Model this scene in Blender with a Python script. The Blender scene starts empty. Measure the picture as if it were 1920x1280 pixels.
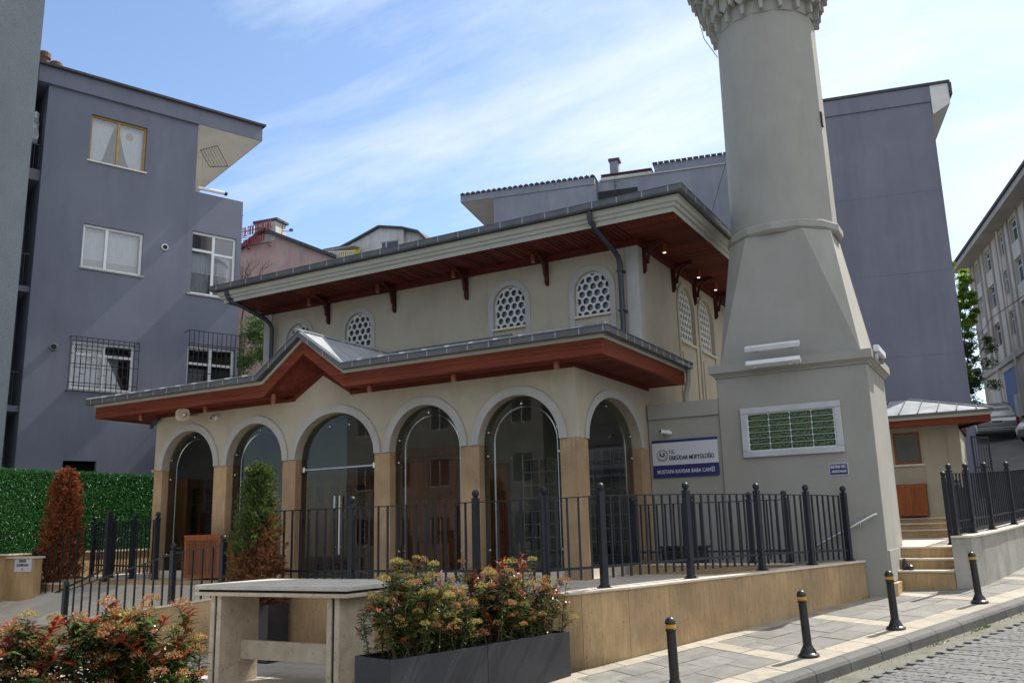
import bpy, bmesh, math, random
from mathutils import Vector, Matrix, Quaternion
random.seed(7)
R = math.radians
PI = math.pi
scene = bpy.context.scene
col = scene.collection

# ------------------------------------------------------------------ camera
cam_d = bpy.data.cameras.new('camera')
cam = bpy.data.objects.new('camera', cam_d)
col.objects.link(cam)
scene.camera = cam
cam_d.sensor_fit = 'HORIZONTAL'
cam_d.sensor_width = 36.0
cam_d.lens = 36.0 * 1649.92 / 1920.0
cam_d.clip_start = 0.1
cam_d.clip_end = 2000
yaw, pitch, roll = R(-29.43684), R(12.02098), R(-1.51797)
fw = Vector((math.sin(yaw) * math.cos(pitch), math.cos(yaw) * math.cos(pitch), math.sin(pitch)))
rt = Vector((math.cos(yaw), -math.sin(yaw), 0))
upv = rt.cross(fw)
r2 = rt * math.cos(roll) + upv * math.sin(roll)
u2 = upv * math.cos(roll) - rt * math.sin(roll)
M = Matrix(((r2.x, u2.x, -fw.x, 0), (r2.y, u2.y, -fw.y, 0), (r2.z, u2.z, -fw.z, 1.65), (0, 0, 0, 1)))
cam.matrix_world = M

# ------------------------------------------------------------------ world, sun, exposure
SUN_AZ = math.atan2(0.40, 1.0)       # from +Y towards +X
SUN_EL = R(51)
world = bpy.data.worlds.new('World')
scene.world = world
world.use_nodes = True
nt = world.node_tree
nt.nodes.clear()
def wn(t, **k):
    n = nt.nodes.new(t)
    for a, v in k.items(): setattr(n, a, v)
    return n
w_out = wn('ShaderNodeOutputWorld')
w_bg = wn('ShaderNodeBackground')
w_bg.inputs['Strength'].default_value = 0.13
w_sky = wn('ShaderNodeTexSky', sky_type='NISHITA', sun_disc=False)
w_sky.sun_elevation = SUN_EL
w_sky.sun_rotation = SUN_AZ
w_sky.altitude = 50
w_sky.air_density = 1.0
w_sky.dust_density = 0.6
w_sky.ozone_density = 2.2
w_tc = wn('ShaderNodeTexCoord')
w_sep = wn('ShaderNodeSeparateXYZ')
nt.links.new(w_tc.outputs['Generated'], w_sep.inputs[0])
def wmath(op, a, b):
    n = wn('ShaderNodeMath', operation=op)
    for i, v in enumerate((a, b)):
        if isinstance(v, (int, float)): n.inputs[i].default_value = v
        else: nt.links.new(v, n.inputs[i])
    return n.outputs[0]
zz = wmath('ADD', wmath('MAXIMUM', w_sep.outputs[2], 0.0), 0.22)
cx_ = wmath('DIVIDE', w_sep.outputs[0], zz)
cy_ = wmath('DIVIDE', w_sep.outputs[1], zz)
w_cmb = wn('ShaderNodeCombineXYZ')
nt.links.new(cx_, w_cmb.inputs[0]); nt.links.new(cy_, w_cmb.inputs[1])
w_map = wn('ShaderNodeMapping')
w_map.inputs['Rotation'].default_value = (0, 0, R(-60))
w_map.inputs['Scale'].default_value = (0.5, 1.3, 1)
w_map.inputs['Location'].default_value = (1.0, 2.0, 0)
nt.links.new(w_cmb.outputs[0], w_map.inputs[0])
def wnoise(scale, detail, rough, dist):
    n = wn('ShaderNodeTexNoise')
    n.inputs['Scale'].default_value = scale; n.inputs['Detail'].default_value = detail
    n.inputs['Roughness'].default_value = rough; n.inputs['Distortion'].default_value = dist
    nt.links.new(w_map.outputs[0], n.inputs['Vector'])
    return n.outputs['Fac']
big = wnoise(0.9, 9, 0.60, 0.55)
fine = wnoise(3.1, 8, 0.62, 0.4)
mixn = wmath('ADD', wmath('MULTIPLY', big, 0.62), wmath('MULTIPLY', fine, 0.38))
# thin cloud veil is denser on the sun's side of the sky
side = wmath('ADD', wmath('MULTIPLY', w_sep.outputs[0], 0.30), wmath('MULTIPLY', w_sep.outputs[2], 0.19))
mixn = wmath('ADD', mixn, side)
w_rmp = wn('ShaderNodeValToRGB')
w_rmp.color_ramp.elements[0].position = 0.43
w_rmp.color_ramp.elements[0].color = (0, 0, 0, 1)
w_rmp.color_ramp.elements[1].position = 0.66
w_rmp.color_ramp.elements[1].color = (0.95, 0.95, 0.95, 1)
nt.links.new(mixn, w_rmp.inputs[0])
w_mix = wn('ShaderNodeMixRGB')
w_mix.inputs[2].default_value = (4.9, 5.2, 5.6, 1)
nt.links.new(w_rmp.outputs[0], w_mix.inputs[0])
nt.links.new(w_sky.outputs[0], w_mix.inputs[1])
nt.links.new(w_mix.outputs[0], w_bg.inputs['Color'])
nt.links.new(w_bg.outputs[0], w_out.inputs['Surface'])

sun_d = bpy.data.lights.new('sun', 'SUN')
sun_d.energy = 4.4
sun_d.angle = R(0.53)
sun_d.color = (1.0, 0.955, 0.88)
sun = bpy.data.objects.new('sun', sun_d)
col.objects.link(sun)
to_sun = Vector((math.sin(SUN_AZ) * math.cos(SUN_EL), math.cos(SUN_AZ) * math.cos(SUN_EL), math.sin(SUN_EL)))
sun.rotation_euler = (-to_sun).to_track_quat('-Z', 'Y').to_euler()
sun.location = (0, 0, 40)

scene.view_settings.view_transform = 'Standard'
scene.view_settings.look = 'None'
scene.view_settings.gamma = 1.0
scene.view_settings.use_curve_mapping = False
scene.view_settings.exposure = 0.74
scene.render.engine = 'CYCLES'
scene.cycles.max_bounces = 7
scene.cycles.transparent_max_bounces = 10
scene.cycles.caustics_reflective = False
scene.cycles.caustics_refractive = False
scene.cycles.sample_clamp_indirect = 6

# ------------------------------------------------------------------ materials
def mat(name, c1, c2=None, rough=0.7, scale=3.0, bump=0.0, bscale=60.0, metallic=0.0, stretch=(1, 1, 1), spec=None,
        detail=6, coat=0.0, vary=0.0, contrast=(0.35, 0.65), stain=None):
    m = bpy.data.materials.new(name)
    m.use_nodes = True
    t = m.node_tree
    b = t.nodes['Principled BSDF']
    b.inputs['Roughness'].default_value = rough
    b.inputs['Metallic'].default_value = metallic
    if spec is not None: b.inputs['Specular IOR Level'].default_value = spec
    if coat: b.inputs['Coat Weight'].default_value = coat
    tc = t.nodes.new('ShaderNodeTexCoord')
    mp = t.nodes.new('ShaderNodeMapping')
    mp.inputs['Scale'].default_value = stretch
    t.links.new(tc.outputs['Object'], mp.inputs[0])
    out = None
    if c2:
        n = t.nodes.new('ShaderNodeTexNoise')
        n.inputs['Scale'].default_value = scale; n.inputs['Detail'].default_value = detail
        n.inputs['Roughness'].default_value = 0.62
        t.links.new(mp.outputs[0], n.inputs['Vector'])
        r = t.nodes.new('ShaderNodeValToRGB')
        r.color_ramp.elements[0].position = contrast[0]; r.color_ramp.elements[1].position = contrast[1]
        r.color_ramp.elements[0].color = (*c1, 1); r.color_ramp.elements[1].color = (*c2, 1)
        t.links.new(n.outputs['Fac'], r.inputs[0])
        out = r.outputs[0]
        rr = t.nodes.new('ShaderNodeMath'); rr.operation = 'MULTIPLY_ADD'
        rr.inputs[1].default_value = 0.25; rr.inputs[2].default_value = max(0.02, rough - 0.12)
        t.links.new(n.outputs['Fac'], rr.inputs[0]); t.links.new(rr.outputs[0], b.inputs['Roughness'])
    if stain:      # (colour, scale, stretch, lo, hi): streaks and patches of dirt
        mp2 = t.nodes.new('ShaderNodeMapping'); mp2.inputs['Scale'].default_value = stain[2]
        t.links.new(tc.outputs['Object'], mp2.inputs[0])
        n2 = t.nodes.new('ShaderNodeTexNoise'); n2.inputs['Scale'].default_value = stain[1]; n2.inputs['Detail'].default_value = 8
        n2.inputs['Roughness'].default_value = 0.7
        t.links.new(mp2.outputs[0], n2.inputs['Vector'])
        r2_ = t.nodes.new('ShaderNodeValToRGB')
        r2_.color_ramp.elements[0].position = stain[3]; r2_.color_ramp.elements[1].position = stain[4]
        t.links.new(n2.outputs['Fac'], r2_.inputs[0])
        mx = t.nodes.new('ShaderNodeMixRGB'); mx.inputs[2].default_value = (*stain[0], 1)
        t.links.new(r2_.outputs[0], mx.inputs[0])
        if out: t.links.new(out, mx.inputs[1])
        else: mx.inputs[1].default_value = (*c1, 1)
        out = mx.outputs[0]
    if vary:
        oi = t.nodes.new('ShaderNodeObjectInfo')
        h = t.nodes.new('ShaderNodeHueSaturation')
        mm = t.nodes.new('ShaderNodeMath'); mm.operation = 'MULTIPLY_ADD'
        mm.inputs[1].default_value = vary * 2; mm.inputs[2].default_value = 1 - vary
        t.links.new(oi.outputs['Random'], mm.inputs[0]); t.links.new(mm.outputs[0], h.inputs['Value'])
        if out: t.links.new(out, h.inputs['Color'])
        else: h.inputs['Color'].default_value = (*c1, 1)
        out = h.outputs[0]
    if out: t.links.new(out, b.inputs['Base Color'])
    else: b.inputs['Base Color'].default_value = (*c1, 1)
    if bump:
        nb = t.nodes.new('ShaderNodeTexNoise')
        nb.inputs['Scale'].default_value = bscale; nb.inputs['Detail'].default_value = 4
        t.links.new(mp.outputs[0], nb.inputs['Vector'])
        bp = t.nodes.new('ShaderNodeBump'); bp.inputs['Strength'].default_value = bump; bp.inputs['Distance'].default_value = 0.02
        t.links.new(nb.outputs['Fac'], bp.inputs['Height']); t.links.new(bp.outputs[0], b.inputs['Normal'])
    return m

def leaf_mat(name, c, c2, rough=0.45, trans=0.25):
    m = bpy.data.materials.new(name); m.use_nodes = True
    t = m.node_tree; b = t.nodes['Principled BSDF']
    g = t.nodes.new('ShaderNodeNewGeometry'); r = t.nodes.new('ShaderNodeValToRGB')
    r.color_ramp.elements[0].color = (*c, 1); r.color_ramp.elements[1].color = (*c2, 1)
    t.links.new(g.outputs['Random Per Island'], r.inputs[0]); t.links.new(r.outputs[0], b.inputs['Base Color'])
    b.inputs['Roughness'].default_value = rough
    tr = t.nodes.new('ShaderNodeBsdfTranslucent'); t.links.new(r.outputs[0], tr.inputs[0])
    mx = t.nodes.new('ShaderNodeMixShader'); mx.inputs[0].default_value = trans
    o = t.nodes['Material Output']
    t.links.new(b.outputs[0], mx.inputs[1]); t.links.new(tr.outputs[0], mx.inputs[2]); t.links.new(mx.outputs[0], o.inputs['Surface'])
    return m

def glass_mat(name, tint=(0.86, 0.9, 0.88), base=0.07):
    m = bpy.data.materials.new(name); m.use_nodes = True
    t = m.node_tree; t.nodes.clear()
    o = t.nodes.new('ShaderNodeOutputMaterial'); tr = t.nodes.new('ShaderNodeBsdfTransparent'); gl = t.nodes.new('ShaderNodeBsdfGlossy')
    tr.inputs[0].default_value = (*tint, 1); gl.inputs['Roughness'].default_value = 0.0
    fr = t.nodes.new('ShaderNodeFresnel'); fr.inputs[0].default_value = 1.5
    ad = t.nodes.new('ShaderNodeMath'); ad.operation = 'MULTIPLY_ADD'; ad.inputs[1].default_value = 1.0; ad.inputs[2].default_value = base - 0.05
    ad.use_clamp = True
    t.links.new(fr.outputs[0], ad.inputs[0])
    mx = t.nodes.new('ShaderNodeMixShader')
    t.links.new(ad.outputs[0], mx.inputs[0]); t.links.new(tr.outputs[0], mx.inputs[1]); t.links.new(gl.outputs[0], mx.inputs[2])
    t.links.new(mx.outputs[0], o.inputs['Surface'])
    return m

def emit_mat(name, c, s):
    m = bpy.data.materials.new(name); m.use_nodes = True
    b = m.node_tree.nodes['Principled BSDF']
    b.inputs['Base Color'].default_value = (*c, 1); b.inputs['Emission Color'].default_value = (*c, 1); b.inputs['Emission Strength'].default_value = s
    return m

K = {}
K['plaster'] = mat('cream plaster', (0.375, 0.330, 0.250), (0.435, 0.390, 0.302), 0.85, 1.1, 0.35, 150, stain=((0.30, 0.26, 0.195), 1.4, (1.6, 1.6, 0.3), 0.52, 0.85))
K['minplaster'] = mat('grey beige minaret plaster', (0.312, 0.302, 0.268), (0.352, 0.341, 0.306), 0.85, 0.9, 0.35, 150, stain=((0.265, 0.255, 0.228), 1.0, (1.4, 1.4, 0.4), 0.50, 0.85))
K['trim'] = mat('light grey trim', (0.345, 0.335, 0.310), (0.400, 0.388, 0.362), 0.8, 2, 0.06, 180, stain=((0.28, 0.27, 0.25), 2.5, (1, 1, 0.4), 0.55, 0.9))
K['cornice'] = mat('painted cornice', (0.359, 0.360, 0.312), (0.406, 0.408, 0.360), 0.75, 1.5, 0.05, 120, stain=((0.281, 0.280, 0.248), 3, (1, 1, 0.5), 0.55, 0.9))
def travertine(name, dark, light, vertical=True):
    m = mat(name, dark, light, 0.6, 3.2, 0.5, 26, stretch=(7.0, 7.0, 0.9), detail=10, contrast=(0.28, 0.72), vary=0.09,
            stain=((dark[0] * 0.42, dark[1] * 0.38, dark[2] * 0.30), 22, (2.2, 2.2, 0.8), 0.60, 0.66))
    t = m.node_tree; b = t.nodes['Principled BSDF']; src = b.inputs['Base Color'].links[0].from_socket
    tc = t.nodes.new('ShaderNodeTexCoord'); n = t.nodes.new('ShaderNodeTexNoise'); n.inputs['Scale'].default_value = 1.3; n.inputs['Detail'].default_value = 7
    t.links.new(tc.outputs['Object'], n.inputs['Vector'])
    r = t.nodes.new('ShaderNodeValToRGB'); r.color_ramp.elements[0].position = .35; r.color_ramp.elements[1].position = .7
    r.color_ramp.elements[0].color = (0.72, 0.70, 0.68, 1); r.color_ramp.elements[1].color = (1.12, 1.08, 1.02, 1)
    t.links.new(n.outputs['Fac'], r.inputs[0])
    mx = t.nodes.new('ShaderNodeMixRGB'); mx.blend_type = 'MULTIPLY'; mx.inputs[0].default_value = 1
    t.links.new(src, mx.inputs[1]); t.links.new(r.outputs[0], mx.inputs[2]); t.links.new(mx.outputs[0], b.inputs['Base Color'])
    return m
K['trav'] = travertine('honey travertine', (0.37, 0.245, 0.12), (0.53, 0.385, 0.22))
K['travcol'] = travertine('pale travertine', (0.36, 0.235, 0.125), (0.48, 0.335, 0.20))
K['coping'] = mat('travertine coping', (0.56, 0.48, 0.38), (0.66, 0.58, 0.47), 0.5, 4, 0.1, 60, vary=0.05, stain=((0.35, 0.28, 0.2), 9, (1, 1, 1), 0.62, 0.75))
K['tablestone'] = mat('table travertine', (0.46, 0.375, 0.265), (0.60, 0.505, 0.385), 0.6, 5, 0.3, 45, stain=((0.27, 0.20, 0.13), 13, (1, 1, 0.7), 0.56, 0.70))
K['floor'] = mat('terrace stone', (0.46, 0.41, 0.35), (0.54, 0.49, 0.42), 0.55, 2.5, 0.08, 50, vary=0.05, stain=((0.33, 0.29, 0.24), 3, (1, 1, 1), 0.56, 0.8))
def wood(name, c1, c2, st, rough=0.5, island=0.0):
    m = mat(name, c1, c2, rough + .12, 2.0, 0.35, 18, stretch=st, detail=10, vary=0.14, spec=0.22, contrast=(0.30, 0.74), stain=((c1[0] * .4, c1[1] * .4, c1[2] * .4), 2.6, (1, 1, 1), 0.60, 0.85))
    if island:
        t = m.node_tree; b = t.nodes['Principled BSDF']; src = b.inputs['Base Color'].links[0].from_socket
        g = t.nodes.new('ShaderNodeNewGeometry'); h = t.nodes.new('ShaderNodeHueSaturation'); mm = t.nodes.new('ShaderNodeMath'); mm.operation = 'MULTIPLY_ADD'
        mm.inputs[1].default_value = island * 2; mm.inputs[2].default_value = 1 - island
        t.links.new(g.outputs['Random Per Island'], mm.inputs[0]); t.links.new(mm.outputs[0], h.inputs['Value']); t.links.new(src, h.inputs['Color']); t.links.new(h.outputs[0], b.inputs['Base Color'])
    return m
K['beam'] = wood('red stained beam', (0.085, 0.013, 0.008), (0.255, 0.060, 0.022), (0.30, 6, 12))
K['beamy'] = wood('red stained side beam', (0.095, 0.016, 0.010), (0.22, 0.052, 0.020), (7, 0.35, 11))
K['soffit'] = wood('red stained soffit', (0.070, 0.011, 0.008), (0.17, 0.032, 0.015), (8, 0.5, 6), island=.38)
K['soffitx'] = wood('red stained soffit boards', (0.078, 0.013, 0.009), (0.20, 0.042, 0.018), (0.5, 8, 6), island=.38)
K['bracketwood'] = wood('dark stained bracket', (0.045, 0.011, 0.009), (0.095, 0.022, 0.014), (6, 6, 0.8))
K['friezewood'] = wood('dark red frieze wood', (0.060, 0.010, 0.007), (0.13, 0.024, 0.012), (1, 1, 8))
K['latticeglass'] = mat('grey lattice glass', (0.055, 0.060, 0.064), (0.085, 0.090, 0.095), 0.12, 1.5, spec=0.7)
K['groove'] = mat('dark board groove', (0.018, 0.006, 0.005), None, 0.9)
K['oak'] = wood('brown door wood', (0.12, 0.042, 0.018), (0.24, 0.088, 0.038), (8, 8, 0.5), 0.4)
K['redbox'] = wood('orange brown wood', (0.20, 0.055, 0.018), (0.34, 0.105, 0.036), (14, 14, 0.5), 0.45)
K['gutter'] = mat('anthracite gutter', (0.085, 0.088, 0.092), (0.125, 0.128, 0.132), 0.42, 3, 0.02, 30, metallic=0.3)
K['gutterdark'] = mat('dark gutter underside', (0.055, 0.057, 0.06), None, 0.6)
K['roofmetal'] = mat('grey standing seam metal', (0.31, 0.325, 0.345), (0.38, 0.395, 0.41), 0.34, 2, 0.02, 12, metallic=0.1)
K['clip'] = mat('light gutter joint', (0.28, 0.285, 0.29), None, 0.5)
K['pipe'] = mat('dark blue downpipe', (0.028, 0.034, 0.048), (0.045, 0.052, 0.068), 0.35, 4, metallic=0.2)
K['rail'] = mat('dark slate railing paint', (0.012, 0.014, 0.021), (0.020, 0.023, 0.032), 0.45, 6, 0.03, 80, spec=0.35)
K['black'] = mat('black cast iron', (0.012, 0.012, 0.013), (0.022, 0.022, 0.023), 0.32, 12, 0.05, 90)
K['yellow'] = mat('yellow band', (0.62, 0.33, 0.03), (0.50, 0.25, 0.02), 0.5, 8)
K['steel'] = mat('stainless steel', (0.62, 0.63, 0.64), None, 0.22, metallic=1.0)
K['handle'] = mat('brushed steel handle', (0.66, 0.67, 0.68), None, 0.4, metallic=0.35)
K['tabletop'] = mat('pale table top stone', (0.47, 0.43, 0.37), (0.58, 0.54, 0.475), 0.5, 4, 0.2, 45, stain=((0.34, 0.30, 0.25), 9, (1, 1, 1), 0.56, 0.72))
K['conbrown2'] = leaf_mat('browning conifer scale', (0.085, 0.034, 0.012), (0.30, 0.125, 0.045), 0.75, 0.25)
K['white'] = mat('white plastic', (0.66, 0.67, 0.68), (0.72, 0.73, 0.74), 0.4, 5)
K['pvc'] = mat('white window frame', (0.66, 0.67, 0.69), (0.74, 0.75, 0.76), 0.35, 4)
K['curtain'] = mat('white curtain', (0.66, 0.70, 0.74), (0.84, 0.86, 0.88), 0.9, 6, 0.2, 40, stretch=(6, 6, 0.6))
K['lace'] = mat('grey lace curtain', (0.30, 0.32, 0.33), (0.52, 0.54, 0.54), 0.9, 38, 0.2, 90)
K['gold'] = mat('golden window frame', (0.36, 0.20, 0.035), (0.46, 0.27, 0.06), 0.4, 5)
K['greypaint'] = mat('blue grey house paint', (0.142, 0.152, 0.205), (0.172, 0.182, 0.235), 0.85, 0.55, 0.35, 130, stain=((0.118, 0.124, 0.162), 0.9, (1, 1, 0.22), 0.48, 0.80))
K['greynear'] = mat('slate house paint', (0.135, 0.160, 0.187), (0.165, 0.190, 0.218), 0.88, 1.2, 0.9, 45, stain=((0.115, 0.135, 0.158), 1.0, (1, 1, 0.3), 0.5, 0.8))
K['greyback'] = mat('worn lilac grey paint', (0.175, 0.188, 0.232), (0.225, 0.24, 0.285), 0.88, 0.6, 0.25, 120, stain=((0.30, 0.32, 0.36), 1.2, (2, 2, 0.12), 0.52, 0.82))
K['greyright'] = mat('plain lilac grey paint', (0.158, 0.160, 0.205), (0.190, 0.192, 0.238), 0.88, 0.5, 0.3, 90, stain=((0.125, 0.125, 0.158), 0.8, (1.3, 1.3, 0.12), 0.46, 0.80))
K['soffwhite'] = mat('white painted soffit', (0.62, 0.60, 0.56), (0.70, 0.68, 0.64), 0.85, 1, 0.05, 90, stain=((0.48, 0.45, 0.40), 1.2, (1, 1, 1), 0.5, 0.8))
K['tilered'] = mat('weathered roof tiles', (0.10, 0.055, 0.045), (0.16, 0.085, 0.065), 0.85, 5)
K['tiledark'] = mat('dark roof edge', (0.045, 0.042, 0.045), (0.07, 0.065, 0.068), 0.8, 5)
K['pink'] = mat('faded pink render', (0.36, 0.245, 0.235), (0.45, 0.32, 0.305), 0.9, 1.2, 0.1, 60, stain=((0.28, 0.22, 0.20), 1.6, (2, 2, 0.3), 0.5, 0.8))
K['offwhite'] = mat('weathered white render', (0.42, 0.42, 0.41), (0.54, 0.54, 0.52), 0.9, 1.0, 0.1, 60, stain=((0.24, 0.24, 0.24), 1.2, (2, 2, 0.15), 0.48, 0.75))
K['brick'] = mat('orange brick', (0.36, 0.12, 0.07), (0.46, 0.17, 0.10), 0.9, 9)
K['beige'] = mat('beige school render', (0.60, 0.525, 0.44), (0.70, 0.62, 0.53), 0.9, 0.8, 0.2, 60, stain=((0.43, 0.37, 0.30), 0.9, (2, 2, 0.2), 0.5, 0.8))
K['beigedk'] = mat('grey beige pilaster', (0.40, 0.355, 0.31), (0.48, 0.43, 0.38), 0.9, 1)
K['bluedoor'] = mat('blue gate paint', (0.025, 0.075, 0.24), (0.04, 0.10, 0.29), 0.5, 2)
K['darkglass'] = mat('window glass', (0.018, 0.022, 0.026), (0.035, 0.04, 0.045), 0.08, 0.8, spec=0.8)
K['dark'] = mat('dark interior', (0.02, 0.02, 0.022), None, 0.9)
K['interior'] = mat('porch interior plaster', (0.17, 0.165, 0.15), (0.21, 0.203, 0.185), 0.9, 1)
K['glass'] = glass_mat('porch glass', (0.78, 0.83, 0.81), 0.04)
K['wglass'] = glass_mat('house window glass', (0.90, 0.93, 0.95), 0.22)
K['sidegrey'] = mat('grey paving slab', (0.145, 0.138, 0.122), (0.215, 0.204, 0.182), 0.8, 4, 0.35, 90, vary=0.15, stain=((0.088, 0.082, 0.07), 2.2, (1, 1, 1), 0.52, 0.78))
K['sidecream'] = mat('cream paving slab', (0.285, 0.25, 0.195), (0.375, 0.33, 0.265), 0.8, 4, 0.3, 90, vary=0.12, stain=((0.17, 0.148, 0.115), 2.2, (1, 1, 1), 0.52, 0.78))
K['kerb'] = mat('grey kerb stone', (0.075, 0.072, 0.068), (0.125, 0.12, 0.114), 0.8, 6, 0.4, 70, vary=0.12, stain=((0.05, 0.047, 0.042), 3, (1, 1, 1), 0.5, 0.8))
K['block'] = mat('interlocking road paver', (0.115, 0.113, 0.108), (0.165, 0.162, 0.156), 0.88, 9, 0.4, 110, vary=0.17, stain=((0.09, 0.087, 0.078), 1.3, (1, 1, 1), 0.50, 0.76))
K['roadbed'] = mat('sandy joint bed', (0.115, 0.11, 0.095), (0.155, 0.148, 0.128), 0.95, 7, 0.4, 60)
K['gutterstrip'] = mat('mossy gutter strip', (0.12, 0.115, 0.088), (0.175, 0.168, 0.138), 0.95, 4, 0.4, 50, stain=((0.07, 0.085, 0.03), 2.6, (1, 1, 1), 0.52, 0.72))
K['concrete'] = mat('rough concrete render', (0.30, 0.285, 0.25), (0.40, 0.38, 0.335), 0.9, 1.6, 0.35, 40, stain=((0.20, 0.185, 0.155), 1.4, (2.5, 2.5, 0.3), 0.5, 0.75))
K['asphalt'] = mat('asphalt', (0.055, 0.055, 0.058), (0.085, 0.085, 0.086), 0.9, 4, 0.3, 200)
K['soil'] = mat('soil', (0.02, 0.015, 0.011), (0.045, 0.034, 0.024), 0.95, 20, 0.6, 60)
K['planter'] = mat('anthracite planter box', (0.020, 0.021, 0.027), (0.030, 0.031, 0.038), 0.5, 3, 0.04, 40, stain=((0.05, 0.05, 0.057), 9, (1, 1, 1), 0.68, 0.80))
K['bark'] = mat('bark', (0.07, 0.045, 0.03), (0.13, 0.09, 0.06), 0.9, 14, 0.4, 40)
K['blue'] = mat('navy sign blue', (0.018, 0.020, 0.13), None, 0.4)
K['signwhite'] = mat('sign white', (0.56, 0.57, 0.62), None, 0.4)
K['signtext'] = mat('sign dark lettering', (0.012, 0.013, 0.03), None, 0.5)
K['framegrey'] = mat('grey marble frame', (0.42, 0.42, 0.44), (0.52, 0.52, 0.545), 0.4, 3, 0.03, 60)
K['panelgreen'] = mat('dark green enamel', (0.006, 0.045, 0.016), (0.010, 0.065, 0.025), 0.35, 4)
K['goldtext'] = mat('gilded lettering', (0.50, 0.38, 0.14), None, 0.4, metallic=0.3)
K['beigehorn'] = mat('beige loudspeaker plastic', (0.40, 0.34, 0.24), None, 0.5)
K['silver'] = mat('silver car paint', (0.36, 0.365, 0.37), None, 0.28, metallic=0.6, coat=0.5)
K['tan'] = mat('champagne car paint', (0.34, 0.31, 0.27), None, 0.28, metallic=0.6, coat=0.5)
K['rubber'] = mat('tyre rubber', (0.018, 0.018, 0.018), None, 0.8)
K['redlamp'] = mat('red tail lamp', (0.32, 0.01, 0.012), None, 0.2)
K['redsign'] = mat('faded red sign letters', (0.34, 0.045, 0.06), (0.24, 0.04, 0.06), 0.6, 6)
K['yellowcloth'] = mat('yellow awning', (0.62, 0.46, 0.06), None, 0.8)
K['plastic'] = mat('pale plastic wrap', (0.42, 0.45, 0.48), (0.62, 0.65, 0.67), 0.3, 4, 0.6, 9)
K['lampwood'] = mat('copper lamp tube', (0.17, 0.042, 0.018), (0.22, 0.058, 0.024), 0.4, 4)
K['lit'] = emit_mat('lit bulb', (1.0, 0.93, 0.8), 1.6)
K['dullbulb'] = mat('lamp glass', (0.35, 0.30, 0.22), None, 0.3)
K['greypipe'] = mat('grey pipe', (0.26, 0.255, 0.235), None, 0.55)
K['cable'] = mat('cable', (0.03, 0.03, 0.03), None, 0.6)
K['hedgeback'] = mat('hedge backing', (0.010, 0.035, 0.012), None, 0.9)
K['hedge'] = leaf_mat('plastic hedge leaf', (0.018, 0.12, 0.022), (0.075, 0.26, 0.06), 0.35, 0.18)
K['leafgreen'] = leaf_mat('dark glossy leaf', (0.026, 0.068, 0.016), (0.10, 0.165, 0.035), 0.25, 0.28)
K['leafred'] = leaf_mat('red young leaf', (0.20, 0.022, 0.012), (0.42, 0.075, 0.022), 0.32, 0.30)
K['leafbronze'] = leaf_mat('bronze leaf', (0.055, 0.022, 0.016), (0.12, 0.040, 0.022), 0.3, 0.2)
K['blossom'] = leaf_mat('faded blossom', (0.34, 0.13, 0.05), (0.46, 0.27, 0.10), 0.8, 0.25)
K['blossomy'] = leaf_mat('yellow blossom', (0.34, 0.24, 0.05), (0.48, 0.40, 0.13), 0.8, 0.3)
K['conbrown'] = leaf_mat('dried conifer scale', (0.14, 0.030, 0.010), (0.40, 0.14, 0.045), 0.75, 0.25)
K['congreen'] = leaf_mat('conifer scale', (0.026, 0.062, 0.014), (0.14, 0.19, 0.038), 0.6, 0.3)
K['tree'] = leaf_mat('tree leaf', (0.045, 0.095, 0.022), (0.13, 0.21, 0.05), 0.45, 0.4)
K['treelight'] = leaf_mat('spring tree leaf', (0.15, 0.27, 0.02), (0.30, 0.42, 0.05), 0.5, 0.55)
K['ground'] = mat('earth and tar', (0.10, 0.098, 0.09), (0.15, 0.145, 0.13), 0.95, 0.8, 0.3, 30)

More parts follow.
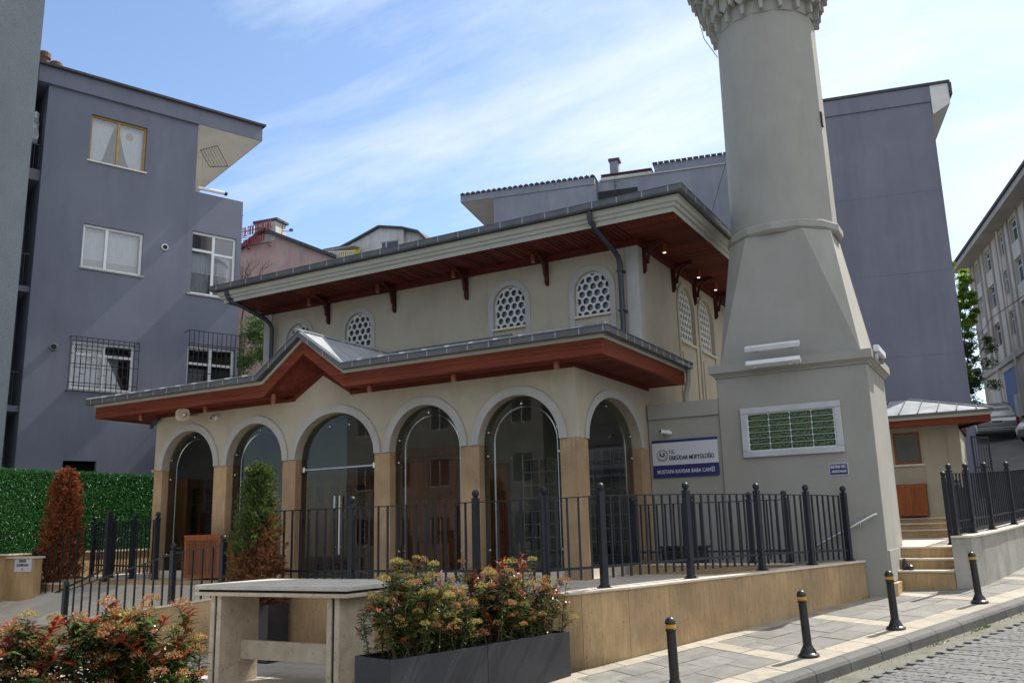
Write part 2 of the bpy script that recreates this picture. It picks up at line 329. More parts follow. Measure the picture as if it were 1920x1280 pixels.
# ------------------------------------------------------------------ mesh building helpers
class MB:
    def __init__(s): s.v = []; s.f = []; s.m = []
    def quad(s, *p, mi=0):
        b = len(s.v); s.v += [tuple(q) for q in p]; s.f.append(tuple(range(b, b + len(p)))); s.m.append(mi); return s
    def box(s, x0, x1, y0, y1, z0, z1, mi=0, F=None):
        P = [(x0, y0, z0), (x1, y0, z0), (x1, y1, z0), (x0, y1, z0), (x0, y0, z1), (x1, y0, z1), (x1, y1, z1), (x0, y1, z1)]
        if F: P = [F(*p) for p in P]
        b = len(s.v); s.v += [tuple(p) for p in P]
        for f in ((0, 3, 2, 1), (4, 5, 6, 7), (0, 1, 5, 4), (1, 2, 6, 5), (2, 3, 7, 6), (3, 0, 4, 7)):
            s.f.append(tuple(b + i for i in f)); s.m.append(mi)
        return s
    def bar(s, a, b, w, h, up=(0, 0, 1), mi=0):       # rectangular bar from a to b
        a = Vector(a); b = Vector(b); d = (b - a).normalized(); up = Vector(up)
        if abs(d.dot(up)) > 0.98: up = Vector((1, 0, 0))
        x = d.cross(up).normalized() * w / 2; y = x.cross(d).normalized() * h / 2
        P = [a - x - y, a + x - y, a + x + y, a - x + y, b - x - y, b + x - y, b + x + y, b - x + y]
        n = len(s.v); s.v += [tuple(p) for p in P]
        for f in ((0, 1, 2, 3), (7, 6, 5, 4), (1, 0, 4, 5), (2, 1, 5, 6), (3, 2, 6, 7), (0, 3, 7, 4)):
            s.f.append(tuple(n + i for i in f)); s.m.append(mi)
        return s
    def tube(s, pts, r, n=8, mi=0, cap=True):
        pts = [Vector(p) for p in pts]; rr = r if isinstance(r, (list, tuple)) else [r] * len(pts)
        base = len(s.v); ref = None
        for i, p in enumerate(pts):
            d = (pts[min(i + 1, len(pts) - 1)] - pts[max(i - 1, 0)]).normalized()
            if ref is None:
                ref = Vector((0, 0, 1)) if abs(d.z) < 0.9 else Vector((1, 0, 0))
            x = d.cross(ref).normalized(); y = x.cross(d).normalized(); ref = y
            for k in range(n):
                a = 2 * PI * k / n
                s.v.append(tuple(p + x * math.cos(a) * rr[i] + y * math.sin(a) * rr[i]))
        for i in range(len(pts) - 1):
            for k in range(n):
                a = base + i * n + k; b = base + i * n + (k + 1) % n
                s.f.append((a, b, b + n, a + n)); s.m.append(mi)
        if cap:
            s.f.append(tuple(base + k for k in reversed(range(n)))); s.m.append(mi)
            e = base + (len(pts) - 1) * n
            s.f.append(tuple(e + k for k in range(n))); s.m.append(mi)
        return s
    def lathe(s, prof, n=20, c=(0, 0, 0), mi=0, a0=0.0, axis=None):   # prof: (r, z)
        base = len(s.v); q = None
        if axis is not None: q = Vector((0, 0, 1)).rotation_difference(Vector(axis))
        for r, z in prof:
            for k in range(n):
                a = a0 + 2 * PI * k / n; p = Vector((r * math.cos(a), r * math.sin(a), z))
                if q: p = q @ p
                s.v.append((c[0] + p.x, c[1] + p.y, c[2] + p.z))
        for i in range(len(prof) - 1):
            for k in range(n):
                a = base + i * n + k; b = base + i * n + (k + 1) % n
                s.f.append((a, b, b + n, a + n)); s.m.append(mi)
        s.f.append(tuple(base + k for k in reversed(range(n)))); s.m.append(mi)
        e = base + (len(prof) - 1) * n
        s.f.append(tuple(e + k for k in range(n))); s.m.append(mi)
        return s
    def prism(s, poly, F, d0, d1, mi=0):                 # poly 2D (a,b), F(a,b,d) -> point
        n = len(poly); b = len(s.v)
        s.v += [tuple(F(a, c, d0)) for a, c in poly] + [tuple(F(a, c, d1)) for a, c in poly]
        s.f.append(tuple(range(b, b + n))); s.m.append(mi)
        s.f.append(tuple(range(b + 2 * n - 1, b + n - 1, -1))); s.m.append(mi)
        for i in range(n):
            j = (i + 1) % n
            s.f.append((b + i, b + n + i, b + n + j, b + j)); s.m.append(mi)
        return s
    def strip(s, A, B, mi=0, close=False):               # quads between two polylines
        n = len(A); b = len(s.v); s.v += [tuple(p) for p in A] + [tuple(p) for p in B]
        for i in range(n if close else n - 1):
            j = (i + 1) % n
            s.f.append((b + i, b + j, b + n + j, b + n + i)); s.m.append(mi)
        return s
    def mesh(s, name, mats, smooth=False, fix=True):
        me = bpy.data.meshes.new(name); me.from_pydata(s.v, [], s.f)
        for m in (mats if isinstance(mats, (list, tuple)) else [mats]): me.materials.append(K[m] if isinstance(m, str) else m)
        if any(s.m): me.polygons.foreach_set('material_index', s.m)
        if fix:
            bm = bmesh.new(); bm.from_mesh(me); bmesh.ops.recalc_face_normals(bm, faces=bm.faces); bm.to_mesh(me); bm.free()
        if smooth: me.polygons.foreach_set('use_smooth', [True] * len(me.polygons))
        me.update(); return me
    def build(s, name, mats, parent=None, smooth=False, bev=0.0, fix=True, seg=2):
        o = put(name, s.mesh(name, mats, smooth, fix), parent)
        if bev:
            md = o.modifiers.new('bevel', 'BEVEL'); md.width = bev; md.segments = seg; md.limit_method = 'ANGLE'; md.angle_limit = R(40)
        if smooth and not bev:
            pass
        return o
def put(name, me, parent=None, loc=None, rot=None, scale=None):
    o = bpy.data.objects.new(name, me); col.objects.link(o)
    if parent:
        o.parent = parent
        o.matrix_parent_inverse = (parent_matrix(parent)).inverted()
    if loc is not None: o.location = loc
    if rot is not None: o.rotation_euler = rot
    if scale is not None: o.scale = scale
    return o
def parent_matrix(p):
    m = p.matrix_basis.copy()
    while p.parent:
        m = p.matrix_parent_inverse @ m; p = p.parent; m = p.matrix_basis @ m
    return m
def tag(o, label, cat, group=None):
    o['label'] = label; o['category'] = cat
    if group: o['group'] = group
    return o
def thing(name, label, cat, loc=(0, 0, 0), group=None):
    o = bpy.data.objects.new(name, None); col.objects.link(o); o.location = loc; o.empty_display_size = 0.2
    return tag(o, label, cat, group)
def struct(o): o['kind'] = 'structure'; return o
def stuff(o): o['kind'] = 'stuff'; return o
def copy_tree(o, parent=None):
    c = o.copy(); col.objects.link(c)
    if parent: c.parent = parent
    for ch in list(o.children): copy_tree(ch, c)
    return c
def smooth_angle(o, ang=35):
    me = o.data
    me.polygons.foreach_set('use_smooth', [True] * len(me.polygons))
    bm = bmesh.new(); bm.from_mesh(me)
    for e in bm.edges:
        if len(e.link_faces) == 2 and e.calc_face_angle(0) > R(ang): e.smooth = False
    bm.to_mesh(me); bm.free(); return o
def text_mesh(body, size, F, mat_, name, parent, xs=1.0, bold=0.0, align='LEFT', depth=0.002, space=1.0):
    cu = bpy.data.curves.new('lettering', 'FONT'); cu.body = body; cu.size = size; cu.offset = bold; cu.align_x = align; cu.extrude = depth
    cu.space_character = space; cu.resolution_u = 3
    t = bpy.data.objects.new('lettering', cu); col.objects.link(t)
    dg = bpy.context.evaluated_depsgraph_get()
    me = bpy.data.meshes.new_from_object(t.evaluated_get(dg))
    bpy.data.objects.remove(t); bpy.data.curves.remove(cu)
    for v in me.vertices: v.co = F(v.co.x * xs, v.co.y, v.co.z)
    me.materials.clear(); me.materials.append(K[mat_])
    return put(name, me, parent)
def arch_pts(x0, x1, zs, rise, n=20):
    c = (x0 + x1) / 2; h = (x1 - x0) / 2
    return [(c - h * math.cos(PI * k / n), zs + rise * math.sin(PI * k / n)) for k in range(n + 1)]

# ------------------------------------------------------------------ street frame: s uphill along the pavement, c towards the road
O_ = Vector((-2.47, 11.46)); U_ = Vector((0.362, 0.932)); N_ = Vector((0.932, -0.362))
def zs(s):
    z = 0.056 + 0.0619 * s
    if s > 8: z += 0.151 / 12 * (min(s, 14) - 8) ** 2
    if s > 14: z += 0.151 * (s - 14)
    if s > 45: z -= 0.21 * (s - 45)
    if s < -12: z = 0.056 + 0.0619 * -12 + 0.02 * (s + 12)
    return z
def st(s, c, dz=0.0):
    p = O_ + U_ * s + N_ * c
    return (p.x, p.y, zs(s) + dz)
def zg(x, y):
    d = Vector((x, y)) - O_
    return zs(d.dot(U_))

# ground sheet to the horizon
mb = MB(); SS = [-400, -200, -100, -60, -40] + [-30 + i * 1.5 for i in range(50)] + [50, 60, 80, 110, 160, 240, 400]
CC = [-400, -200, -100, -60, -40, -20, -10, -4, 0, 1.5, 3, 6, 10, 20, 40, 80, 150, 300]
for i in range(len(SS) - 1):
    for j in range(len(CC) - 1):
        q = [st(SS[i], CC[j], -0.26), st(SS[i], CC[j + 1], -0.26), st(SS[i + 1], CC[j + 1], -0.26), st(SS[i + 1], CC[j], -0.26)]
        mb.quad(*q)
struct(mb.build('ground', 'ground'))

# road bed, mossy gutter strip, far road
def ribbon(name, c0, c1, s0, s1, dz, m, step=1.0):
    mb = MB(); n = int((s1 - s0) / step)
    A = [st(s0 + (s1 - s0) * i / n, c0, dz) for i in range(n + 1)]; B = [st(s0 + (s1 - s0) * i / n, c1, dz) for i in range(n + 1)]
    mb.strip(A, B); return struct(mb.build(name, m))
road = ribbon('road', 0.44, 9.0, -24, 14, -0.165, 'roadbed')
ribbon('road_upper', 0.44, 9.5, 14, 62, -0.16, 'asphalt')
ribbon('gutter_strip', 0.44, 0.80, -6, 14, -0.150, 'gutterstrip', 0.5)
# interlocking pavers: zigzag outline, shared mesh, the nearest 300 single, the rest joined
L_, W_ = 0.25, 0.128
def paver_outline(g):
    hl, hw = L_ / 2 - g, W_ / 2 - g; k = 0.016
    top = [(-hl, hw - k), (-hl * 0.5, hw + k), (0, hw - k), (hl * 0.5, hw + k), (hl, hw - k)]
    bot = [(hl, -hw - k), (hl * 0.5, -hw + k), (0, -hw - k), (-hl * 0.5, -hw + k), (-hl, -hw - k)]
    return top + bot
slope = math.atan(0.0619)
fr_u = Vector((U_.x * math.cos(slope), U_.y * math.cos(slope), math.sin(slope))); fr_n = Vector((N_.x, N_.y, 0)); fr_z = fr_n.cross(fr_u)
if fr_z.z < 0: fr_z = -fr_z
def paver_mesh(mb, off=Vector((0, 0, 0)), q=None):
    b = len(mb.v); o1 = paver_outline(0.003); o2 = paver_outline(0.009); n = len(o1)
    for o, z in ((o1, -0.03), (o1, 0.006), (o2, 0.012)):
        for x, y in o: mb.v.append(tuple(off + (q(x, y, z) if q else Vector((x, y, z)))))
    for r in range(2):
        for i in range(n):
            j = (i + 1) % n; mb.f.append((b + r * n + i, b + r * n + j, b + (r + 1) * n + j, b + (r + 1) * n + i)); mb.m.append(0)
    mb.f.append(tuple(b + 2 * n + i for i in range(n))); mb.m.append(0)
pav = MB(); paver_mesh(pav); pav_me = pav.mesh('paver', 'block')
pm = Matrix(((fr_n.x, -fr_u.x, fr_z.x, 0), (fr_n.y, -fr_u.y, fr_z.y, 0), (fr_n.z, -fr_u.z, fr_z.z, 0), (0, 0, 0, 1)))
cand = []
for i in range(0, 24):
    for j in range(0, 96):
        s_ = j * W_ - 2.2 + random.uniform(-.003, .003); c_ = 0.90 + i * L_ * 0.995 + (0.5 * L_ if j % 2 else 0) + random.uniform(-.004, .004)
        if -2.2 < s_ < 10:
            p = Vector(st(s_, c_, -0.152 + random.uniform(-0.003, 0.003)))
            q = (p - Vector((0, 0, 1.65))); qq = Vector((q.dot(r2), q.dot(u2), q.dot(fw)))
            inview = qq.z > 0 and abs(qq.x / qq.z) < 0.595 and -0.40 < qq.y / qq.z
            cand.append(((0 if inview else 1), q.length, p))
cand.sort(key=lambda t: (t[0], t[1]))
rest = MB()
for k, (_, dist, p) in enumerate(cand):
    w = Matrix.Rotation(random.uniform(-.012, .012), 4, 'Z')
    mw = Matrix.Translation(p) @ pm @ w @ Matrix.Rotation(random.uniform(-.012, .012), 4, 'X') @ (Matrix.Rotation(PI, 4, 'Z') if random.random() < .5 else Matrix.Identity(4))
    if k < 300:
        o = put('paver', pav_me, road); o.matrix_basis = mw
    else:
        paver_mesh(rest, Vector((0, 0, 0)), lambda x, y, z: mw @ Vector((x, y, z)))
stuff(rest.build('paver_field', 'block', road))

# pavement: grey slab panels framed by cream bands, kerb stones
walk = ribbon('sidewalk', -1.90, 0.30, -9, 46, -0.045, 'kerb')
def slab(s0, s1, c0, c1, m, g=0.0065, nm='paving_slab', jit=0.0025):
    mb = MB(); dz = random.uniform(-jit, jit); sh = -0.20
    def F(s, c, z): return st(s + sh * (c + 0.8), c, z + dz)
    mb.box(s0 + g, s1 - g, c0 + g, c1 - g, -0.06, 0.0, F=F)
    return mb.build(nm, m, walk, fix=True)
PER = 2.62
for k in range(-3, 8):
    a = -0.22 + k * PER
    band = 0.34
    for c0, c1 in ((-1.60, -0.85), (-0.85, -0.13)): slab(a, a + band, c0, c1, 'sidecream')
    rows = [(-1.60, -1.11), (-1.11, -0.62), (-0.62, -0.13)]; ncol = 4; w = (PER - band) / ncol
    for ri, (c0, c1) in enumerate(rows):
        off = 0.5 * w if ri % 2 else 0
        edges = [0] + [i * w + off for i in range(0 if off else 1, ncol)] + [PER - band]
        for i in range(len(edges) - 1): slab(a + band + edges[i], a + band + edges[i + 1], c0, c1, 'sidegrey')
for i in range(-14, 34):
    slab(i * 0.62, (i + 1) * 0.62, -0.13, 0.30, 'sidecream'); slab(i * 0.62 + 0.2, (i + 1) * 0.62 + 0.2, -1.89, -1.60, 'sidecream')
for i in range(-9, 30):
    s0 = i * 0.72 + 0.1; mb = MB(); g = 0.006
    prof = [(0.302, -0.25), (0.302, 0.012), (0.335, 0.016), (0.40, 0.012), (0.455, -0.012), (0.480, -0.045), (0.50, -0.25)]
    mb.prism(prof, lambda c, z, s: st(s, c, z), s0 + g, s0 + 0.72 - g)
    o = mb.build('kerb_stone', 'kerb', walk)
# weeds along the kerb and the wall foot
wd = MB()
for k in range(260):
    if random.random() < 0.6: p = Vector(st(random.uniform(-1, 9), 0.53 + abs(random.gauss(0, .05)), -0.15))
    else: p = Vector(st(random.choice([-1.7, 1.0, 4.7, 6.2, 7.1, 7.9]) + random.gauss(0, .12), -1.87 + abs(random.gauss(0, .03)), 0.0))
    if random.random() < .75: p = Vector(st(random.choice([2.1, 3.4, 3.55, 5.0, 5.9]) + random.gauss(0, .14), 0.53 + abs(random.gauss(0, .04)), -0.15))
    a = random.uniform(0, 2 * PI); h = random.uniform(.01, .03); w = random.uniform(.004, .010)
    d = Vector((math.cos(a), math.sin(a), 0)); t = p + Vector((random.uniform(-.03, .03), random.uniform(-.03, .03), h))
    wd.quad(p - d * w, p + d * w, t + d * w * .6, t - d * w * .6)
o = wd.build('weeds', 'tree', fix=False); stuff(o); tag(o, 'small green weeds growing along the kerb joint', 'weeds')

# ------------------------------------------------------------------ terrace and forecourt
YF, XR, XL, YU, ZF = 13.441, -6.368, -16.97, 16.70, 0.80
fc = MB(); fc.quad((-24, -2, -0.175), st(-14, -1.9, 0)[:2] + (-0.175,), st(-2.15, -1.9, 0)[:2] + (-0.175,), (-5.3, 10.5, -0.175), (-24, 10.5, -0.175))
fcourt = struct(fc.build('forecourt', 'floor'))
for i in range(14):
    for j in range(9):
        x0 = -13.2 + i * 0.6; y0 = 4.75 + j * 0.62
        lim = st(-2.15, -1.95, 0)
        if x0 + .6 > -5.55 - (10.4 - y0) * 0.42: continue
        b = MB(); dz = random.uniform(-.002, .002)
        b.box(x0 + .004, x0 + .596, y0 + .004, y0 + .616, -0.24, -0.16 + dz); b.build('floor_slab', 'floor', fcourt)

# outer wall path: front along X, rounded corner, then parallel to the street
def wc(s, c): p = O_ + U_ * s + N_ * c; return (p.x, p.y)
path = [(-11.15, 10.36), (-9.9, 10.36), (-8.7, 10.36), (-7.5, 10.36), (-6.4, 10.36), (-5.62, 10.37), (-5.30, 10.43), (-5.05, 10.58), (-4.88, 10.80)]
path += [wc(s, -1.89) for s in (-1.1, -0.3, 0.55, 1.4, 2.25, 3.1, 3.95, 4.78)]
plen = [0]
for i in range(1, len(path)): plen.append(plen[-1] + math.dist(path[i], path[i - 1]))
def ztop(i): return 0.80 + 0.135 * max(0, (i - 6)) / (len(path) - 7)
def nrm(i):
    a = path[max(i - 1, 0)]; b = path[min(i + 1, len(path) - 1)]; d = Vector((b[0] - a[0], b[1] - a[1])).normalized(); return Vector((d.y, -d.x))
ret = thing('retaining_wall', 'honey coloured travertine retaining wall with pale coping along the pavement', 'wall', (-5, 10.5, -0.2))
core = MB()
A = [(p[0] - nrm(i).x * .03, p[1] - nrm(i).y * .03, -0.5) for i, p in enumerate(path)]; B = [(a[0], a[1], ztop(i) - 0.02) for i, a in enumerate(A)]
core.strip(A, B); core.build('wall_core', 'concrete', ret)
for i in range(len(path) - 1):
    for h in range(1):
        a, b = path[i], path[i + 1]; na, nb = nrm(i), nrm(i + 1); d = Vector((b[0] - a[0], b[1] - a[1])); l = d.length; d /= l; g = 0.002 / l
        m = MB(); pr = random.uniform(0, .003)
        def F(t, o, z, a=a, b=b, na=na, nb=nb):
            x = a[0] + (b[0] - a[0]) * t; y = a[1] + (b[1] - a[1]) * t; n = na * (1 - t) + nb * t
            return (x + n.x * o, y + n.y * o, z)
        P = []
        zb0 = min(zg(*a), zg(*b)) - 0.3
        for t in (g, 1 - g):
            i_ = i + t
            for o_ in (-0.028, pr):
                P.append((F(t, o_, zb0), F(t, o_, ztop(i_))))
        m.v = [P[0][0], P[1][0], P[3][0], P[2][0], P[0][1], P[1][1], P[3][1], P[2][1]]
        m.f = [(0, 3, 2, 1), (4, 5, 6, 7), (0, 1, 5, 4), (1, 2, 6, 5), (2, 3, 7, 6), (3, 0, 4, 7)]; m.m = [0] * 6
        m.build('cladding_slab', 'trav', ret)
        m = MB(); C8 = []
        for t in (g, 1 - g):
            i_ = i + t
            for o_, z_ in ((-0.30, 0), (0.03, 0), (0.03, 0.035), (-0.30, 0.035)): C8.append(F(t, o_, ztop(i_) + z_))
        m.v = C8; m.f = [(0, 1, 2, 3), (7, 6, 5, 4), (0, 4, 5, 1), (1, 5, 6, 2), (2, 6, 7, 3), (3, 7, 4, 0)]; m.m = [0] * 6
        m.build('coping_stone', 'coping', ret, bev=0.004, seg=1)
# end face of the wall
e = path[-1]; en = nrm(len(path) - 1)
m = MB(); m.quad((e[0] + en.x * .003, e[1] + en.y * .003, 0.1), (e[0] - en.x * .30, e[1] - en.y * .30, 0.1), (e[0] - en.x * .30, e[1] - en.y * .30, ztop(len(path) - 1)), (e[0] + en.x * .003, e[1] + en.y * .003, ztop(len(path) - 1)))
m.build('end_slab', 'trav', ret)
# terrace deck with stairwell opening in front of the minaret
PX0, PX1, PY0, PY1 = -5.05, -3.15, 15.70, 16.66
tz = ZF
deck = MB()
edge = [(p[0] - nrm(i).x * .28, p[1] - nrm(i).y * .28, tz) for i, p in enumerate(path)]
deck.quad(*([(-11.15, 13.42, tz)] + [edge[i] for i in range(0, 9)] + [(-5.1, 13.42, tz)]))
deck.quad((-6.37, 13.42, tz), (-5.1, 13.42, tz), edge[8], *[edge[i] for i in range(9, 14)], (PX0, PY0, tz), (PX0, YU, tz), (-6.37, YU, tz))
deck.quad(edge[13], *edge[14:], (PX1, PY0, tz), (PX0, PY0, tz))
deck.quad((-20, 12.9, tz), (-11.15, 12.9, tz), (-11.15, 16.7, tz), (-20, 16.7, tz))
deck.quad((-16.97, 13.42, tz + .004), (XR, 13.42, tz + .004), (XR, 16.7, tz + .004), (-16.97, 16.7, tz + .004))
terr = struct(deck.build('terrace', 'floor'))
for i in range(9):
    for j in range(5):
        x0 = -11.1 + i * 0.6; y0 = 10.62 + j * 0.56
        if x0 + .6 > -5.4 - max(0, (10.9 - y0)): continue
        b = MB(); b.box(x0 + .003, x0 + .597, y0 + .003, y0 + .557, tz - .03, tz + 0.006 + random.uniform(0, .002)); b.build('floor_slab', 'floor', terr)
# stair down to the washroom beside the minaret
stw = thing('basement_stair', 'stone steps going down behind the railing beside the minaret', 'stairs', (-3.5, 16, 0.3))
m = MB()
for k in range(7):
    x1 = PX1 - k * 0.30; m.box(x1 - 0.30, x1, PY0 + .01, PY1, -1.0, 0.62 - k * 0.19)
m.build('step', 'coping', stw)
m = MB(); m.box(PX0, PX1, PY0 - .12, PY0, -1.0, tz); m.box(PX0 - .1, PX0, PY0 - .12, PY1, -1.0, tz); m.quad((PX0, PY0, -.98), (PX1, PY0, -.98), (PX1, PY1, -.98), (PX0, PY1, -.98)); m.build('well_wall', 'trav', stw)
# low kerb wall carrying the inner railing
kw = thing('kerb_wall', 'low travertine kerb under the inner railing beside the stairwell', 'wall', (-4.5, 15.4, tz))
for i in range(4):
    x0 = -6.3 + i * 0.72; m = MB(); m.box(x0 + .002, x0 + .718, 15.34, 15.49, tz - .02, tz + 0.15); m.build('cladding_slab', 'trav', kw)
    m = MB(); m.box(x0 + .002, x0 + .718, 15.32, 15.51, tz + .15, tz + 0.18); m.build('coping_stone', 'coping', kw)

# ------------------------------------------------------------------ mosque
mosque = thing('mosque', 'cream mosque with arched glazed porch, red timber eaves and lattice windows', 'mosque', (-11.6, 15, 0.8))
COLS = [(-16.97, -16.695), (-15.054, -14.666), (-13.055, -12.698), (-10.683, -10.312), (-8.719, -8.321), (-6.707, -6.368)]
OPEN = [(COLS[i][1], COLS[i + 1][0]) for i in range(5)]
ZSP, ZT, T_ = 3.14, 4.42, 0.36
RISE = [0.83, 0.83, 0.87, 0.83, 0.82]
SIDE_OPEN = (13.86, 16.30, 0.84)
# porch front wall above the springing, with real arches
pw = MB()
def gable_top(x):      # wall rises inside the gable
    d = abs(x + 12.0); return ZT + max(0, 0.46 * (1 - d / 0.70)) if d < 0.70 else ZT
xs_all = XL
prev = XL
for i, (a, b) in enumerate(OPEN):
    pts = arch_pts(a, b, ZSP, RISE[i], 24)
    pw.quad((prev, YF, ZSP), (a, YF, ZSP), (a, YF, ZT), (prev, YF, ZT))
    for k in range(24):
        (x0, z0), (x1, z1) = pts[k], pts[k + 1]
        pw.quad((x0, YF, z0), (x1, YF, z1), (x1, YF, gable_top(x1)), (x0, YF, gable_top(x0)))
        pw.quad((x0, YF, z0), (x0, YF + T_, z0), (x1, YF + T_, z1), (x1, YF, z1))
        pw.quad((x0, YF + T_, z0), (x1, YF + T_, z1), (x1, YF + T_, ZT), (x0, YF + T_, ZT))
    prev = b
pw.quad((prev, YF, ZSP), (XR, YF, ZSP), (XR, YF, ZT), (prev, YF, ZT))
# side wall
y0, y1, rs = SIDE_OPEN
pts = arch_pts(y0, y1, ZSP, rs, 24)
pw.quad((XR, YF, ZSP), (XR, y0, ZSP), (XR, y0, ZT), (XR, YF, ZT)); pw.quad((XR, y1, ZSP), (XR, YU, ZSP), (XR, YU, ZT), (XR, y1, ZT))
for k in range(24):
    (a0, z0), (a1, z1) = pts[k], pts[k + 1]
    pw.quad((XR, a0, z0), (XR, a1, z1), (XR, a1, ZT), (XR, a0, ZT)); pw.quad((XR, a0, z0), (XR - T_, a0, z0), (XR - T_, a1, z1), (XR, a1, z1))
    pw.quad((XR - T_, a0, z0), (XR - T_, a1, z1), (XR - T_, a1, ZT), (XR - T_, a0, ZT))
# left side wall closed
pw.quad((XL, YF, ZSP), (XL, YU, ZSP), (XL, YU, ZT), (XL, YF, ZT)); 
pw.build('porch_wall', 'plaster', mosque, fix=False)
# travertine columns
for i, (a, b) in enumerate(COLS):
    m = MB(); yb = YF + T_
    if i == 5: m.prism([(a, YF), (XR, YF), (XR, SIDE_OPEN[0]), (XR - T_, SIDE_OPEN[0]), (XR - T_, yb), (a, yb)], lambda x, y, z: (x, y, z), ZF, ZSP)
    else: m.box(a, b, YF, yb, ZF, ZSP)
    m.build('column', 'travcol', mosque, bev=0.006, seg=1)
m = MB(); m.box(XR - T_, XR, SIDE_OPEN[1], YU, ZF, ZSP); m.build('column', 'travcol', mosque)
m = MB(); m.box(XL, XL + .2, YF + T_ + .002, YU, ZF, ZSP); m.build('side_wall', 'plaster', mosque)
m = MB(); m.box(XL - .06, XL + .02, YF - .03, YF + .2, ZSP - .035, ZSP + .035); m.build('corner_block', 'travcol', mosque)
# raised arch trims
def trim(x0, x1, zsp, rise, w, F, d, name, m_, parent, leg=0.0, n=28):
    inner = arch_pts(x0, x1, zsp, rise, n); c = (x0 + x1) / 2; h = (x1 - x0) / 2
    outer = [(c - (h + w) * math.cos(PI * k / n), zsp + (rise + w) * math.sin(PI * k / n)) for k in range(n + 1)]
    if leg: inner = [(x0, zsp - leg)] + inner + [(x1, zsp - leg)]; outer = [(x0 - w, zsp - leg)] + outer + [(x1 + w, zsp - leg)]
    mb = MB()
    If = [F(a, z, d) for a, z in inner]; Of = [F(a, z, d) for a, z in outer]; Ib = [F(a, z, 0) for a, z in inner]; Ob = [F(a, z, 0) for a, z in outer]
    mb.strip(If, Of); mb.strip(Of, Ob); mb.strip(Ib, If); mb.strip([If[0], Of[0]], [Ib[0], Ob[0]]); mb.strip([If[-1], Of[-1]], [Ib[-1], Ob[-1]])
    return mb.build(name, m_, parent, fix=False)
for i, (a, b) in enumerate(OPEN):
    trim(a, b, ZSP, RISE[i], 0.15, lambda x, z, d: (x, YF - d, z), 0.03, 'arch_trim', 'trim', mosque)
trim(SIDE_OPEN[0], SIDE_OPEN[1], ZSP, SIDE_OPEN[2], 0.15, lambda y, z, d: (XR + d, y, z), 0.03, 'arch_trim', 'trim', mosque)
# glazing: pane, curved chrome tube behind, standoff studs
def pane(x0, x1, zb, zsp, rise, F, name='glass_pane', n=24):
    poly = [(x0, zb)] + [(x1, zb)] + [p for p in reversed(arch_pts(x0, x1, zsp, rise, n))]
    mb = MB(); mb.quad(*[F(a, z, 0) for a, z in poly]); return mb.build(name, 'glass', mosque, fix=False)
def stud(mb, p, dirv):
    mb.lathe([(0.0, 0), (0.021, 0.002), (0.023, 0.014), (0.016, 0.024), (0.004, 0.027)], 10, p, axis=dirv)
def glazing(x0, x1, rise, F, out, door=False):
    e = 0.012; ins = 0.17
    if not door:
        g = pane(x0 + e, x1 - e, ZF + 0.16, ZSP, rise - e, F)
        pth = [(x0 + ins, ZF + .16)] + arch_pts(x0 + ins, x1 - ins, ZSP, rise - ins, 22) + [(x1 - ins, ZF + .16)]
        mb = MB(); mb.tube([F(a, z, 0.09) for a, z in pth], 0.020, 8); smooth_angle(mb.build('glazing_tube', 'steel', mosque))
        c = (x0 + x1) / 2
        mb = MB()
        for a, z in ((c, ZSP + rise - .13), (x0 + .11, ZSP + .22), (x1 - .11, ZSP + .22), (x0 + .09, ZSP - .20), (x1 - .09, ZSP - .20), (x0 + .09, ZF + .50), (x1 - .09, ZF + .50)):
            mb = MB(); stud(mb, F(a, z, -0.004), out)
            q0 = Vector(F(a, z, -0.005)); q1 = Vector(F(a + (0.06 if a < c else -.06 if a > c else 0), z, 0.09)); mb.tube([q0, q1], 0.008, 6)
            smooth_angle(mb.build('glass_stud', 'steel', g))
        mb = MB()
        mb.box(x0, x1, -0.10, 0.13, ZF, ZF + .158, F=lambda a, d, z: F(a, z, d)); mb.build('threshold', 'coping', mosque)
    else:
        zt = 2.93
        g = pane(x0 + e, x1 - e, zt + .02, ZSP, rise - e, F, 'transom_glass')
        mb = MB(); c = (x0 + x1) / 2
        for a in (c - .25, c + .25): mb = MB(); stud(mb, F(a, ZSP + rise - .24, -0.004), out); mb.build('glass_stud', 'steel', g)
        mb = MB(); mb.tube([F(x0 + .1, zt, -.02), F(x1 - .1, zt, -.02)], 0.022, 8); mb.box(x0, x0 + .13, -.05, .03, zt - .05, zt + .05, F=lambda a, d, z: F(a, z, d)); mb.box(x1 - .13, x1, -.05, .03, zt - .05, zt + .05, F=lambda a, d, z: F(a, z, d))
        mb.build('door_rail', 'steel', mosque)
        for a, b, hx in ((x0 + e, c - .004, c - .065), (c + .004, x1 - e, c + .065)):
            mb = MB(); mb.quad(F(a, ZF + .03, 0), F(b, ZF + .03, 0), F(b, zt - .02, 0), F(a, zt - .02, 0)); dr = mb.build('glass_door', 'glass', mosque, fix=False)
            mb = MB(); mb.tube([F(hx, ZF + .46, -.06), F(hx, ZF + 1.58, -.06)], 0.016, 8)
            for z in (ZF + .60, ZF + 1.44): mb.tube([F(hx, z, -.06), F(hx, z, 0)], 0.01, 6)
            smooth_angle(mb.build('handle', 'handle', dr))
for i, (a, b) in enumerate(OPEN): glazing(a, b, RISE[i], lambda x, z, d: (x, YF + 0.17 + d, z), (0, -1, 0), door=(i == 2))
glazing(SIDE_OPEN[0], SIDE_OPEN[1], SIDE_OPEN[2], lambda y, z, d: (XR - 0.17 - d, y, z), (1, 0, 0))
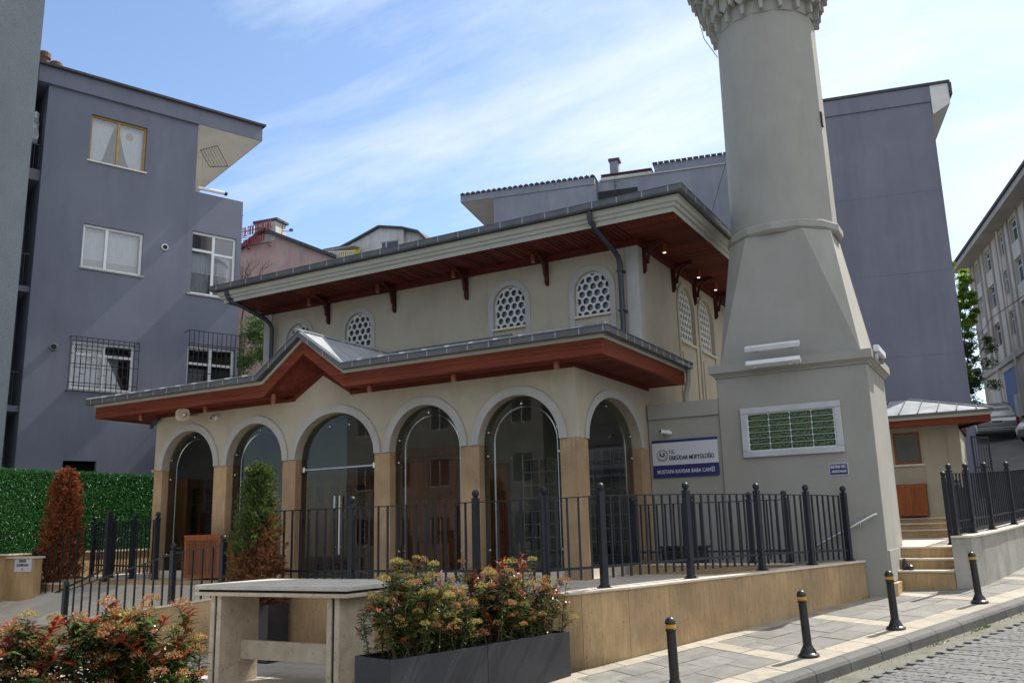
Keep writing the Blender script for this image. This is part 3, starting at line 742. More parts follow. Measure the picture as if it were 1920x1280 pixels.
# porch interior
m = MB()
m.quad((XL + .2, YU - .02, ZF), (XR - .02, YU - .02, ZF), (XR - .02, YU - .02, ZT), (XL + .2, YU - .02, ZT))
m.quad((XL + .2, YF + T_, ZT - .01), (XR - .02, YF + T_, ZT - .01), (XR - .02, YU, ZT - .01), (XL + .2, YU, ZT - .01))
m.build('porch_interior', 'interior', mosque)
def door_panel(x0, x1, z1, nm='wooden_door'):
    m = MB(); m.box(x0, x1, YU - .12, YU - .03, ZF, z1); d = m.build(nm, 'oak', mosque)
    for k in range(2):
        for (za, zb) in ((ZF + .15, ZF + .75), (ZF + .85, ZF + 1.55), (ZF + 1.65, z1 - .12)):
            xa = x0 + .1 + k * (x1 - x0) / 2; xb = x0 + (x1 - x0) / 2 * (k + 1) - .1
            m = MB(); m.box(xa, xb, YU - .15, YU - .121, za, zb); m.build('door_panel', 'redbox', d, bev=0.01, seg=1)
door_panel(-12.35, -10.75, 3.3)
m = MB(); m.box(-12.55, -12.36, YU - .16, YU - .025, ZF, 3.5); m.box(-10.74, -10.55, YU - .16, YU - .025, ZF, 3.5); m.box(-12.55, -10.55, YU - .16, YU - .025, 3.31, 3.5); m.build('door_frame', 'oak', mosque)
door_panel(-10.35, -9.55, 3.05, 'side_door')
m = MB(); m.box(-9.2, -8.2, YU - .06, YU - .025, 1.2, 3.1); w_ = m.build('inner_window', 'darkglass', mosque)
m = MB()
for k in range(6): m.box(-9.2 + k * .2 - .01, -9.2 + k * .2 + .01, YU - .075, YU - .061, 1.2, 3.1)
for k in range(8): m.box(-9.2, -8.2, YU - .078, YU - .062, 1.2 + k * .27 - .01, 1.2 + k * .27 + .01)
m.build('lattice_bar', 'trim', w_)
m = MB(); m.box(-7.95, -6.75, YU - .06, YU - .025, 1.1, 3.2); w_ = m.build('inner_window', 'darkglass', mosque)
m = MB()
for k in range(7): m.box(-7.95 + k * .2 - .01, -7.95 + k * .2 + .01, YU - .075, YU - .061, 1.1, 3.2)
for k in range(9): m.box(-7.95, -6.75, YU - .078, YU - .062, 1.1 + k * .26 - .01, 1.1 + k * .26 + .01)
m.build('lattice_bar', 'trim', w_)
def shoe_rack(W, Fq, label, p):
    t = thing('shoe_rack', label, 'shoe rack', p, 'shoe racks inside the glazed porch')
    m = MB(); m.box(0, W, 0, .03, ZF, 2.75, F=Fq); m.build('back_panel', 'dark', t)
    n = max(2, round(W / .42))
    for k in range(n + 1):
        x = W * k / n; m = MB(); m.box(x - .08, x + .08, .035, .40, ZF, 2.75, F=Fq); m.build('upright', 'oak', t)
    for k in range(9):
        z = ZF + .08 + k * .215
        for q in range(n):
            m = MB(); m.box(W * q / n + .081, W * (q + 1) / n - .081, .036, .34, z, z + .02, F=Fq); m.build('shelf', 'oak', t)
    m = MB(); m.box(-.1, W + .1, 0, .42, 2.751, 2.95, F=Fq); m.build('top_board', 'oak', t)
shoe_rack(2.4, lambda s_, o, z: (XL + .21 + o, 13.95 + s_, z), 'brown wooden shoe rack seen through the leftmost porch arch', (-16.6, 15, ZF))
shoe_rack(2.5, lambda s_, o, z: (-15.6 + s_, YU - .03 - o, z), 'brown wooden shoe rack just left of the entrance doors inside the porch', (-14.3, 16.4, ZF))

# hall walls above the porch
WF = []  # front windows: centre, half width, bottom, springing
for xc in (-15.79, -13.81, -9.47, -7.43): WF.append((xc, 0.41, 6.06, 6.61))
WS = [(19.72, 0.56, 5.80, 6.60), (21.24, 0.56, 5.80, 6.60)]
ZW = 7.46
def wall_arched(mb, a0, a1, zb, zt, wins, F, depth=0.16, n=18):
    prev = a0
    for (c, h, wb, sp) in wins:
        x0, x1 = c - h, c + h
        mb.quad(F(prev, zb, 0), F(x0, zb, 0), F(x0, zt, 0), F(prev, zt, 0))
        mb.quad(F(x0, zb, 0), F(x1, zb, 0), F(x1, wb, 0), F(x0, wb, 0))
        pts = [(x0, wb)] + arch_pts(x0, x1, sp, h, n) + [(x1, wb)]
        for k in range(1, len(pts) - 2):
            (p0, q0), (p1, q1) = pts[k], pts[k + 1]
            mb.quad(F(p0, q0, 0), F(p1, q1, 0), F(p1, zt, 0), F(p0, zt, 0))
        for k in range(len(pts)):
            (p0, q0), (p1, q1) = pts[k], pts[(k + 1) % len(pts)]
            mb.quad(F(p0, q0, 0), F(p0, q0, depth), F(p1, q1, depth), F(p1, q1, 0))
        prev = x1
    mb.quad(F(prev, zb, 0), F(a1, zb, 0), F(a1, zt, 0), F(prev, zt, 0))
Ff = lambda x, z, d: (x, YU + d, z)
Fs = lambda y, z, d: (XR - d, y, z)
YB = 25.6
m = MB(); wall_arched(m, XL, XR, 4.3, ZW, WF, Ff); wall_arched(m, YU, YB, 0.3, ZW, WS, Fs)
m.quad((XL, YU, 0), (XL, YB, 0), (XL, YB, ZW), (XL, YU, ZW)); m.quad((XL, YB, 0), (XR, YB, 0), (XR, YB, ZW), (XL, YB, ZW))
m.build('hall_wall', 'plaster', mosque, fix=False)
m = MB(); m.box(-6.62, XR + .028, YU - .028, YU + .24, 4.42, ZW - .03); m.build('corner_pilaster', 'trim', mosque)
m = MB(); m.box(XL - .028, -16.72, YU - .028, YU + .24, 4.42, ZW - .03); m.build('corner_pilaster', 'trim', mosque)
# gypsum lattice windows
def sh_clip(poly, clip):
    out = list(poly)
    for i in range(len(clip)):
        a = clip[i]; b = clip[(i + 1) % len(clip)]; inp = out; out = []
        side = lambda p: (b[0] - a[0]) * (p[1] - a[1]) - (b[1] - a[1]) * (p[0] - a[0])
        for k in range(len(inp)):
            p, q = inp[k - 1], inp[k]; sp, sq = side(p), side(q)
            if sq >= 0:
                if sp < 0: t = sp / (sp - sq); out.append((p[0] + (q[0] - p[0]) * t, p[1] + (q[1] - p[1]) * t))
                out.append(q)
            elif sp >= 0: t = sp / (sp - sq); out.append((p[0] + (q[0] - p[0]) * t, p[1] + (q[1] - p[1]) * t))
        if not out: return []
    return out
def lattice_mesh(h, wb, sp, r=0.072, pitch=0.178):
    outer = [(-h, wb), (h, wb)] + list(reversed([(x, z) for x, z in arch_pts(-h, h, sp, h, 22)]))
    hi = h - 0.035; clip = [(-hi, wb + .03), (hi, wb + .03)] + list(reversed(arch_pts(-hi, hi, sp, hi, 22)))
    cu = bpy.data.curves.new('lattice', 'CURVE'); cu.dimensions = '2D'; cu.fill_mode = 'BOTH'; cu.extrude = 0.02
    def addsp(pts):
        s = cu.splines.new('POLY'); s.points.add(len(pts) - 1)
        for i, (x, z) in enumerate(pts): s.points[i].co = (x, z, 0, 1)
        s.use_cyclic_u = True
    addsp(outer)
    row = 0; z = wb + 0.03
    while z < sp + h:
        x = -h * 1.2 - (pitch / 2 if row % 2 else 0)
        x = -pitch * 4 + (pitch / 2 if row % 2 else 0)
        while x < h * 1.3:
            c = [(x + r * math.cos(2 * PI * k / 18), z + r * math.sin(2 * PI * k / 18)) for k in range(18)]
            q = sh_clip(c, clip)
            if len(q) >= 3:
                ar = abs(sum(q[i - 1][0] * q[i][1] - q[i][0] * q[i - 1][1] for i in range(len(q)))) / 2
                if ar > 0.12 * PI * r * r: addsp(q)
            x += pitch
        z += pitch * 0.866; row += 1
    t = bpy.data.objects.new('lattice', cu); col.objects.link(t)
    me = bpy.data.meshes.new_from_object(t.evaluated_get(bpy.context.evaluated_depsgraph_get()))
    bpy.data.objects.remove(t); me.materials.clear(); me.materials.append(K['lattice']); return me
K['lattice'] = mat('gypsum lattice', (0.56, 0.56, 0.55), (0.62, 0.62, 0.61), 0.8, 4)
lat_f = lattice_mesh(0.41, 0.0, 0.55); lat_s = lattice_mesh(0.56, 0.0, 0.80)
for (c, h, wb, sp) in WF:
    t_ = trim(c - h, c + h, sp, h, 0.13, lambda x, z, d: (x, YU - d, z), 0.025, 'window_trim', 'trim', mosque, leg=sp - 5.72)
    m = MB(); m.box(c - h - .02, c + h + .02, YU - .06, YU + .10, wb - .045, wb - .002); m.build('window_sill', 'coping', t_)
    o = put('lattice', lat_f, t_); o.matrix_basis = Matrix.Translation((c, YU + .085, wb)) @ Matrix.Rotation(PI / 2, 4, 'X')
    m = MB(); m.box(c - h, c + h, YU + .135, YU + .15, wb, sp + h); m.build('window_glass', 'latticeglass', t_)
for (c, h, wb, sp) in WS:
    t_ = trim(c - h, c + h, sp, h, 0.11, lambda y, z, d: (XR + d, y, z), 0.03, 'window_trim', 'plaster', mosque, leg=sp - 3.2)
    m = MB(); m.box(XR - .10, XR + .07, c - h - .02, c + h + .02, wb - .045, wb - .002); m.build('window_sill', 'coping', t_)
    o = put('lattice', lat_s, t_); o.matrix_basis = Matrix.Translation((XR - .085, c, wb)) @ Matrix.Rotation(PI / 2, 4, 'Z') @ Matrix.Rotation(PI / 2, 4, 'X')
    m = MB(); m.box(XR - .15, XR - .135, c - h, c + h, wb, sp + h); m.build('window_glass', 'latticeglass', t_)
    m = MB(); m.box(XR + .001, XR + .02, c - h + .12, c + h - .12, 3.3, wb - .25); m.build('wall_panel', 'plaster', t_)

# ------------------------------------------------------------------ upper eaves
EXL, EXR, EYF, EYB = -17.20, -5.13, 15.50, 26.6        # inner edge of the cornice moulding
ZS = 7.55
# tongue and groove soffit boards (fine strips, joined)
def soffit_strips(name, x0, x1, y0, y1, z, along, m_, w=0.115):
    mb = MB(); g = .010
    if along == 'Y':
        n = int((x1 - x0) / w)
        for i in range(n): mb.box(x0 + i * w + g, x0 + (i + 1) * w - g, y0, y1, z - .014, z + .01)
    else:
        n = int((y1 - y0) / w)
        for i in range(n): mb.box(x0, x1, y0 + i * w + g, y0 + (i + 1) * w - g, z - .014, z + .01)
    mb.quad((x0, y0, z + .004), (x1, y0, z + .004), (x1, y1, z + .004), (x0, y1, z + .004), mi=1)
    return mb.build(name, [m_, 'groove'], mosque)
stuff(soffit_strips('soffit_boards', EXL, XR, EYF, YU + .02, ZS, 'Y', 'soffit'))
stuff(soffit_strips('soffit_boards', XR, EXR, EYF, EYB, ZS + .001, 'X', 'soffitx'))
stuff(soffit_strips('soffit_boards', EXL, XL, YU + .02, EYB, ZS + .001, 'X', 'soffitx'))
for a in ((XL - .09, XR + .09, YU - .09, YU - .001), ):
    m = MB(); m.box(*a, 7.40, ZS - .008); m.build('frieze_board', 'friezewood', mosque)
m = MB(); m.box(XR + .001, XR + .088, YU - .001, YB, 7.40, ZS - .008); m.build('frieze_board', 'friezewood', mosque)
m = MB(); m.box(XL - .088, XL - .001, YU - .001, YB, 7.40, ZS - .008); m.build('frieze_board', 'friezewood', mosque)
# stepped cornice moulding swept round the eave, mitred corners
def sweep_rect(prof, x0, x1, y0, y1, name, m_, parent, smooth=False, back=True):
    # prof: (out, z); out grows away from the building
    mb = MB(); n = len(prof)
    rings = []
    for o_, z_ in prof: rings.append([(x0 - o_, y1 + (o_ if back else 0), z_), (x0 - o_, y0 - o_, z_), (x1 + o_, y0 - o_, z_), (x1 + o_, y1 + (o_ if back else 0), z_)])
    for i in range(n - 1): mb.strip(rings[i], rings[i + 1], close=back)
    return mb.build(name, m_, parent)
sweep_rect([(0, ZS - .02), (0, ZS + .05), (.0, ZS + .005), (.02, ZS - .03), (.03, ZS + .06), (.075, ZS + .075), (.085, ZS + .13), (.13, ZS + .15), (.15, ZS + .215), (.20, ZS + .235), (.10, ZS + .26)], EXL, EXR, EYF, EYB, 'cornice', 'cornice', mosque)
sweep_rect([(.14, ZS + .255), (.27, ZS + .265), (.295, ZS + .29), (.295, ZS + .385), (.305, ZS + .395), (.305, ZS + .405), (.275, ZS + .405), (.27, ZS + .30), (.15, ZS + .28)], EXL, EXR, EYF, EYB, 'gutter', 'gutter', mosque)
gx0, gx1, gy0, gy1 = EXL - .297, EXR + .297, EYF - .297, EYB + .297
def clips_x(x0, x1, y, z, n, sgn):
    cl = MB().box(-.012, .012, -.006, 0, -.118, .014).mesh('gutter_clip', 'clip')
    for i in range(n): put('gutter_clip', cl, mosque, (x0 + (x1 - x0) * (i + .5) / n, y, z))
def clips_y(y0, y1, x, z, n):
    cl = MB().box(0, .006, -.012, .012, -.118, .014).mesh('gutter_clip', 'clip')
    for i in range(n): put('gutter_clip', cl, mosque, (x, y0 + (y1 - y0) * (i + .5) / n, z))
clips_x(gx0, gx1, gy0, ZS + .39, 24, -1); clips_y(gy0, gy1, gx1, ZS + .39, 21)
# upper hipped roof with standing seams
def hip_roof(x0, x1, y0, y1, z0, pitch_, name):
    w = (x1 - x0) / 2; h = w * pitch_; r0, r1 = y0 + w, y1 - w; xm = (x0 + x1) / 2
    if r0 > r1: r0 = r1 = (y0 + y1) / 2
    mb = MB(); A, B, C_, D = (x0, y0, z0), (x1, y0, z0), (x1, y1, z0), (x0, y1, z0); P, Q = (xm, r0, z0 + h), (xm, r1, z0 + h)
    mb.quad(A, B, P); mb.quad(B, C_, Q, P); mb.quad(C_, D, Q); mb.quad(D, A, P, Q)
    ro = mb.build(name, 'roofmetal', mosque)
    mb = MB(); n = int((y1 - y0) / .5)
    for i in range(1, n):
        y = y0 + i * (y1 - y0) / n
        t = min(1, (y - y0) / w, (y1 - y) / w)
        for xe in (x0, x1): mb.bar((xe, y, z0 + .01), (xe + (xm - xe) * t, y, z0 + h * t + .01), .02, .035)
    n = int((x1 - x0) / .5)
    for i in range(1, n):
        x = x0 + i * (x1 - x0) / n; t = 1 - abs(x - xm) / w
        mb.bar((x, y0, z0 + .01), (x, y0 + w * t, z0 + h * t + .01), .02, .035)
    mb.build('roof_seam', 'roofmetal', ro); return ro
hip_roof(EXL - .28, EXR + .28, EYF - .28, EYB + .28, ZS + .37, 0.30, 'upper_roof')
# timber brackets and copper down-lights under the upper eave
def bracket_mesh():
    mb = MB()
    mb.box(-.035, .035, -.09, 0, -.62, -.02)                      # post on the wall
    mb.box(-.035, .035, -.50, -.02, -.10, -.02)
    n = 7; A = []; B = []
    for k in range(n):
        a = PI / 2 * k / (n - 1); y = -.09 - .30 * (1 - math.cos(a)); z = -.48 + .38 * math.sin(a)
        A.append((y, z)); B.append((y - .055, z + .0))
    for k in range(n - 1):
        (ya, za), (yb, zb) = A[k], A[k + 1]; (yc, zc), (yd, zd) = B[k], B[k + 1]
        for x in (-.03, .03): mb.quad((x, ya, za), (x, yb, zb), (x, yd, zd), (x, yc, zc))
        mb.quad((-.03, ya, za), (.03, ya, za), (.03, yb, zb), (-.03, yb, zb)); mb.quad((-.03, yc, zc), (.03, yc, zc), (.03, yd, zd), (-.03, yd, zd))
    mb.prism([(-.09, -.62), (0, -.62), (0, -.68), (-.04, -.68)], lambda a, b, d: (d, a, b), -.033, .033)
    return mb.mesh('bracket', 'bracketwood')
br = bracket_mesh()
for x in (-14.75, -12.66, -10.58, -8.48): put('bracket', br, mosque, (x, YU - .001, ZS - .006))
for y in (17.0, 18.85, 20.36, 22.1, 23.8): put('bracket', br, mosque, (XR + .001, y, ZS - .006), (0, 0, PI / 2))
lamp_me = MB().lathe([(.052, 0), (.055, .004), (.055, .20), (.05, .205)], 16).mesh('lamp', 'lampwood', smooth=False)
bulb_lit = MB().lathe([(.028, 0), (.036, .003), (.036, .006)], 12).mesh('bulb', 'lit')
bulb_off = MB().lathe([(.028, 0), (.036, .003), (.036, .006)], 12).mesh('bulb', 'dullbulb')
def lamp(x, y, z, lit=False):
    o = put('down_light', lamp_me, mosque, (x, y, z)); put('bulb', bulb_lit if lit else bulb_off, o, (x, y, z - .004))
for x in (-15.15, -12.95, -10.75, -8.66): lamp(x, 16.38, ZS - .20)
for y in (17.36, 19.68, 21.03): lamp(-5.99, y, ZS - .20, True)
# downpipes
def pipe(pts, r, m_, sq=False, nm='downpipe'):
    mb = MB(); mb.tube(pts, r, 12); o = mb.build(nm, m_, mosque); smooth_angle(o, 50); return o
pipe([(-6.79, 15.32, 7.82), (-6.79, 15.32, 7.70), (-6.79, 15.36, 7.60), (-6.72, 16.35, 7.24), (-6.70, 16.50, 7.15), (-6.70, 16.56, 7.0), (-6.70, 16.57, 5.45)], .055, 'pipe')
pipe([(-16.98, 15.32, 7.82), (-16.98, 15.32, 7.70), (-16.97, 15.38, 7.58), (-16.62, 16.32, 7.20), (-16.60, 16.48, 7.10), (-16.60, 16.56, 6.98), (-16.60, 16.57, 5.4)], .055, 'pipe')
m = MB()
for z in (6.85, 6.0): m.box(-6.775, -6.625, 16.5, YU, z, z + .03)
m.build('pipe_bracket', 'pipe', mosque)

# ------------------------------------------------------------------ lower eaves
BX0, BX1, BY0, BY1 = -18.43, -5.60, 12.895, 16.95
ZB0, ZB1 = 4.395, 4.655
GC, GH, GR = -12.06, 1.06, 0.77                         # gable centre, half width, rise
def gab(x, z): d = abs(x - GC); return z + (GR * (1 - d / GH) if d < GH else 0)
def profile_run(z0, z1, y0, y1, name, m_, xs, extra=0.0):
    mb = MB()
    for i in range(len(xs) - 1):
        a, b = xs[i], xs[i + 1]
        P = []
        for x in (a, b):
            P.append([(x, y0, gab(x, z0)), (x, y1, gab(x, z0)), (x, y1, gab(x, z1)), (x, y0, gab(x, z1))])
        for k in range(4): mb.quad(P[0][k], P[0][(k + 1) % 4], P[1][(k + 1) % 4], P[1][k])
        if i == 0: mb.quad(*P[0])
        if i == len(xs) - 2: mb.quad(*P[1])
    return mb.build(name, m_, mosque)
GX = [GC - GH, GC, GC + GH]
profile_run(ZB0, ZB1, BY0, BY0 + .10, 'eave_beam', 'beam', [BX0, -15.6, GX[0]])
profile_run(ZB0, ZB1, BY0, BY0 + .10, 'gable_board', 'beam', [GX[0], GX[1]])
profile_run(ZB0, ZB1, BY0, BY0 + .10, 'gable_board', 'beam', [GX[1], GX[2]])
profile_run(ZB0, ZB1, BY0, BY0 + .10, 'eave_beam', 'beam', [GX[2], -8.2, BX1])
m = MB(); m.box(BX1 - .10, BX1, BY0 + .101, BY1, ZB0, ZB1); m.build('eave_beam', 'beamy', mosque)
m = MB(); m.box(BX0, BX0 + .10, BY0 + .101, BY1, ZB0, ZB1); m.build('eave_beam', 'beamy', mosque)
m = MB(); m.box(XR + .02, BX1 - .101, BY1 - .06, BY1, ZB0, ZB1); m.build('end_board', 'beam', mosque)
# soffit: flat boards plus the gable's sloping lining
def soff_low(x0, x1):
    mb = MB(); n = int((BY1 - .06 - BY0 - .1) / .09); z = ZB0 + .03
    for i in range(n):
        ya = BY0 + .1 + i * .09; mb.box(x0, x1, ya + .008, ya + .082, z - .012, z + .01)
    mb.quad((x0, BY0 + .1, z + .003), (x1, BY0 + .1, z + .003), (x1, BY1 - .06, z + .003), (x0, BY1 - .06, z + .003), mi=1)
    return stuff(mb.build('porch_soffit', ['soffitx', 'groove'], mosque))
soff_low(BX0 + .1, GX[0]); soff_low(GX[2], BX1 - .1)
WGL, WGR, WGA = -12.72, -11.30, 4.86
mb = MB()
for (xa, za, xb, zb, wa, wza, wb_, wzb) in ((GX[0], ZB0 + .03, GC, ZB0 + GR + .03, WGL, 4.45, -12.0, WGA), (GC, ZB0 + GR + .03, GX[2], ZB0 + .03, -12.0, WGA, WGR, 4.45)):
    n = 10
    for k in range(n):
        t0, t1 = k / n + .004, (k + 1) / n - .004
        mb.quad((xa + (xb - xa) * t0, BY0 + .1, za + (zb - za) * t0), (xa + (xb - xa) * t1, BY0 + .1, za + (zb - za) * t1), (wa + (wb_ - wa) * t1, YF - .002, wza + (wzb - wza) * t1), (wa + (wb_ - wa) * t0, YF - .002, wza + (wzb - wza) * t0))
    mb.quad((xa, BY0 + .1, za + .012), (xb, BY0 + .1, zb + .012), (wb_, YF - .002, wzb + .012), (wa, YF - .002, wza + .012))
mb.quad((GX[0], BY0 + .1, ZB0 + .03), (WGL, YF - .002, 4.45), (GX[0], YF + .05, ZB0 + .03)); mb.quad((GX[2], BY0 + .1, ZB0 + .03), (WGR, YF - .002, 4.45), (GX[2], YF + .05, ZB0 + .03))
mb.build('gable_lining', 'soffit', mosque, fix=False)
for a in ((XL - .03, WGL - .02), (WGR + .02, XR + .03)):
    m = MB(); m.box(a[0], a[1], YF - .03, YF - .001, 4.335, ZB0 + .022); m.build('frieze_board', 'friezewood', mosque)
m = MB(); m.box(XR + .001, XR + .03, YF - .001, BY1 - .07, 4.335, ZB0 + .022); m.build('frieze_board', 'friezewood', mosque)
m = MB(); m.bar((WGL - .03, YF - .02, 4.40), (-12.0, YF - .02, WGA - .02), .03, .07); m.bar((-12.0, YF - .02, WGA - .02), (WGR + .03, YF - .02, 4.40), .03, .07); m.build('gable_frieze', 'friezewood', mosque)
# cream fillet board and gutter above the beam, following the gable
def ell_run(z0, z1, o0, o1, name, m_, with_gable=True):
    X0, X1, Y0 = BX0 - o1, BX1 + o1, BY0 - o1
    xs = [X0, GX[0] - (o1 * .3), GC, GX[2] + (o1 * .3), X1]
    mb = MB()
    yi = BY0 - o0 + .0
    for i in range(4):
        a, b = xs[i], xs[i + 1]
        ai = max(a, BX0 - o0) if i == 0 else a; bi = min(b, BX1 + o0) if i == 3 else b
        P = [[(a, Y0, gab(a, z0)), (ai, yi, gab(a, z0)), (ai, yi, gab(a, z1)), (a, Y0, gab(a, z1))], [(b, Y0, gab(b, z0)), (bi, yi, gab(b, z0)), (bi, yi, gab(b, z1)), (b, Y0, gab(b, z1))]]
        for k in range(4): mb.quad(P[0][k], P[0][(k + 1) % 4], P[1][(k + 1) % 4], P[1][k])
    for xe, xi in ((X1, BX1 + o0), (X0, BX0 - o0)):
        P = [[(xe, Y0, z0), (xi, yi, z0), (xi, yi, z1), (xe, Y0, z1)], [(xe, BY1 + .1, z0), (xi, BY1 + .1, z0), (xi, BY1 + .1, z1), (xe, BY1 + .1, z1)]]
        for k in range(4): mb.quad(P[0][k], P[0][(k + 1) % 4], P[1][(k + 1) % 4], P[1][k])
        mb.quad(*P[1])
    return mb.build(name, m_, mosque)
ell_run(ZB1 + .001, ZB1 + .060, -.06, .035, 'fillet_board', 'cornice')
ell_run(ZB1 + .061, ZB1 + .165, .0, .165, 'gutter', 'gutter')
ell_run(ZB1 + .166, ZB1 + .180, .10, .180, 'gutter_lip', 'gutter')
ZG = ZB1 + .17
clipm = MB().box(-.010, .010, -.006, 0, -.106, .008).mesh('gutter_clip', 'clip')
x = -18.4
while x < -5.5:
    if abs(x - GC) > GH + .05: put('gutter_clip', clipm, mosque, (x, BY0 - .166, ZG))
    x += .43
for t in (-.72, -.3, .25, .62): put('gutter_clip', clipm, mosque, (GC + t * GH, BY0 - .166, ZG + GR * (1 - abs(t))))
clips_y(BY0 + .1, BY1, BX1 + .166, ZG - .002, 11)
# lower roof planes
RX0, RX1, RY0 = BX0 - .15, BX1 + .15, BY0 - .15
ZR, SL = ZG + .012, 0.245
def zr(y): return ZR + SL * (y - RY0)
hy = YU - .002
dx = (hy - RY0)
mb = MB()
ridge_y = RY0 + GR / SL if GR / SL < dx else hy
zg_ = lambda x: ZR + GR * (1 - abs(x - GC) / (GH + .03)) if abs(x - GC) < GH + .03 else ZR
GA, GB = GC - GH - .03, GC + GH + .03
mb.quad((RX0, RY0, ZR), (GA, RY0, ZR), (GC, ridge_y, zr(ridge_y)), (GC, hy, zr(hy)), (RX0 + dx, hy, zr(hy)))
mb.quad((GB, RY0, ZR), (RX1, RY0, ZR), (RX1 - dx, hy, zr(hy)), (GC, hy, zr(hy)), (GC, ridge_y, zr(ridge_y)))
mb.quad((RX1, RY0, ZR), (RX1, BY1, ZR), (XR, BY1, ZR + SL * (RX1 - XR)), (XR, hy, ZR + SL * (RX1 - XR)), (RX1 - dx, hy, zr(hy)))
mb.quad((RX0, RY0, ZR), (RX0 + dx, hy, zr(hy)), (XL, hy, ZR + SL * (XL - RX0)), (XL, BY1, ZR + SL * (XL - RX0)), (RX0, BY1, ZR))
mb.quad((GA, RY0, ZR), (GC, RY0, ZR + GR), (GC, ridge_y, zr(ridge_y))); mb.quad((GC, RY0, ZR + GR), (GB, RY0, ZR), (GC, ridge_y, zr(ridge_y)))
lr = mb.build('porch_roof', 'roofmetal', mosque)
mb = MB()
x = RX0 + .5
while x < RX1:
    if x < GA or x > GB:
        ye = min(hy, RY0 + min(x - RX0, RX1 - x)); mb.bar((x, RY0, ZR + .012), (x, ye, zr(ye) + .012), .02, .035)
    else:
        t = 1 - abs(x - GC) / (GH + .03); ys = RY0 + (ridge_y - RY0) * t; mb.bar((x, ys, zr(ys) + .012), (x, hy, zr(hy) + .012), .02, .035)
    x += .5
for sg in (-1, 1):
    for yy in [RY0 + .05 + k * .62 for k in range(6)]:
        t = (yy - RY0) / (ridge_y - RY0)
        if t < 1: mb.bar((GC, yy, ZR + GR + .012), (GC + sg * (GH + .03) * (1 - t), yy, ZR + GR * t + .012), .02, .03)
for a, b in (((GC, RY0 - .03, ZR + GR + .02), (GC, ridge_y, zr(ridge_y) + .02)), ((RX1, RY0, ZR + .015), (RX1 - dx, hy, zr(hy) + .015)), ((RX0, RY0, ZR + .015), (RX0 + dx, hy, zr(hy) + .015))): mb.bar(a, b, .07, .035)
mb.build('roof_seam', 'roofmetal', lr)
mb = MB(); mb.box(RX0 + dx, RX1 - dx, hy - .05, hy + .001, zr(hy) - .05, zr(hy) + .09); mb.build('flashing', 'gutter', lr)
for i, x in enumerate((-17.03, -14.95, -12.98, -10.50, -8.59, -6.52)): lamp(x, 13.06, 4.265)
# grey plastic downpipe at the porch's right rear corner
pipe([(-5.52, 16.98, 4.70), (-5.53, 16.98, 4.45), (-5.60, 16.98, 4.20), (-5.60, 16.98, 3.5)], .05, 'greypipe')
pipe([(-16.75, 13.3, 4.30), (-17.1, 13.42, 4.20), (-17.35, 13.6, 4.18)], .045, 'pipe')
m = MB(); m.box(-12.3, -11.9, 16.0, 16.1, 4.0, 4.2); 

# ------------------------------------------------------------------ screen wall between mosque and minaret
sw = thing('screen_wall', 'plain grey beige wall with raised top band joining mosque and minaret', 'wall', (-5.6, 16.8, 0.8))
m = MB(); m.box(XR + .02, -4.87, YU + .045, YU + .30, -0.9, 3.72); m.build('wall_panel', 'minplaster', sw)
m = MB(); m.box(XR + .031, -4.885, YU + .002, YU + .32, 3.721, 4.02); m.build('top_band', 'minplaster', sw)

# ------------------------------------------------------------------ minaret
min_ = thing('minaret', 'tall grey beige minaret with square base, tapered foot and muqarnas balcony', 'minaret', (-3.5, 17.8, 0.5))
BX = (-4.88, -2.12); BYm = (16.70, 18.95); MC = (-3.565, 17.78); RS = 1.005
m = MB(); m.box(BX[0], BX[1], BYm[0], BYm[1], -1.0, 4.42); m.build('base', 'minplaster', min_, bev=0.012, seg=1)
m = MB(); m.box(-2.119, -2.085, BYm[0] + .02, BYm[1] + .02, 0.60, 1.12); m.build('plinth', 'minplaster', min_)
def ring_box(x0, x1, y0, y1, prof, name, m_, parent):
    mb = MB(); R_ = [[(x0 - o, y0 - o, z), (x1 + o, y0 - o, z), (x1 + o, y1 + o, z), (x0 - o, y1 + o, z)] for o, z in prof]
    for i in range(len(R_) - 1): mb.strip(R_[i], R_[i + 1], close=True)
    return mb.build(name, m_, parent)
ring_box(BX[0], BX[1], BYm[0], BYm[1], [(0.002, 4.40), (.03, 4.405), (.035, 4.44), (.06, 4.45), (.085, 4.485), (.115, 4.49), (.115, 4.645), (-.12, 4.665)], 'cornice', 'minplaster', min_)
bm = bmesh.new()
n16 = 14
cxm = (BX[0] + BX[1]) / 2; cym = (BYm[0] + BYm[1]) / 2
for dx_, dy_ in ((-1, -1), (1, -1), (1, 1), (-1, 1)): bm.verts.new((cxm + dx_ * 1.30, cym + dy_ * (BYm[1] - BYm[0] - .12) / 2, 4.64))
for sx, sy in ((-1, -1), (1, -1), (1, 1), (-1, 1)):
    for ax_, ay_ in ((0.985, .54), (.54, 0.985)): bm.verts.new((MC[0] + sx * ax_, MC[1] + sy * ay_, 7.16))
bmesh.ops.convex_hull(bm, input=bm.verts)
bmesh.ops.dissolve_limit(bm, angle_limit=R(1), verts=bm.verts, edges=bm.edges)
me = bpy.data.meshes.new('foot'); bm.to_mesh(me); bm.free(); me.materials.append(K['minplaster']); put('tapered_foot', me, min_)
m = MB(); m.lathe([(RS * 1.06, 7.15), (RS * 1.06 + .03, 7.17), (RS * 1.06 + .07, 7.21), (RS * 1.06 + .07, 7.33), (RS * 1.06 + .05, 7.355), (RS, 7.37)], n16, (MC[0], MC[1], 0), a0=PI / n16); m.build('ring_moulding', 'minplaster', min_)
m = MB(); m.lathe([(RS * 1.035, 7.36), (RS, 11.95)], n16, (MC[0], MC[1], 0), a0=R(-15)); sh_ = smooth_angle(m.build('shaft', 'minplaster', min_), 40)
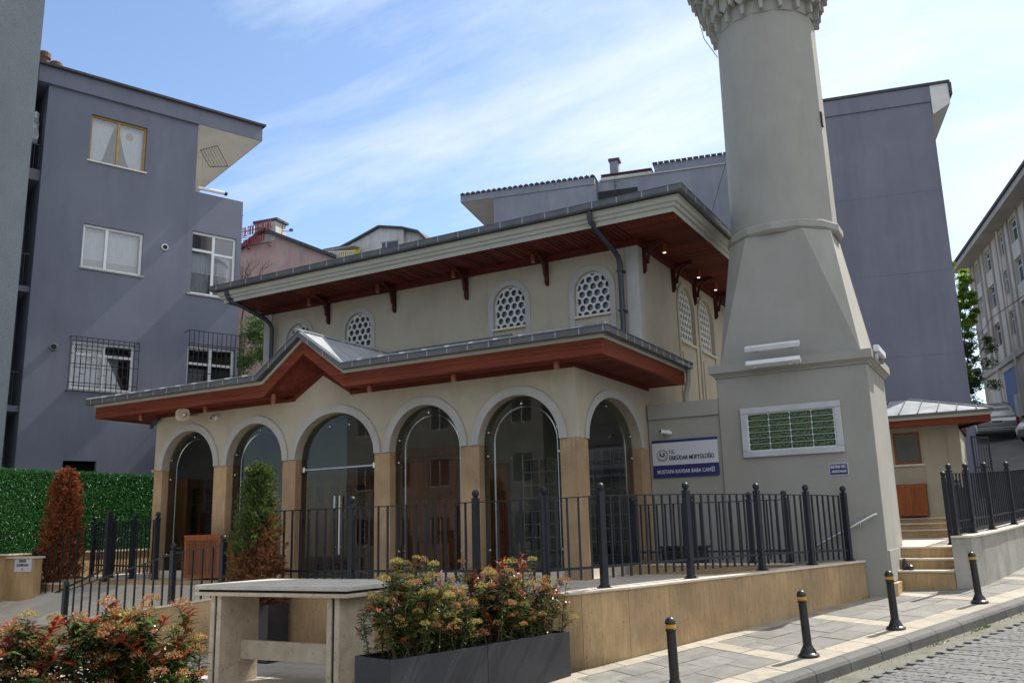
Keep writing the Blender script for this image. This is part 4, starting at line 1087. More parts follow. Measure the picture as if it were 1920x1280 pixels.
bm = bmesh.new(); bm.from_mesh(sh_.data)
for e_ in bm.edges:
    p0, p1 = e_.verts[0].co, e_.verts[1].co
    if abs(p0.z - p1.z) > 1:
        an = math.degrees(math.atan2(p0.y - MC[1], p0.x - MC[0]))
        if min(abs(an + 15), abs(an - 10.7), abs(an + 169.3)) < 2: e_.smooth = False
bm.to_mesh(sh_.data); bm.free()
m = MB(); m.lathe([(RS + .004, 11.90), (RS + .012, 11.93), (RS + .03, 12.35), (RS + .55, 13.75), (RS + .60, 14.0)], 32, (MC[0], MC[1], 0)); m.build('corbel_core', 'minplaster', min_)
for t in range(6):
    z = 12.12 + t * .27; r = RS + .06 + t * .10; nn = 18
    w = 2 * PI * r / nn * .30; d = .11 + .01 * t
    cm = MB()
    cm.prism([(-w, .62), (w, .62), (w, .10), (0, -.02), (-w, .10)], lambda a, b, e: (e, a, b), -.14, d)
    cm.prism([(-w * .45, .10), (w * .45, .10), (w * .30, -.20), (-w * .30, -.20)], lambda a, b, e: (e, a, b), -.10, d * .55)
    cm.prism([(w * 1.02, .62), (w * 2.2, .62), (w * 1.02, .30)], lambda a, b, e: (e, a, b), -.12, d * .35); cm.prism([(-w * 1.02, .62), (-w * 2.2, .62), (-w * 1.02, .30)], lambda a, b, e: (e, a, b), -.12, d * .35)
    cme = cm.mesh('corbel', 'minplaster')
    for k in range(nn):
        a = 2 * PI * (k + (.5 if t % 2 else 0)) / nn
        put('corbel', cme, min_, (MC[0] + r * math.cos(a), MC[1] + r * math.sin(a), z), (0, 0, a))
m = MB(); m.lathe([(RS + .60, 13.85), (RS + .70, 13.9), (RS + .70, 14.08), (RS + .62, 14.1), (RS + .62, 15.1), (RS + .68, 15.12), (RS + .68, 15.2), (RS + .54, 15.2), (RS + .54, 14.12), (.8, 14.11)], 16, (MC[0], MC[1], 0)); m.build('balcony', 'minplaster', min_)
m = MB(); m.lathe([(.86, 14.1), (.82, 18.2), (.95, 18.25), (.95, 18.4), (.9, 18.45)], 16, (MC[0], MC[1], 0)); m.build('upper_shaft', 'minplaster', min_)
m = MB(); m.lathe([(.98, 18.4), (.02, 22.4), (.02, 23.2), (.005, 23.3)], 16, (MC[0], MC[1], 0)); m.build('cap', 'roofmetal', min_)
m = MB(); m.box(MC[0] + .99, MC[0] + 1.02, MC[1] - .28, MC[1] - .16, 9.45, 9.75); m.build('slit_window', 'dark', min_)
# cable looping off the balcony
m = MB(); m.tube([(MC[0] - 1.28, MC[1] - .6, 13.0), (MC[0] - 1.27, MC[1] - .65, 12.6), (MC[0] - 1.16, MC[1] - .6, 11.9), (MC[0] - .98, MC[1] - .4, 11.55), (MC[0] - .96, MC[1] - .38, 11.5)], .008, 5)
tag(m.build('cable', 'cable'), 'thin black cable hanging in a loop from the minaret balcony', 'cable')
m = MB(); m.tube([(MC[0] - 1.0, MC[1] - .1, 9.3), (MC[0] - 1.5, MC[1] + .3, 8.4), (-5.6, 18.9, 8.0)], .006, 5)
tag(m.build('cable', 'cable'), 'thin black wire sagging from the minaret shaft to the mosque eave', 'cable')

# floodlights
def floodbar(x0, x1, y, z, tilt, label, grp):
    t = thing('floodlight', label, 'floodlight', ((x0 + x1) / 2, y, z), grp)
    m = MB(); prof = [(-.07, -.045), (.05, -.045), (.07, -.02), (.07, .03), (.03, .05), (-.07, .05)]
    c, s = math.cos(tilt), math.sin(tilt)
    m.prism(prof, lambda a, b, d: (d, y + a * c - b * s, z + a * s + b * c), x0, x1); m.build('housing', 'white', t, bev=.008, seg=1)
    for xx in (x0 + .17, x1 - .17):
        m = MB(); m.bar((xx, y + .05, z), (xx, YU - .05, z + (.03 if tilt < 0 else -.03)), .03, .03); m.box(xx - .04, xx + .04, y - .02, y + .05, z - .07, z - .046); m.build('bracket', 'steel', t)
floodbar(-4.20, -3.20, 16.42, 4.86, R(25), 'upper white linear floodlight above the minaret cornice', 'linear floodlights on the minaret')
floodbar(-4.20, -3.20, 16.40, 4.55, R(-25), 'lower white linear floodlight in front of the minaret cornice', 'linear floodlights on the minaret')
t = thing('floodlight', 'square white floodlight on the right side of the minaret cornice', 'floodlight', (-1.95, 17.2, 4.6), 'linear floodlights on the minaret')
m = MB(); m.box(-2.0, -1.90, 16.85, 17.75, 4.62, 4.74); m.build('housing', 'white', t, bev=.01, seg=1)
m = MB(); m.box(-2.0, -1.94, 16.95, 17.0, 4.5, 4.62); m.box(-2.0, -1.94, 17.6, 17.65, 4.5, 4.62); m.build('bracket', 'steel', t)
# handrail on the minaret wall
t = thing('handrail', 'stainless wall handrail sloping down the minaret base', 'handrail', (-3, 16.65, 1.3))
m = MB(); m.tube([(-2.22, 16.62, 1.745), (-2.26, 16.60, 1.735), (-3.80, 16.60, 0.95), (-4.6, 16.60, .54)], .022, 8); smooth_angle(m.build('rail', 'steel', t), 50)
for x in (-2.5, -3.3, -4.1):
    m = MB(); m.tube([(x, 16.60, 1.735 + (x + 2.26) * .51), (x, 16.60, 1.66 + (x + 2.26) * .51), (x, 16.70, 1.66 + (x + 2.26) * .51)], .008, 6); m.build('bracket', 'steel', t)

# ------------------------------------------------------------------ railings
POST = {}
def post_mesh(h):
    if h not in POST:
        m = MB(); w = .042
        m.box(-w, w, -w, w, 0.012, h - .145)
        m.lathe([(.060, h - .145), (.060, h - .125), (.030, h - .12)], 4, a0=PI / 4)
        m.prism([(-.075, -.075), (.075, -.075), (.075, .075), (-.075, .075)], lambda a, b, d: (a, b, d), 0, .012)
        m.prism([(-.055, -.055), (.055, -.055), (.055, .055), (-.055, .055)], lambda a, b, d: (a, b, d), .0125, .035)
        c = MB(); c.lathe([(.022, -.02), (.024, .0), (.032, .012), (.047, .034), (.053, .060), (.047, .086), (.028, .106), (.004, .113)], 14)
        POST[h] = (m.mesh('post', 'rail'), c.mesh('finial', 'rail', smooth=True))
    return POST[h]
BAL = MB().box(-.0125, .0125, -.0125, .0125, 0, 1).mesh('baluster', 'rail')
def railing(name, label, pts, post_h=1.37, rail_h=1.19, low_h=.27, foot=.12, sp=.166, group='dark steel railings', posts=None, heights=None):
    t = thing(name, label, 'railing', pts[0], group)
    for i, p in enumerate(pts):
        if posts is not None and not posts[i]: continue
        h = heights[i] if heights else post_h; pm_, fm = post_mesh(round(h, 2))
        ang = 0
        q = pts[min(i + 1, len(pts) - 1)]; r_ = pts[max(i - 1, 0)]; ang = math.atan2(q[1] - r_[1], q[0] - r_[0])
        o = put('post', pm_, t, p, (0, 0, ang)); f = put('finial', fm, o, (p[0], p[1], p[2] + h - .12))
    for i in range(len(pts) - 1):
        a, b = Vector(pts[i]), Vector(pts[i + 1]); d = b - a; L = d.length; dn = d.normalized()
        ha, hb = (heights[i] - .18, heights[i + 1] - .18) if heights else (rail_h, rail_h)
        Z = Vector((0, 0, 1))
        m = MB(); m.bar(a + dn * .045 + Z * ha, b - dn * .045 + Z * hb, .042, .014); m.build('top_rail', 'rail', t)
        m = MB(); m.bar(a + dn * .045 + Z * (low_h + (ha - rail_h)), b - dn * .045 + Z * (low_h + (hb - rail_h)), .030, .034); m.build('bottom_rail', 'rail', t)
        n = max(1, round(L / sp)); ang = math.atan2(d.y, d.x)
        for k in range(1, n):
            f = k / n; p = a + d * f; hh = ha + (hb - ha) * f
            z0 = p.z + foot + (hh - rail_h); put('baluster', BAL, t, (p.x, p.y, z0), (0, 0, ang), (1, 1, p.z + hh - .007 - z0))
    return t
def onpath(t):   # point on the coping, inside the wall face
    i = min(int(t), len(path) - 2); f = t - i; a, b = path[i], path[i + 1]; n = nrm(i) * (1 - f) + nrm(i + 1) * f
    return (a[0] + (b[0] - a[0]) * f - n.x * .13, a[1] + (b[1] - a[1]) * f - n.y * .13, ztop(t) + .036)
railing('railing', 'long dark railing on the front coping before the porch arches', [onpath(0.15), onpath(1.95), onpath(3.85), onpath(5.4)], group='dark steel railings')
railing('railing', 'dark railing on the travertine wall curving uphill past the minaret', [onpath(5.4), onpath(8.35), onpath(10.75), onpath(12.75), onpath(14.35), onpath(15.72)], heights=[1.37, 1.37, 1.36, 1.34, 1.31, 1.28])
railing('railing', 'inner dark railing on the low kerb beside the basement stairs', [(-6.25, 15.42, tz + .18), (-5.15, 15.42, tz + .18), (-4.1, 15.42, tz + .18), (-3.5, 15.42, tz + .18)], post_h=1.2, rail_h=1.04, low_h=.2, foot=.06)
railing('railing', 'sloping stair railing beside the green and brown conifer', [(-15.2, 10.3, -.50), (-12.40, 10.3, .13), (-11.24, 10.3, .24)], post_h=1.45, rail_h=1.27, sp=.23)
railing('railing', 'sloping stair railing in front of the brown conifer', [(-19.69, 12.5, .0), (-17.15, 12.5, .78)], post_h=1.53, rail_h=1.35, sp=.27)
railing('railing', 'level dark railing before the green hedge at the porch corner', [(-19.6, 13.9, .8), (-18.4, 13.55, .8), (-17.21, 13.2, .8), (-16.2, 13.0, .8)], post_h=1.42, rail_h=1.24)

# ramp and lower yard on the left
def rz(x): return min(.8, .8 + .12 * (x + 11.15))
m = MB()
xs = [-22, -19, -17, -15, -13, -11.15]
def rfl(x, y): f = (y - 10.36) / 2.54; return (rz(x) - .07) * (1 - f) + .70 * f
m.strip([(x, 10.36, rfl(x, 10.36) - .01) for x in xs], [(x, 12.9, rfl(x, 12.9) - .01) for x in xs]); rp = struct(m.build('ramp', 'floor'))
for i in range(9):
    for j in range(4):
        x0 = -17.0 + i * .65; y0 = 10.37 + j * .63; b = MB()
        b.box(x0 + .004, x0 + .646, y0 + .004, y0 + .626, 0, .008, F=lambda x, y, z: (x, y, rfl(x, y) + z - .0015)); b.build('floor_slab', 'coping', rp)
rw = thing('ramp_wall', 'low travertine wall carrying the sloping stair railing', 'wall', (-14, 10.3, -.2))
for i in range(9):
    x0 = -17.2 + i * .672; m = MB(); m.box(x0 + .002, x0 + .67, 10.22, 10.355, -.4, 0, F=lambda x, y, z: (x, y, z if z < -.1 else rz(x) - .10)); m.build('cladding_slab', 'trav', rw)
    m = MB(); m.box(x0 + .002, x0 + .67, 10.20, 10.375, 0, .035, F=lambda x, y, z: (x, y, rz(x) - .099 + z)); m.build('coping_stone', 'coping', rw)
m = MB(); m.box(-20.25, -11.16, 12.905, 13.0, -.6, .795); tag(m.build('step_wall', 'trav'), 'travertine edge wall of the upper terrace behind the ramp', 'wall')
m = MB(); m.box(-24, -20.2, 9, 12.9, -.9, -.85); struct(m.build('lower_yard', 'floor'))
# sign wall with yard sign
t = thing('garden_wall', 'low travertine wall with pale coping carrying a small white sign', 'wall', (-19.6, 12.3, -.3))
m = MB(); m.box(-20.9, -19.25, 12.25, 12.42, -.6, 1.29); m.build('wall_panel', 'trav', t); m = MB(); m.box(-20.95, -19.22, 12.21, 12.46, 1.291, 1.335); m.build('coping_stone', 'coping', t)
m = MB(); m.box(-22.3, -20.1, 11.2, 11.4, -.6, 1.18); m.build('side_panel', 'offwhite', t); m = MB(); m.box(-22.3, -20.06, 11.17, 11.43, 1.181, 1.225); m.build('coping_stone', 'coping', t)
m = MB(); m.box(-20.0, -19.45, 12.49, 13.6, .8, 1.0); 
def fit_text(body, w, h, F, mt, nm, parent, bold=0.0, align='C'):
    o = text_mesh(body, 1.0, lambda a, b, c: (a, b, c), mt, nm, parent, bold=bold)
    vs = [v.co.copy() for v in o.data.vertices]
    x0 = min(v.x for v in vs); x1 = max(v.x for v in vs); y0 = min(v.y for v in vs); y1 = max(v.y for v in vs)
    for v in o.data.vertices:
        v.co = F((v.co.x - x0) / (x1 - x0) * w, (v.co.y - y0) / (y1 - y0) * h, v.co.z)
    return o
t = thing('sign', 'small white sign with black lettering and arrow on the low travertine wall', 'sign', (-19.7, 12.24, 1.15))
m = MB(); m.box(-19.99, -19.36, 12.235, 12.248, 1.0, 1.285); m.build('board', 'signwhite', t)
fit_text('ERKEK', .27, .062, lambda x, y, z: (-19.82 + x, 12.2345 - .002 - z, 1.205 + y), 'signtext', 'lettering', t, .02)
fit_text('ŞADIRVAN', .43, .08, lambda x, y, z: (-19.90 + x, 12.2345 - .002 - z, 1.10 + y), 'signtext', 'lettering', t, .02)
m = MB(); m.box(-19.69, -19.675, 12.231, 12.234, 1.04, 1.085); m.quad((-19.71, 12.231, 1.045), (-19.655, 12.231, 1.045), (-19.6825, 12.231, 1.015)); m.build('arrow', 'signtext', t)

# ------------------------------------------------------------------ mosque name sign, washroom sign, inscription plaque, cameras, loudspeaker
t = thing('name_sign', 'blue and white mosque name board on the wall left of the minaret', 'sign', (-5.6, 16.73, 2.55))
SX0, SX1, SZ0, SZ1, SY = -6.285, -4.955, 2.560, 3.295, YU + .012
def bx(z0, z1, mt, nm, y=SY, dd=.02): m = MB(); m.box(SX0, SX1, y, y + dd, z0, z1); return m.build(nm, mt, t)
hh = SZ1 - SZ0
bx(SZ0, SZ0 + .33 * hh, 'blue', 'name_band'); bx(SZ0 + .33 * hh, SZ1 - .072 * hh, 'signwhite', 'board'); bx(SZ1 - .072 * hh, SZ1, 'blue', 'top_band')
SF = lambda x0, z0: (lambda x, y, z: (x0 + x, SY - .0025 - z, z0 + y))
fit_text('T.C.', .125, .062, SF(SX0 + .345, SZ0 + .635 * hh), 'signtext', 'lettering', t, .03)
fit_text('ÜSKÜDAR MÜFTÜLÜĞÜ', .90, .108, SF(SX0 + .345, SZ0 + .455 * hh), 'signtext', 'lettering', t, .03)
fit_text('MUSTAFA KAVSAR BABA CAMİİ', 1.16, .098, SF(SX0 + .085, SZ0 + .105 * hh), 'signwhite', 'lettering', t, .02)
em = MB(); ec = (SX0 + .205, SZ0 + .585 * hh); er = .115
def ering(r0, r1, a0, a1, n=40):
    A = [(ec[0] + r0 * math.cos(a0 + (a1 - a0) * k / n), SY - .003, ec[1] + r0 * math.sin(a0 + (a1 - a0) * k / n)) for k in range(n + 1)]
    B = [(ec[0] + r1 * math.cos(a0 + (a1 - a0) * k / n), SY - .003, ec[1] + r1 * math.sin(a0 + (a1 - a0) * k / n)) for k in range(n + 1)]
    em.strip(A, B)
ering(er * .88, er, R(0), R(180)); ering(er * .95, er, R(180), R(360)); ering(er * .70, er * .74, R(185), R(355))
for k in range(13):
    a = R(200 + k * 11.7); r0, r1 = er * .77, er * .91
    em.quad(*[(ec[0] + r * math.cos(b), SY - .003, ec[1] + r * math.sin(b)) for r, b in ((r0, a), (r1, a), (r1, a + R(6)), (r0, a + R(6)))])
em.quad((ec[0] - er * .72, SY - .003, ec[1] - er * .06), (ec[0] + er * .72, SY - .003, ec[1] - er * .06), (ec[0] + er * .72, SY - .003, ec[1] + .0), (ec[0] - er * .72, SY - .003, ec[1] + .0))
for sx in (-.32, .32):
    em.quad(*[(ec[0] + sx * er + .014 * a, SY - .0032, ec[1] + z * er) for a, z in ((-1, 0), (1, 0), (1, .42), (0, .62), (-1, .42))])
    em.quad(*[(ec[0] + sx * er * .4 + .02 * math.cos(k * PI / 4), SY - .0034, ec[1] - .014 + .016 * math.sin(k * PI / 4)) for k in range(8)])
ering(er * .10, er * .20, R(180), R(360), 12)
em.build('emblem', 'signtext', t, fix=False)
m = MB()
for xx in (SX0 + .04, SX1 - .04):
    for z_ in (SZ0 + .03, SZ1 - .03): m.lathe([(.006, 0), (.005, .003)], 8, (xx, SY - .003, z_), axis=(0, -1, 0))
m.build('screw', 'steel', t)
t = thing('washroom_sign', 'small blue washroom sign with white lettering on the minaret base', 'sign', (-2.78, 16.69, 2.44))
m = MB(); m.box(-2.945, -2.615, YU - .012, YU - .001, 2.44, 2.652); m.build('border', 'signwhite', t)
m = MB(); m.box(-2.932, -2.628, YU - .0145, YU - .0122, 2.452, 2.640); m.build('board', 'blue', t)
fit_text('BAYAN WC', .265, .062, lambda x, y, z: (-2.912 + x, YU - .017 - z, 2.560 + y), 'signwhite', 'lettering', t, .03)
fit_text('ABDESTHANE', .255, .045, lambda x, y, z: (-2.906 + x, YU - .017 - z, 2.485 + y), 'signwhite', 'lettering', t, .03)
t = thing('inscription_plaque', 'marble framed green plaque with gold calligraphy in four columns on the minaret base', 'plaque', (-3.55, 16.68, 2.84))
QX0, QX1, QZ0, QZ1 = -4.46, -2.64, 2.845, 3.775
fw_ = .115
for a in ((QX0, QX1, QZ0, QZ0 + fw_), (QX0, QX1, QZ1 - fw_, QZ1), (QX0, QX0 + fw_, QZ0 + fw_ + .001, QZ1 - fw_ - .001), (QX1 - fw_, QX1, QZ0 + fw_ + .001, QZ1 - fw_ - .001)):
    m = MB(); m.box(a[0], a[1], YU - .055, YU - .001, a[2], a[3]); m.build('frame', 'framegrey', t, bev=.012, seg=2)
m = MB(); m.box(QX0 + fw_ - .01, QX1 - fw_ + .01, YU - .022, YU - .001, QZ0 + fw_ - .01, QZ1 - fw_ + .01); m.build('backing', 'white', t)
pw_ = (QX1 - QX0 - 2 * fw_ - .04) / 4; ph_ = (QZ1 - QZ0 - 2 * fw_ - .03) / 6
def rrect(w, h, r, n=4):
    P = []
    for cx, cz, a0 in ((w / 2 - r, h / 2 - r, 0), (-w / 2 + r, h / 2 - r, 90), (-w / 2 + r, -h / 2 + r, 180), (w / 2 - r, -h / 2 + r, 270)):
        for k in range(n + 1): a = R(a0 + 90 * k / n); P.append((cx + r * math.cos(a), cz + r * math.sin(a)))
    return P
pme = MB().prism(rrect(pw_ - .012, ph_ - .010, .02), lambda a, b, d: (a, d, b), -.005, 0).mesh('panel', 'panelgreen')
for i in range(4):
    for j in range(6):
        px_, pz_ = QX0 + fw_ + .02 + (i + .5) * pw_, QZ0 + fw_ + .015 + (j + .5) * ph_
        o = put('panel', pme, t, (px_, YU - .0225, pz_))
        g = MB(); rnd = random.Random(i * 7 + j); x = -pw_ * .42; yy = YU - .0285
        def stroke(pts, w):
            A = []; B = []
            for q in range(len(pts)):
                a = Vector(pts[max(q - 1, 0)]); b = Vector(pts[min(q + 1, len(pts) - 1)]); d = (b - a).normalized(); ww = w * (0.45 + .8 * math.sin(PI * (q + .5) / len(pts)))
                A.append((px_ + pts[q][0] - d.y * ww, yy, pz_ + pts[q][1] + d.x * ww)); B.append((px_ + pts[q][0] + d.y * ww, yy, pz_ + pts[q][1] - d.x * ww))
            g.strip(A, B)
        while x < pw_ * .40:
            L = rnd.uniform(.025, .06); zb = rnd.uniform(-.016, -.002); k = rnd.random()
            if k < .45: stroke([(x + L * f, zb - .016 * math.sin(PI * f) + .012 * f) for f in (0, .2, .4, .6, .8, 1)], .0027)
            elif k < .7: stroke([(x, zb), (x + .004, zb + .012), (x + .003, zb + .028), (x + .006, zb + .036)], .0021)
            else: stroke([(x, zb + .02), (x + L * .4, zb + .026), (x + L * .7, zb + .014), (x + L, zb + .018)], .0023)
            if rnd.random() < .5:
                dx_, dz_ = x + rnd.uniform(0, L), rnd.choice((-.026, .024, .03)); r_ = .003
                g.quad(*[(px_ + dx_ + a * r_, yy, pz_ + dz_ + b * r_) for a, b in ((0, -1), (1, 0), (0, 1), (-1, 0))])
            x += L * .62
        g.build('lettering', 'goldtext', o, fix=False)
def cctv(p, aim, base_n, label):
    t = thing('security_camera', label, 'camera', p, 'white security cameras'); p = Vector(p); aim = Vector(aim).normalized(); bn = Vector(base_n)
    m = MB(); m.lathe([(.06, 0), (.06, .03), (.045, .05), (.02, .075)], 16, p, axis=bn); smooth_angle(m.build('mount', 'white', t))
    q = p + bn * .10
    m = MB(); m.lathe([(.034, -.10), (.040, -.09), (.040, .10), (.043, .105), (.043, .14)], 16, q, axis=aim); smooth_angle(m.build('housing', 'white', t))
    m = MB(); m.lathe([(.036, .138), (.036, .142), (.02, .1435)], 16, q, axis=aim); m.build('lens', 'black', t)
cctv((-5.94, YU + .045, 3.44), (-.62, -.72, .12), (0, -1, 0), 'white bullet security camera on the wall above the blue name board')
cctv((-15.05, YF, 4.20), (.5, -.8, -.3), (0, -1, 0), 'white security camera under the porch eave beside the loudspeaker')
t = thing('loudspeaker', 'beige oval horn loudspeaker under the left end of the porch eave', 'loudspeaker', (-15.62, 13.2, 4.27))
ax = Vector((.35, -.93, -.1)).normalized(); c = Vector((-15.62, 13.06, 4.27)); xx_ = ax.cross(Vector((0, 0, 1))).normalized(); zz_ = xx_.cross(ax)
def horn(prof, n=20):
    m = MB(); b = 0
    for (r, d) in prof:
        for k in range(n):
            a = 2 * PI * k / n; ce, se = math.cos(a), math.sin(a); e = 2 / 3.2
            px_ = math.copysign(abs(ce) ** e, ce) * r * 1.28; pz_ = math.copysign(abs(se) ** e, se) * r
            m.v.append(tuple(c + xx_ * px_ + zz_ * pz_ + ax * d))
    for i in range(len(prof) - 1):
        for k in range(n): a = i * n + k; q = i * n + (k + 1) % n; m.f.append((a, q, q + n, a + n)); m.m.append(0)
    return m
smooth_angle(horn([(.04, -.13), (.06, -.12), (.07, -.03), (.125, .06), (.13, .068), (.122, .066), (.075, -.02), (.03, -.05)]).build('horn', 'beigehorn', t), 60)
m = MB(); m.lathe([(.022, -.05), (.024, .01), (.012, .02)], 12, c, axis=ax); m.build('driver', 'white', t)
m = MB(); m.bar(c - ax * .1, (-15.62, YF, 4.3), .03, .05); m.build('bracket', 'steel', t)

# ------------------------------------------------------------------ bollards
def bollard(first=None):
    t = thing('bollard', '', 'bollard')
    m = MB(); m.lathe([(.125, 0), (.128, .015), (.120, .028), (.085, .045), (.068, .085), (.058, .13)], 24); smooth_angle(m.build('base', 'black', t), 40)
    for k in range(4):
        a = PI / 4 + k * PI / 2; m = MB(); m.lathe([(.016, .02), (.016, .040), (.006, .046)], 6, (.098 * math.cos(a), .098 * math.sin(a), 0)); m.build('bolt', 'black', t)
        m = MB(); m.prism([(.05, .03), (.108, .03), (.06, .12), (.05, .14)], lambda r_, z, d, a=a: (r_ * math.cos(a + .4) - d * math.sin(a + .4), r_ * math.sin(a + .4) + d * math.cos(a + .4), z), -.008, .008); m.build('rib', 'black', t)
    m = MB(); m.lathe([(.053, .12), (.050, .62), (.057, .625), (.057, .645), (.052, .65), (.052, .655)], 24); smooth_angle(m.build('pole', 'black', t), 40)
    m = MB(); m.lathe([(.0545, .655), (.0545, .695), (.05, .70)], 24); smooth_angle(m.build('band', 'yellow', t), 40)
    m = MB(); m.lathe([(.050, .695), (.058, .70), (.057, .725), (.044, .752), (.022, .768), (.003, .772)], 24); smooth_angle(m.build('cap', 'black', t), 50)
    return t
b0 = bollard()
spots = [(-2.28, -.14, 'black bollard with yellow band nearest the camera, cut by the photo edge'), (0, 0, 'second black bollard with yellow band counting uphill from the planters'),
         (2.11, 0, 'third black bollard with yellow band counting uphill, before the minaret'), (4.70, 0, 'farthest black bollard with yellow band, by the short stone steps')]
for i, (s_, c_, lb) in enumerate(spots):
    o = b0 if i == 0 else copy_tree(b0)
    o.location = st(s_, c_, 0.002); o.rotation_euler = (random.uniform(-.02, .02), R(-2) + random.uniform(-.02, .02), random.uniform(0, 1)); o['label'] = lb; o['group'] = 'bollards along the kerb'

# ------------------------------------------------------------------ stone bench table
t = thing('stone_table', 'large travertine stone table on slab legs in the forecourt', 'table', (-8, 8.7, -.2))
m = MB(); m.box(-9.29, -6.79, 8.07, 9.40, 1.005, 1.06); m.build('top_slab', 'tabletop', t, bev=.006, seg=2)
m = MB(); m.box(-9.25, -6.83, 8.11, 9.36, .976, 1.004); m.build('joint', 'dark', t)
m = MB(); m.box(-9.29, -6.79, 8.07, 9.40, .93, .975); m.build('under_slab', 'tablestone', t, bev=.006, seg=2)
for x0 in (-9.09, -7.17):
    for k in range(2):
        xa = x0 + k * .115; m = MB(); m.box(xa, xa + .075, 8.16, 8.81, -.17, .929); m.build('leg', 'tablestone', t, bev=.004, seg=1)
    m = MB(); m.box(x0 + .076, x0 + .114, 8.18, 8.79, -.17, .928); m.build('joint', 'dark', t)
m = MB(); m.box(-8.898, -7.172, 8.50, 8.56, .13, .36); m.build('stretcher', 'tablestone', t, bev=.004, seg=1)

# ------------------------------------------------------------------ planters
def planter(F, w, d, z0, z1, label, grp='anthracite planter boxes'):
    t = thing('planter_box', label, 'planter', F(w / 2, d / 2, z0), grp)
    m = MB(); th = .02
    out = [(0, 0), (w, 0), (w, d), (0, d)]; inn = [(th, th), (w - th, th), (w - th, d - th), (th, d - th)]
    m.strip([F(a, b, z0) for a, b in out], [F(a, b, z1) for a, b in out], close=True); m.strip([F(a, b, z1) for a, b in out], [F(a, b, z1) for a, b in inn], close=True)
    m.strip([F(a, b, z1) for a, b in inn], [F(a, b, z1 - .14) for a, b in inn], close=True); m.quad(*[F(a, b, z0) for a, b in out]); m.build('box', 'planter', t)
    m = MB(); nx, ny = 10, 4
    for i in range(nx):
        for j in range(ny):
            q = []
            for (a, b) in ((i, j), (i + 1, j), (i + 1, j + 1), (i, j + 1)):
                r_ = random.Random(a * 31 + b * 7 + int(w * 100)); q.append(F(th + (w - 2 * th) * a / nx, th + (d - 2 * th) * b / ny, z1 - .07 + r_.uniform(-.02, .02)))
            m.quad(*q)
    m.build('soil', 'soil', t); return t
PD = Vector((.233, .972)).normalized(); PN = Vector((-.972, .233)).normalized()
def PF(o): return lambda a, b, z: (o[0] + PD.x * a + PN.x * b, o[1] + PD.y * a + PN.y * b, z)
P1 = (-5.60, 7.32); P2 = (P1[0] + PD.x * 1.362, P1[1] + PD.y * 1.362)
planter(PF(P1), 1.355, .58, -.28, .42, 'dark grey planter box of the pair nearer the stone table')
planter(PF(P2), 1.40, .58, -.25, .425, 'dark grey planter box of the pair against the travertine wall')
planter(lambda a, b, z: (-10.75 + a, 9.85 + b, z), .98, .42, -.2, .66, 'dark grey planter box standing behind the stone table')
planter(lambda a, b, z: (-7.6 + a * .8 - b * .6, 2.7 + a * .6 + b * .8, z), 3.0, .6, -.5, .50, 'long dark planter box under the big foreground bush')

# ------------------------------------------------------------------ house building helpers
def frame2(A, d):
    A = Vector(A); d = Vector(d).normalized(); n = Vector((d.y, -d.x))
    return lambda s, o, z: (A.x + d.x * s + n.x * o, A.y + d.y * s + n.y * o, z)      # o: outwards
def holed_wall(name, F, s0, s1, z0, z1, holes, m_, parent, depth=.18):
    S = sorted({s0, s1} | {h[0] for h in holes} | {h[1] for h in holes}); Z = sorted({z0, z1} | {h[2] for h in holes} | {h[3] for h in holes})
    S = [a for a in S if s0 <= a <= s1]; Z = [a for a in Z if z0 <= a <= z1]
    m = MB()
    for i in range(len(S) - 1):
        for j in range(len(Z) - 1):
            cs, cz = (S[i] + S[i + 1]) / 2, (Z[j] + Z[j + 1]) / 2
            if any(h[0] < cs < h[1] and h[2] < cz < h[3] for h in holes): continue
            m.quad(F(S[i], 0, Z[j]), F(S[i + 1], 0, Z[j]), F(S[i + 1], 0, Z[j + 1]), F(S[i], 0, Z[j + 1]))
    for a, b, c, d in holes:
        R_ = [(a, c), (b, c), (b, d), (a, d)]
        m.strip([F(p, 0, q) for p, q in R_], [F(p, -depth, q) for p, q in R_], close=True)
    return m.build(name, m_, parent, fix=False)
def window(F, a, b, c, d, parent, fm='pvc', mull=(), trans=(), depth=.10, glass='wglass', fwid=.055, sill=True, name='window'):
    m = MB(); f = fwid; o0, o1 = -depth - .04, -depth + .02
    m.box(a, a + f, o0, o1, c, d, F=F); m.box(b - f, b, o0, o1, c, d, F=F); m.box(a + f, b - f, o0, o1, d - f, d, F=F); m.box(a + f, b - f, o0, o1, c, c + f, F=F)
    for s in mull: m.box(s - f * .55, s + f * .55, o0 + .002, o1 + .002, c + f, d - f, F=F)
    for (sa, sb, z) in trans: m.box(sa + .001, sb - .001, o0 + .004, o1 + .001, z - f * .5, z + f * .5, F=F)
    w = m.build(name, fm, parent)
    m = MB(); m.quad(F(a + f, -depth - .01, c + f), F(b - f, -depth - .01, c + f), F(b - f, -depth - .01, d - f), F(a + f, -depth - .01, d - f)); m.build('pane', glass, w, fix=False)
    if sill: m = MB(); m.box(a - .05, b + .05, -depth, .05, c - .045, c - .002, F=F); m.build('sill', 'soffwhite' if fm != 'pvc' else 'trim', w)
    return w
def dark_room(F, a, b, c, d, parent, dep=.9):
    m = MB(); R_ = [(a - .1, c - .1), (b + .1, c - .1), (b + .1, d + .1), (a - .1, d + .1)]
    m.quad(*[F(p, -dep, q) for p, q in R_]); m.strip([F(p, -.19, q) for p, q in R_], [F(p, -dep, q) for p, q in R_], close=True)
    m.build('room', 'dark', parent, fix=False)
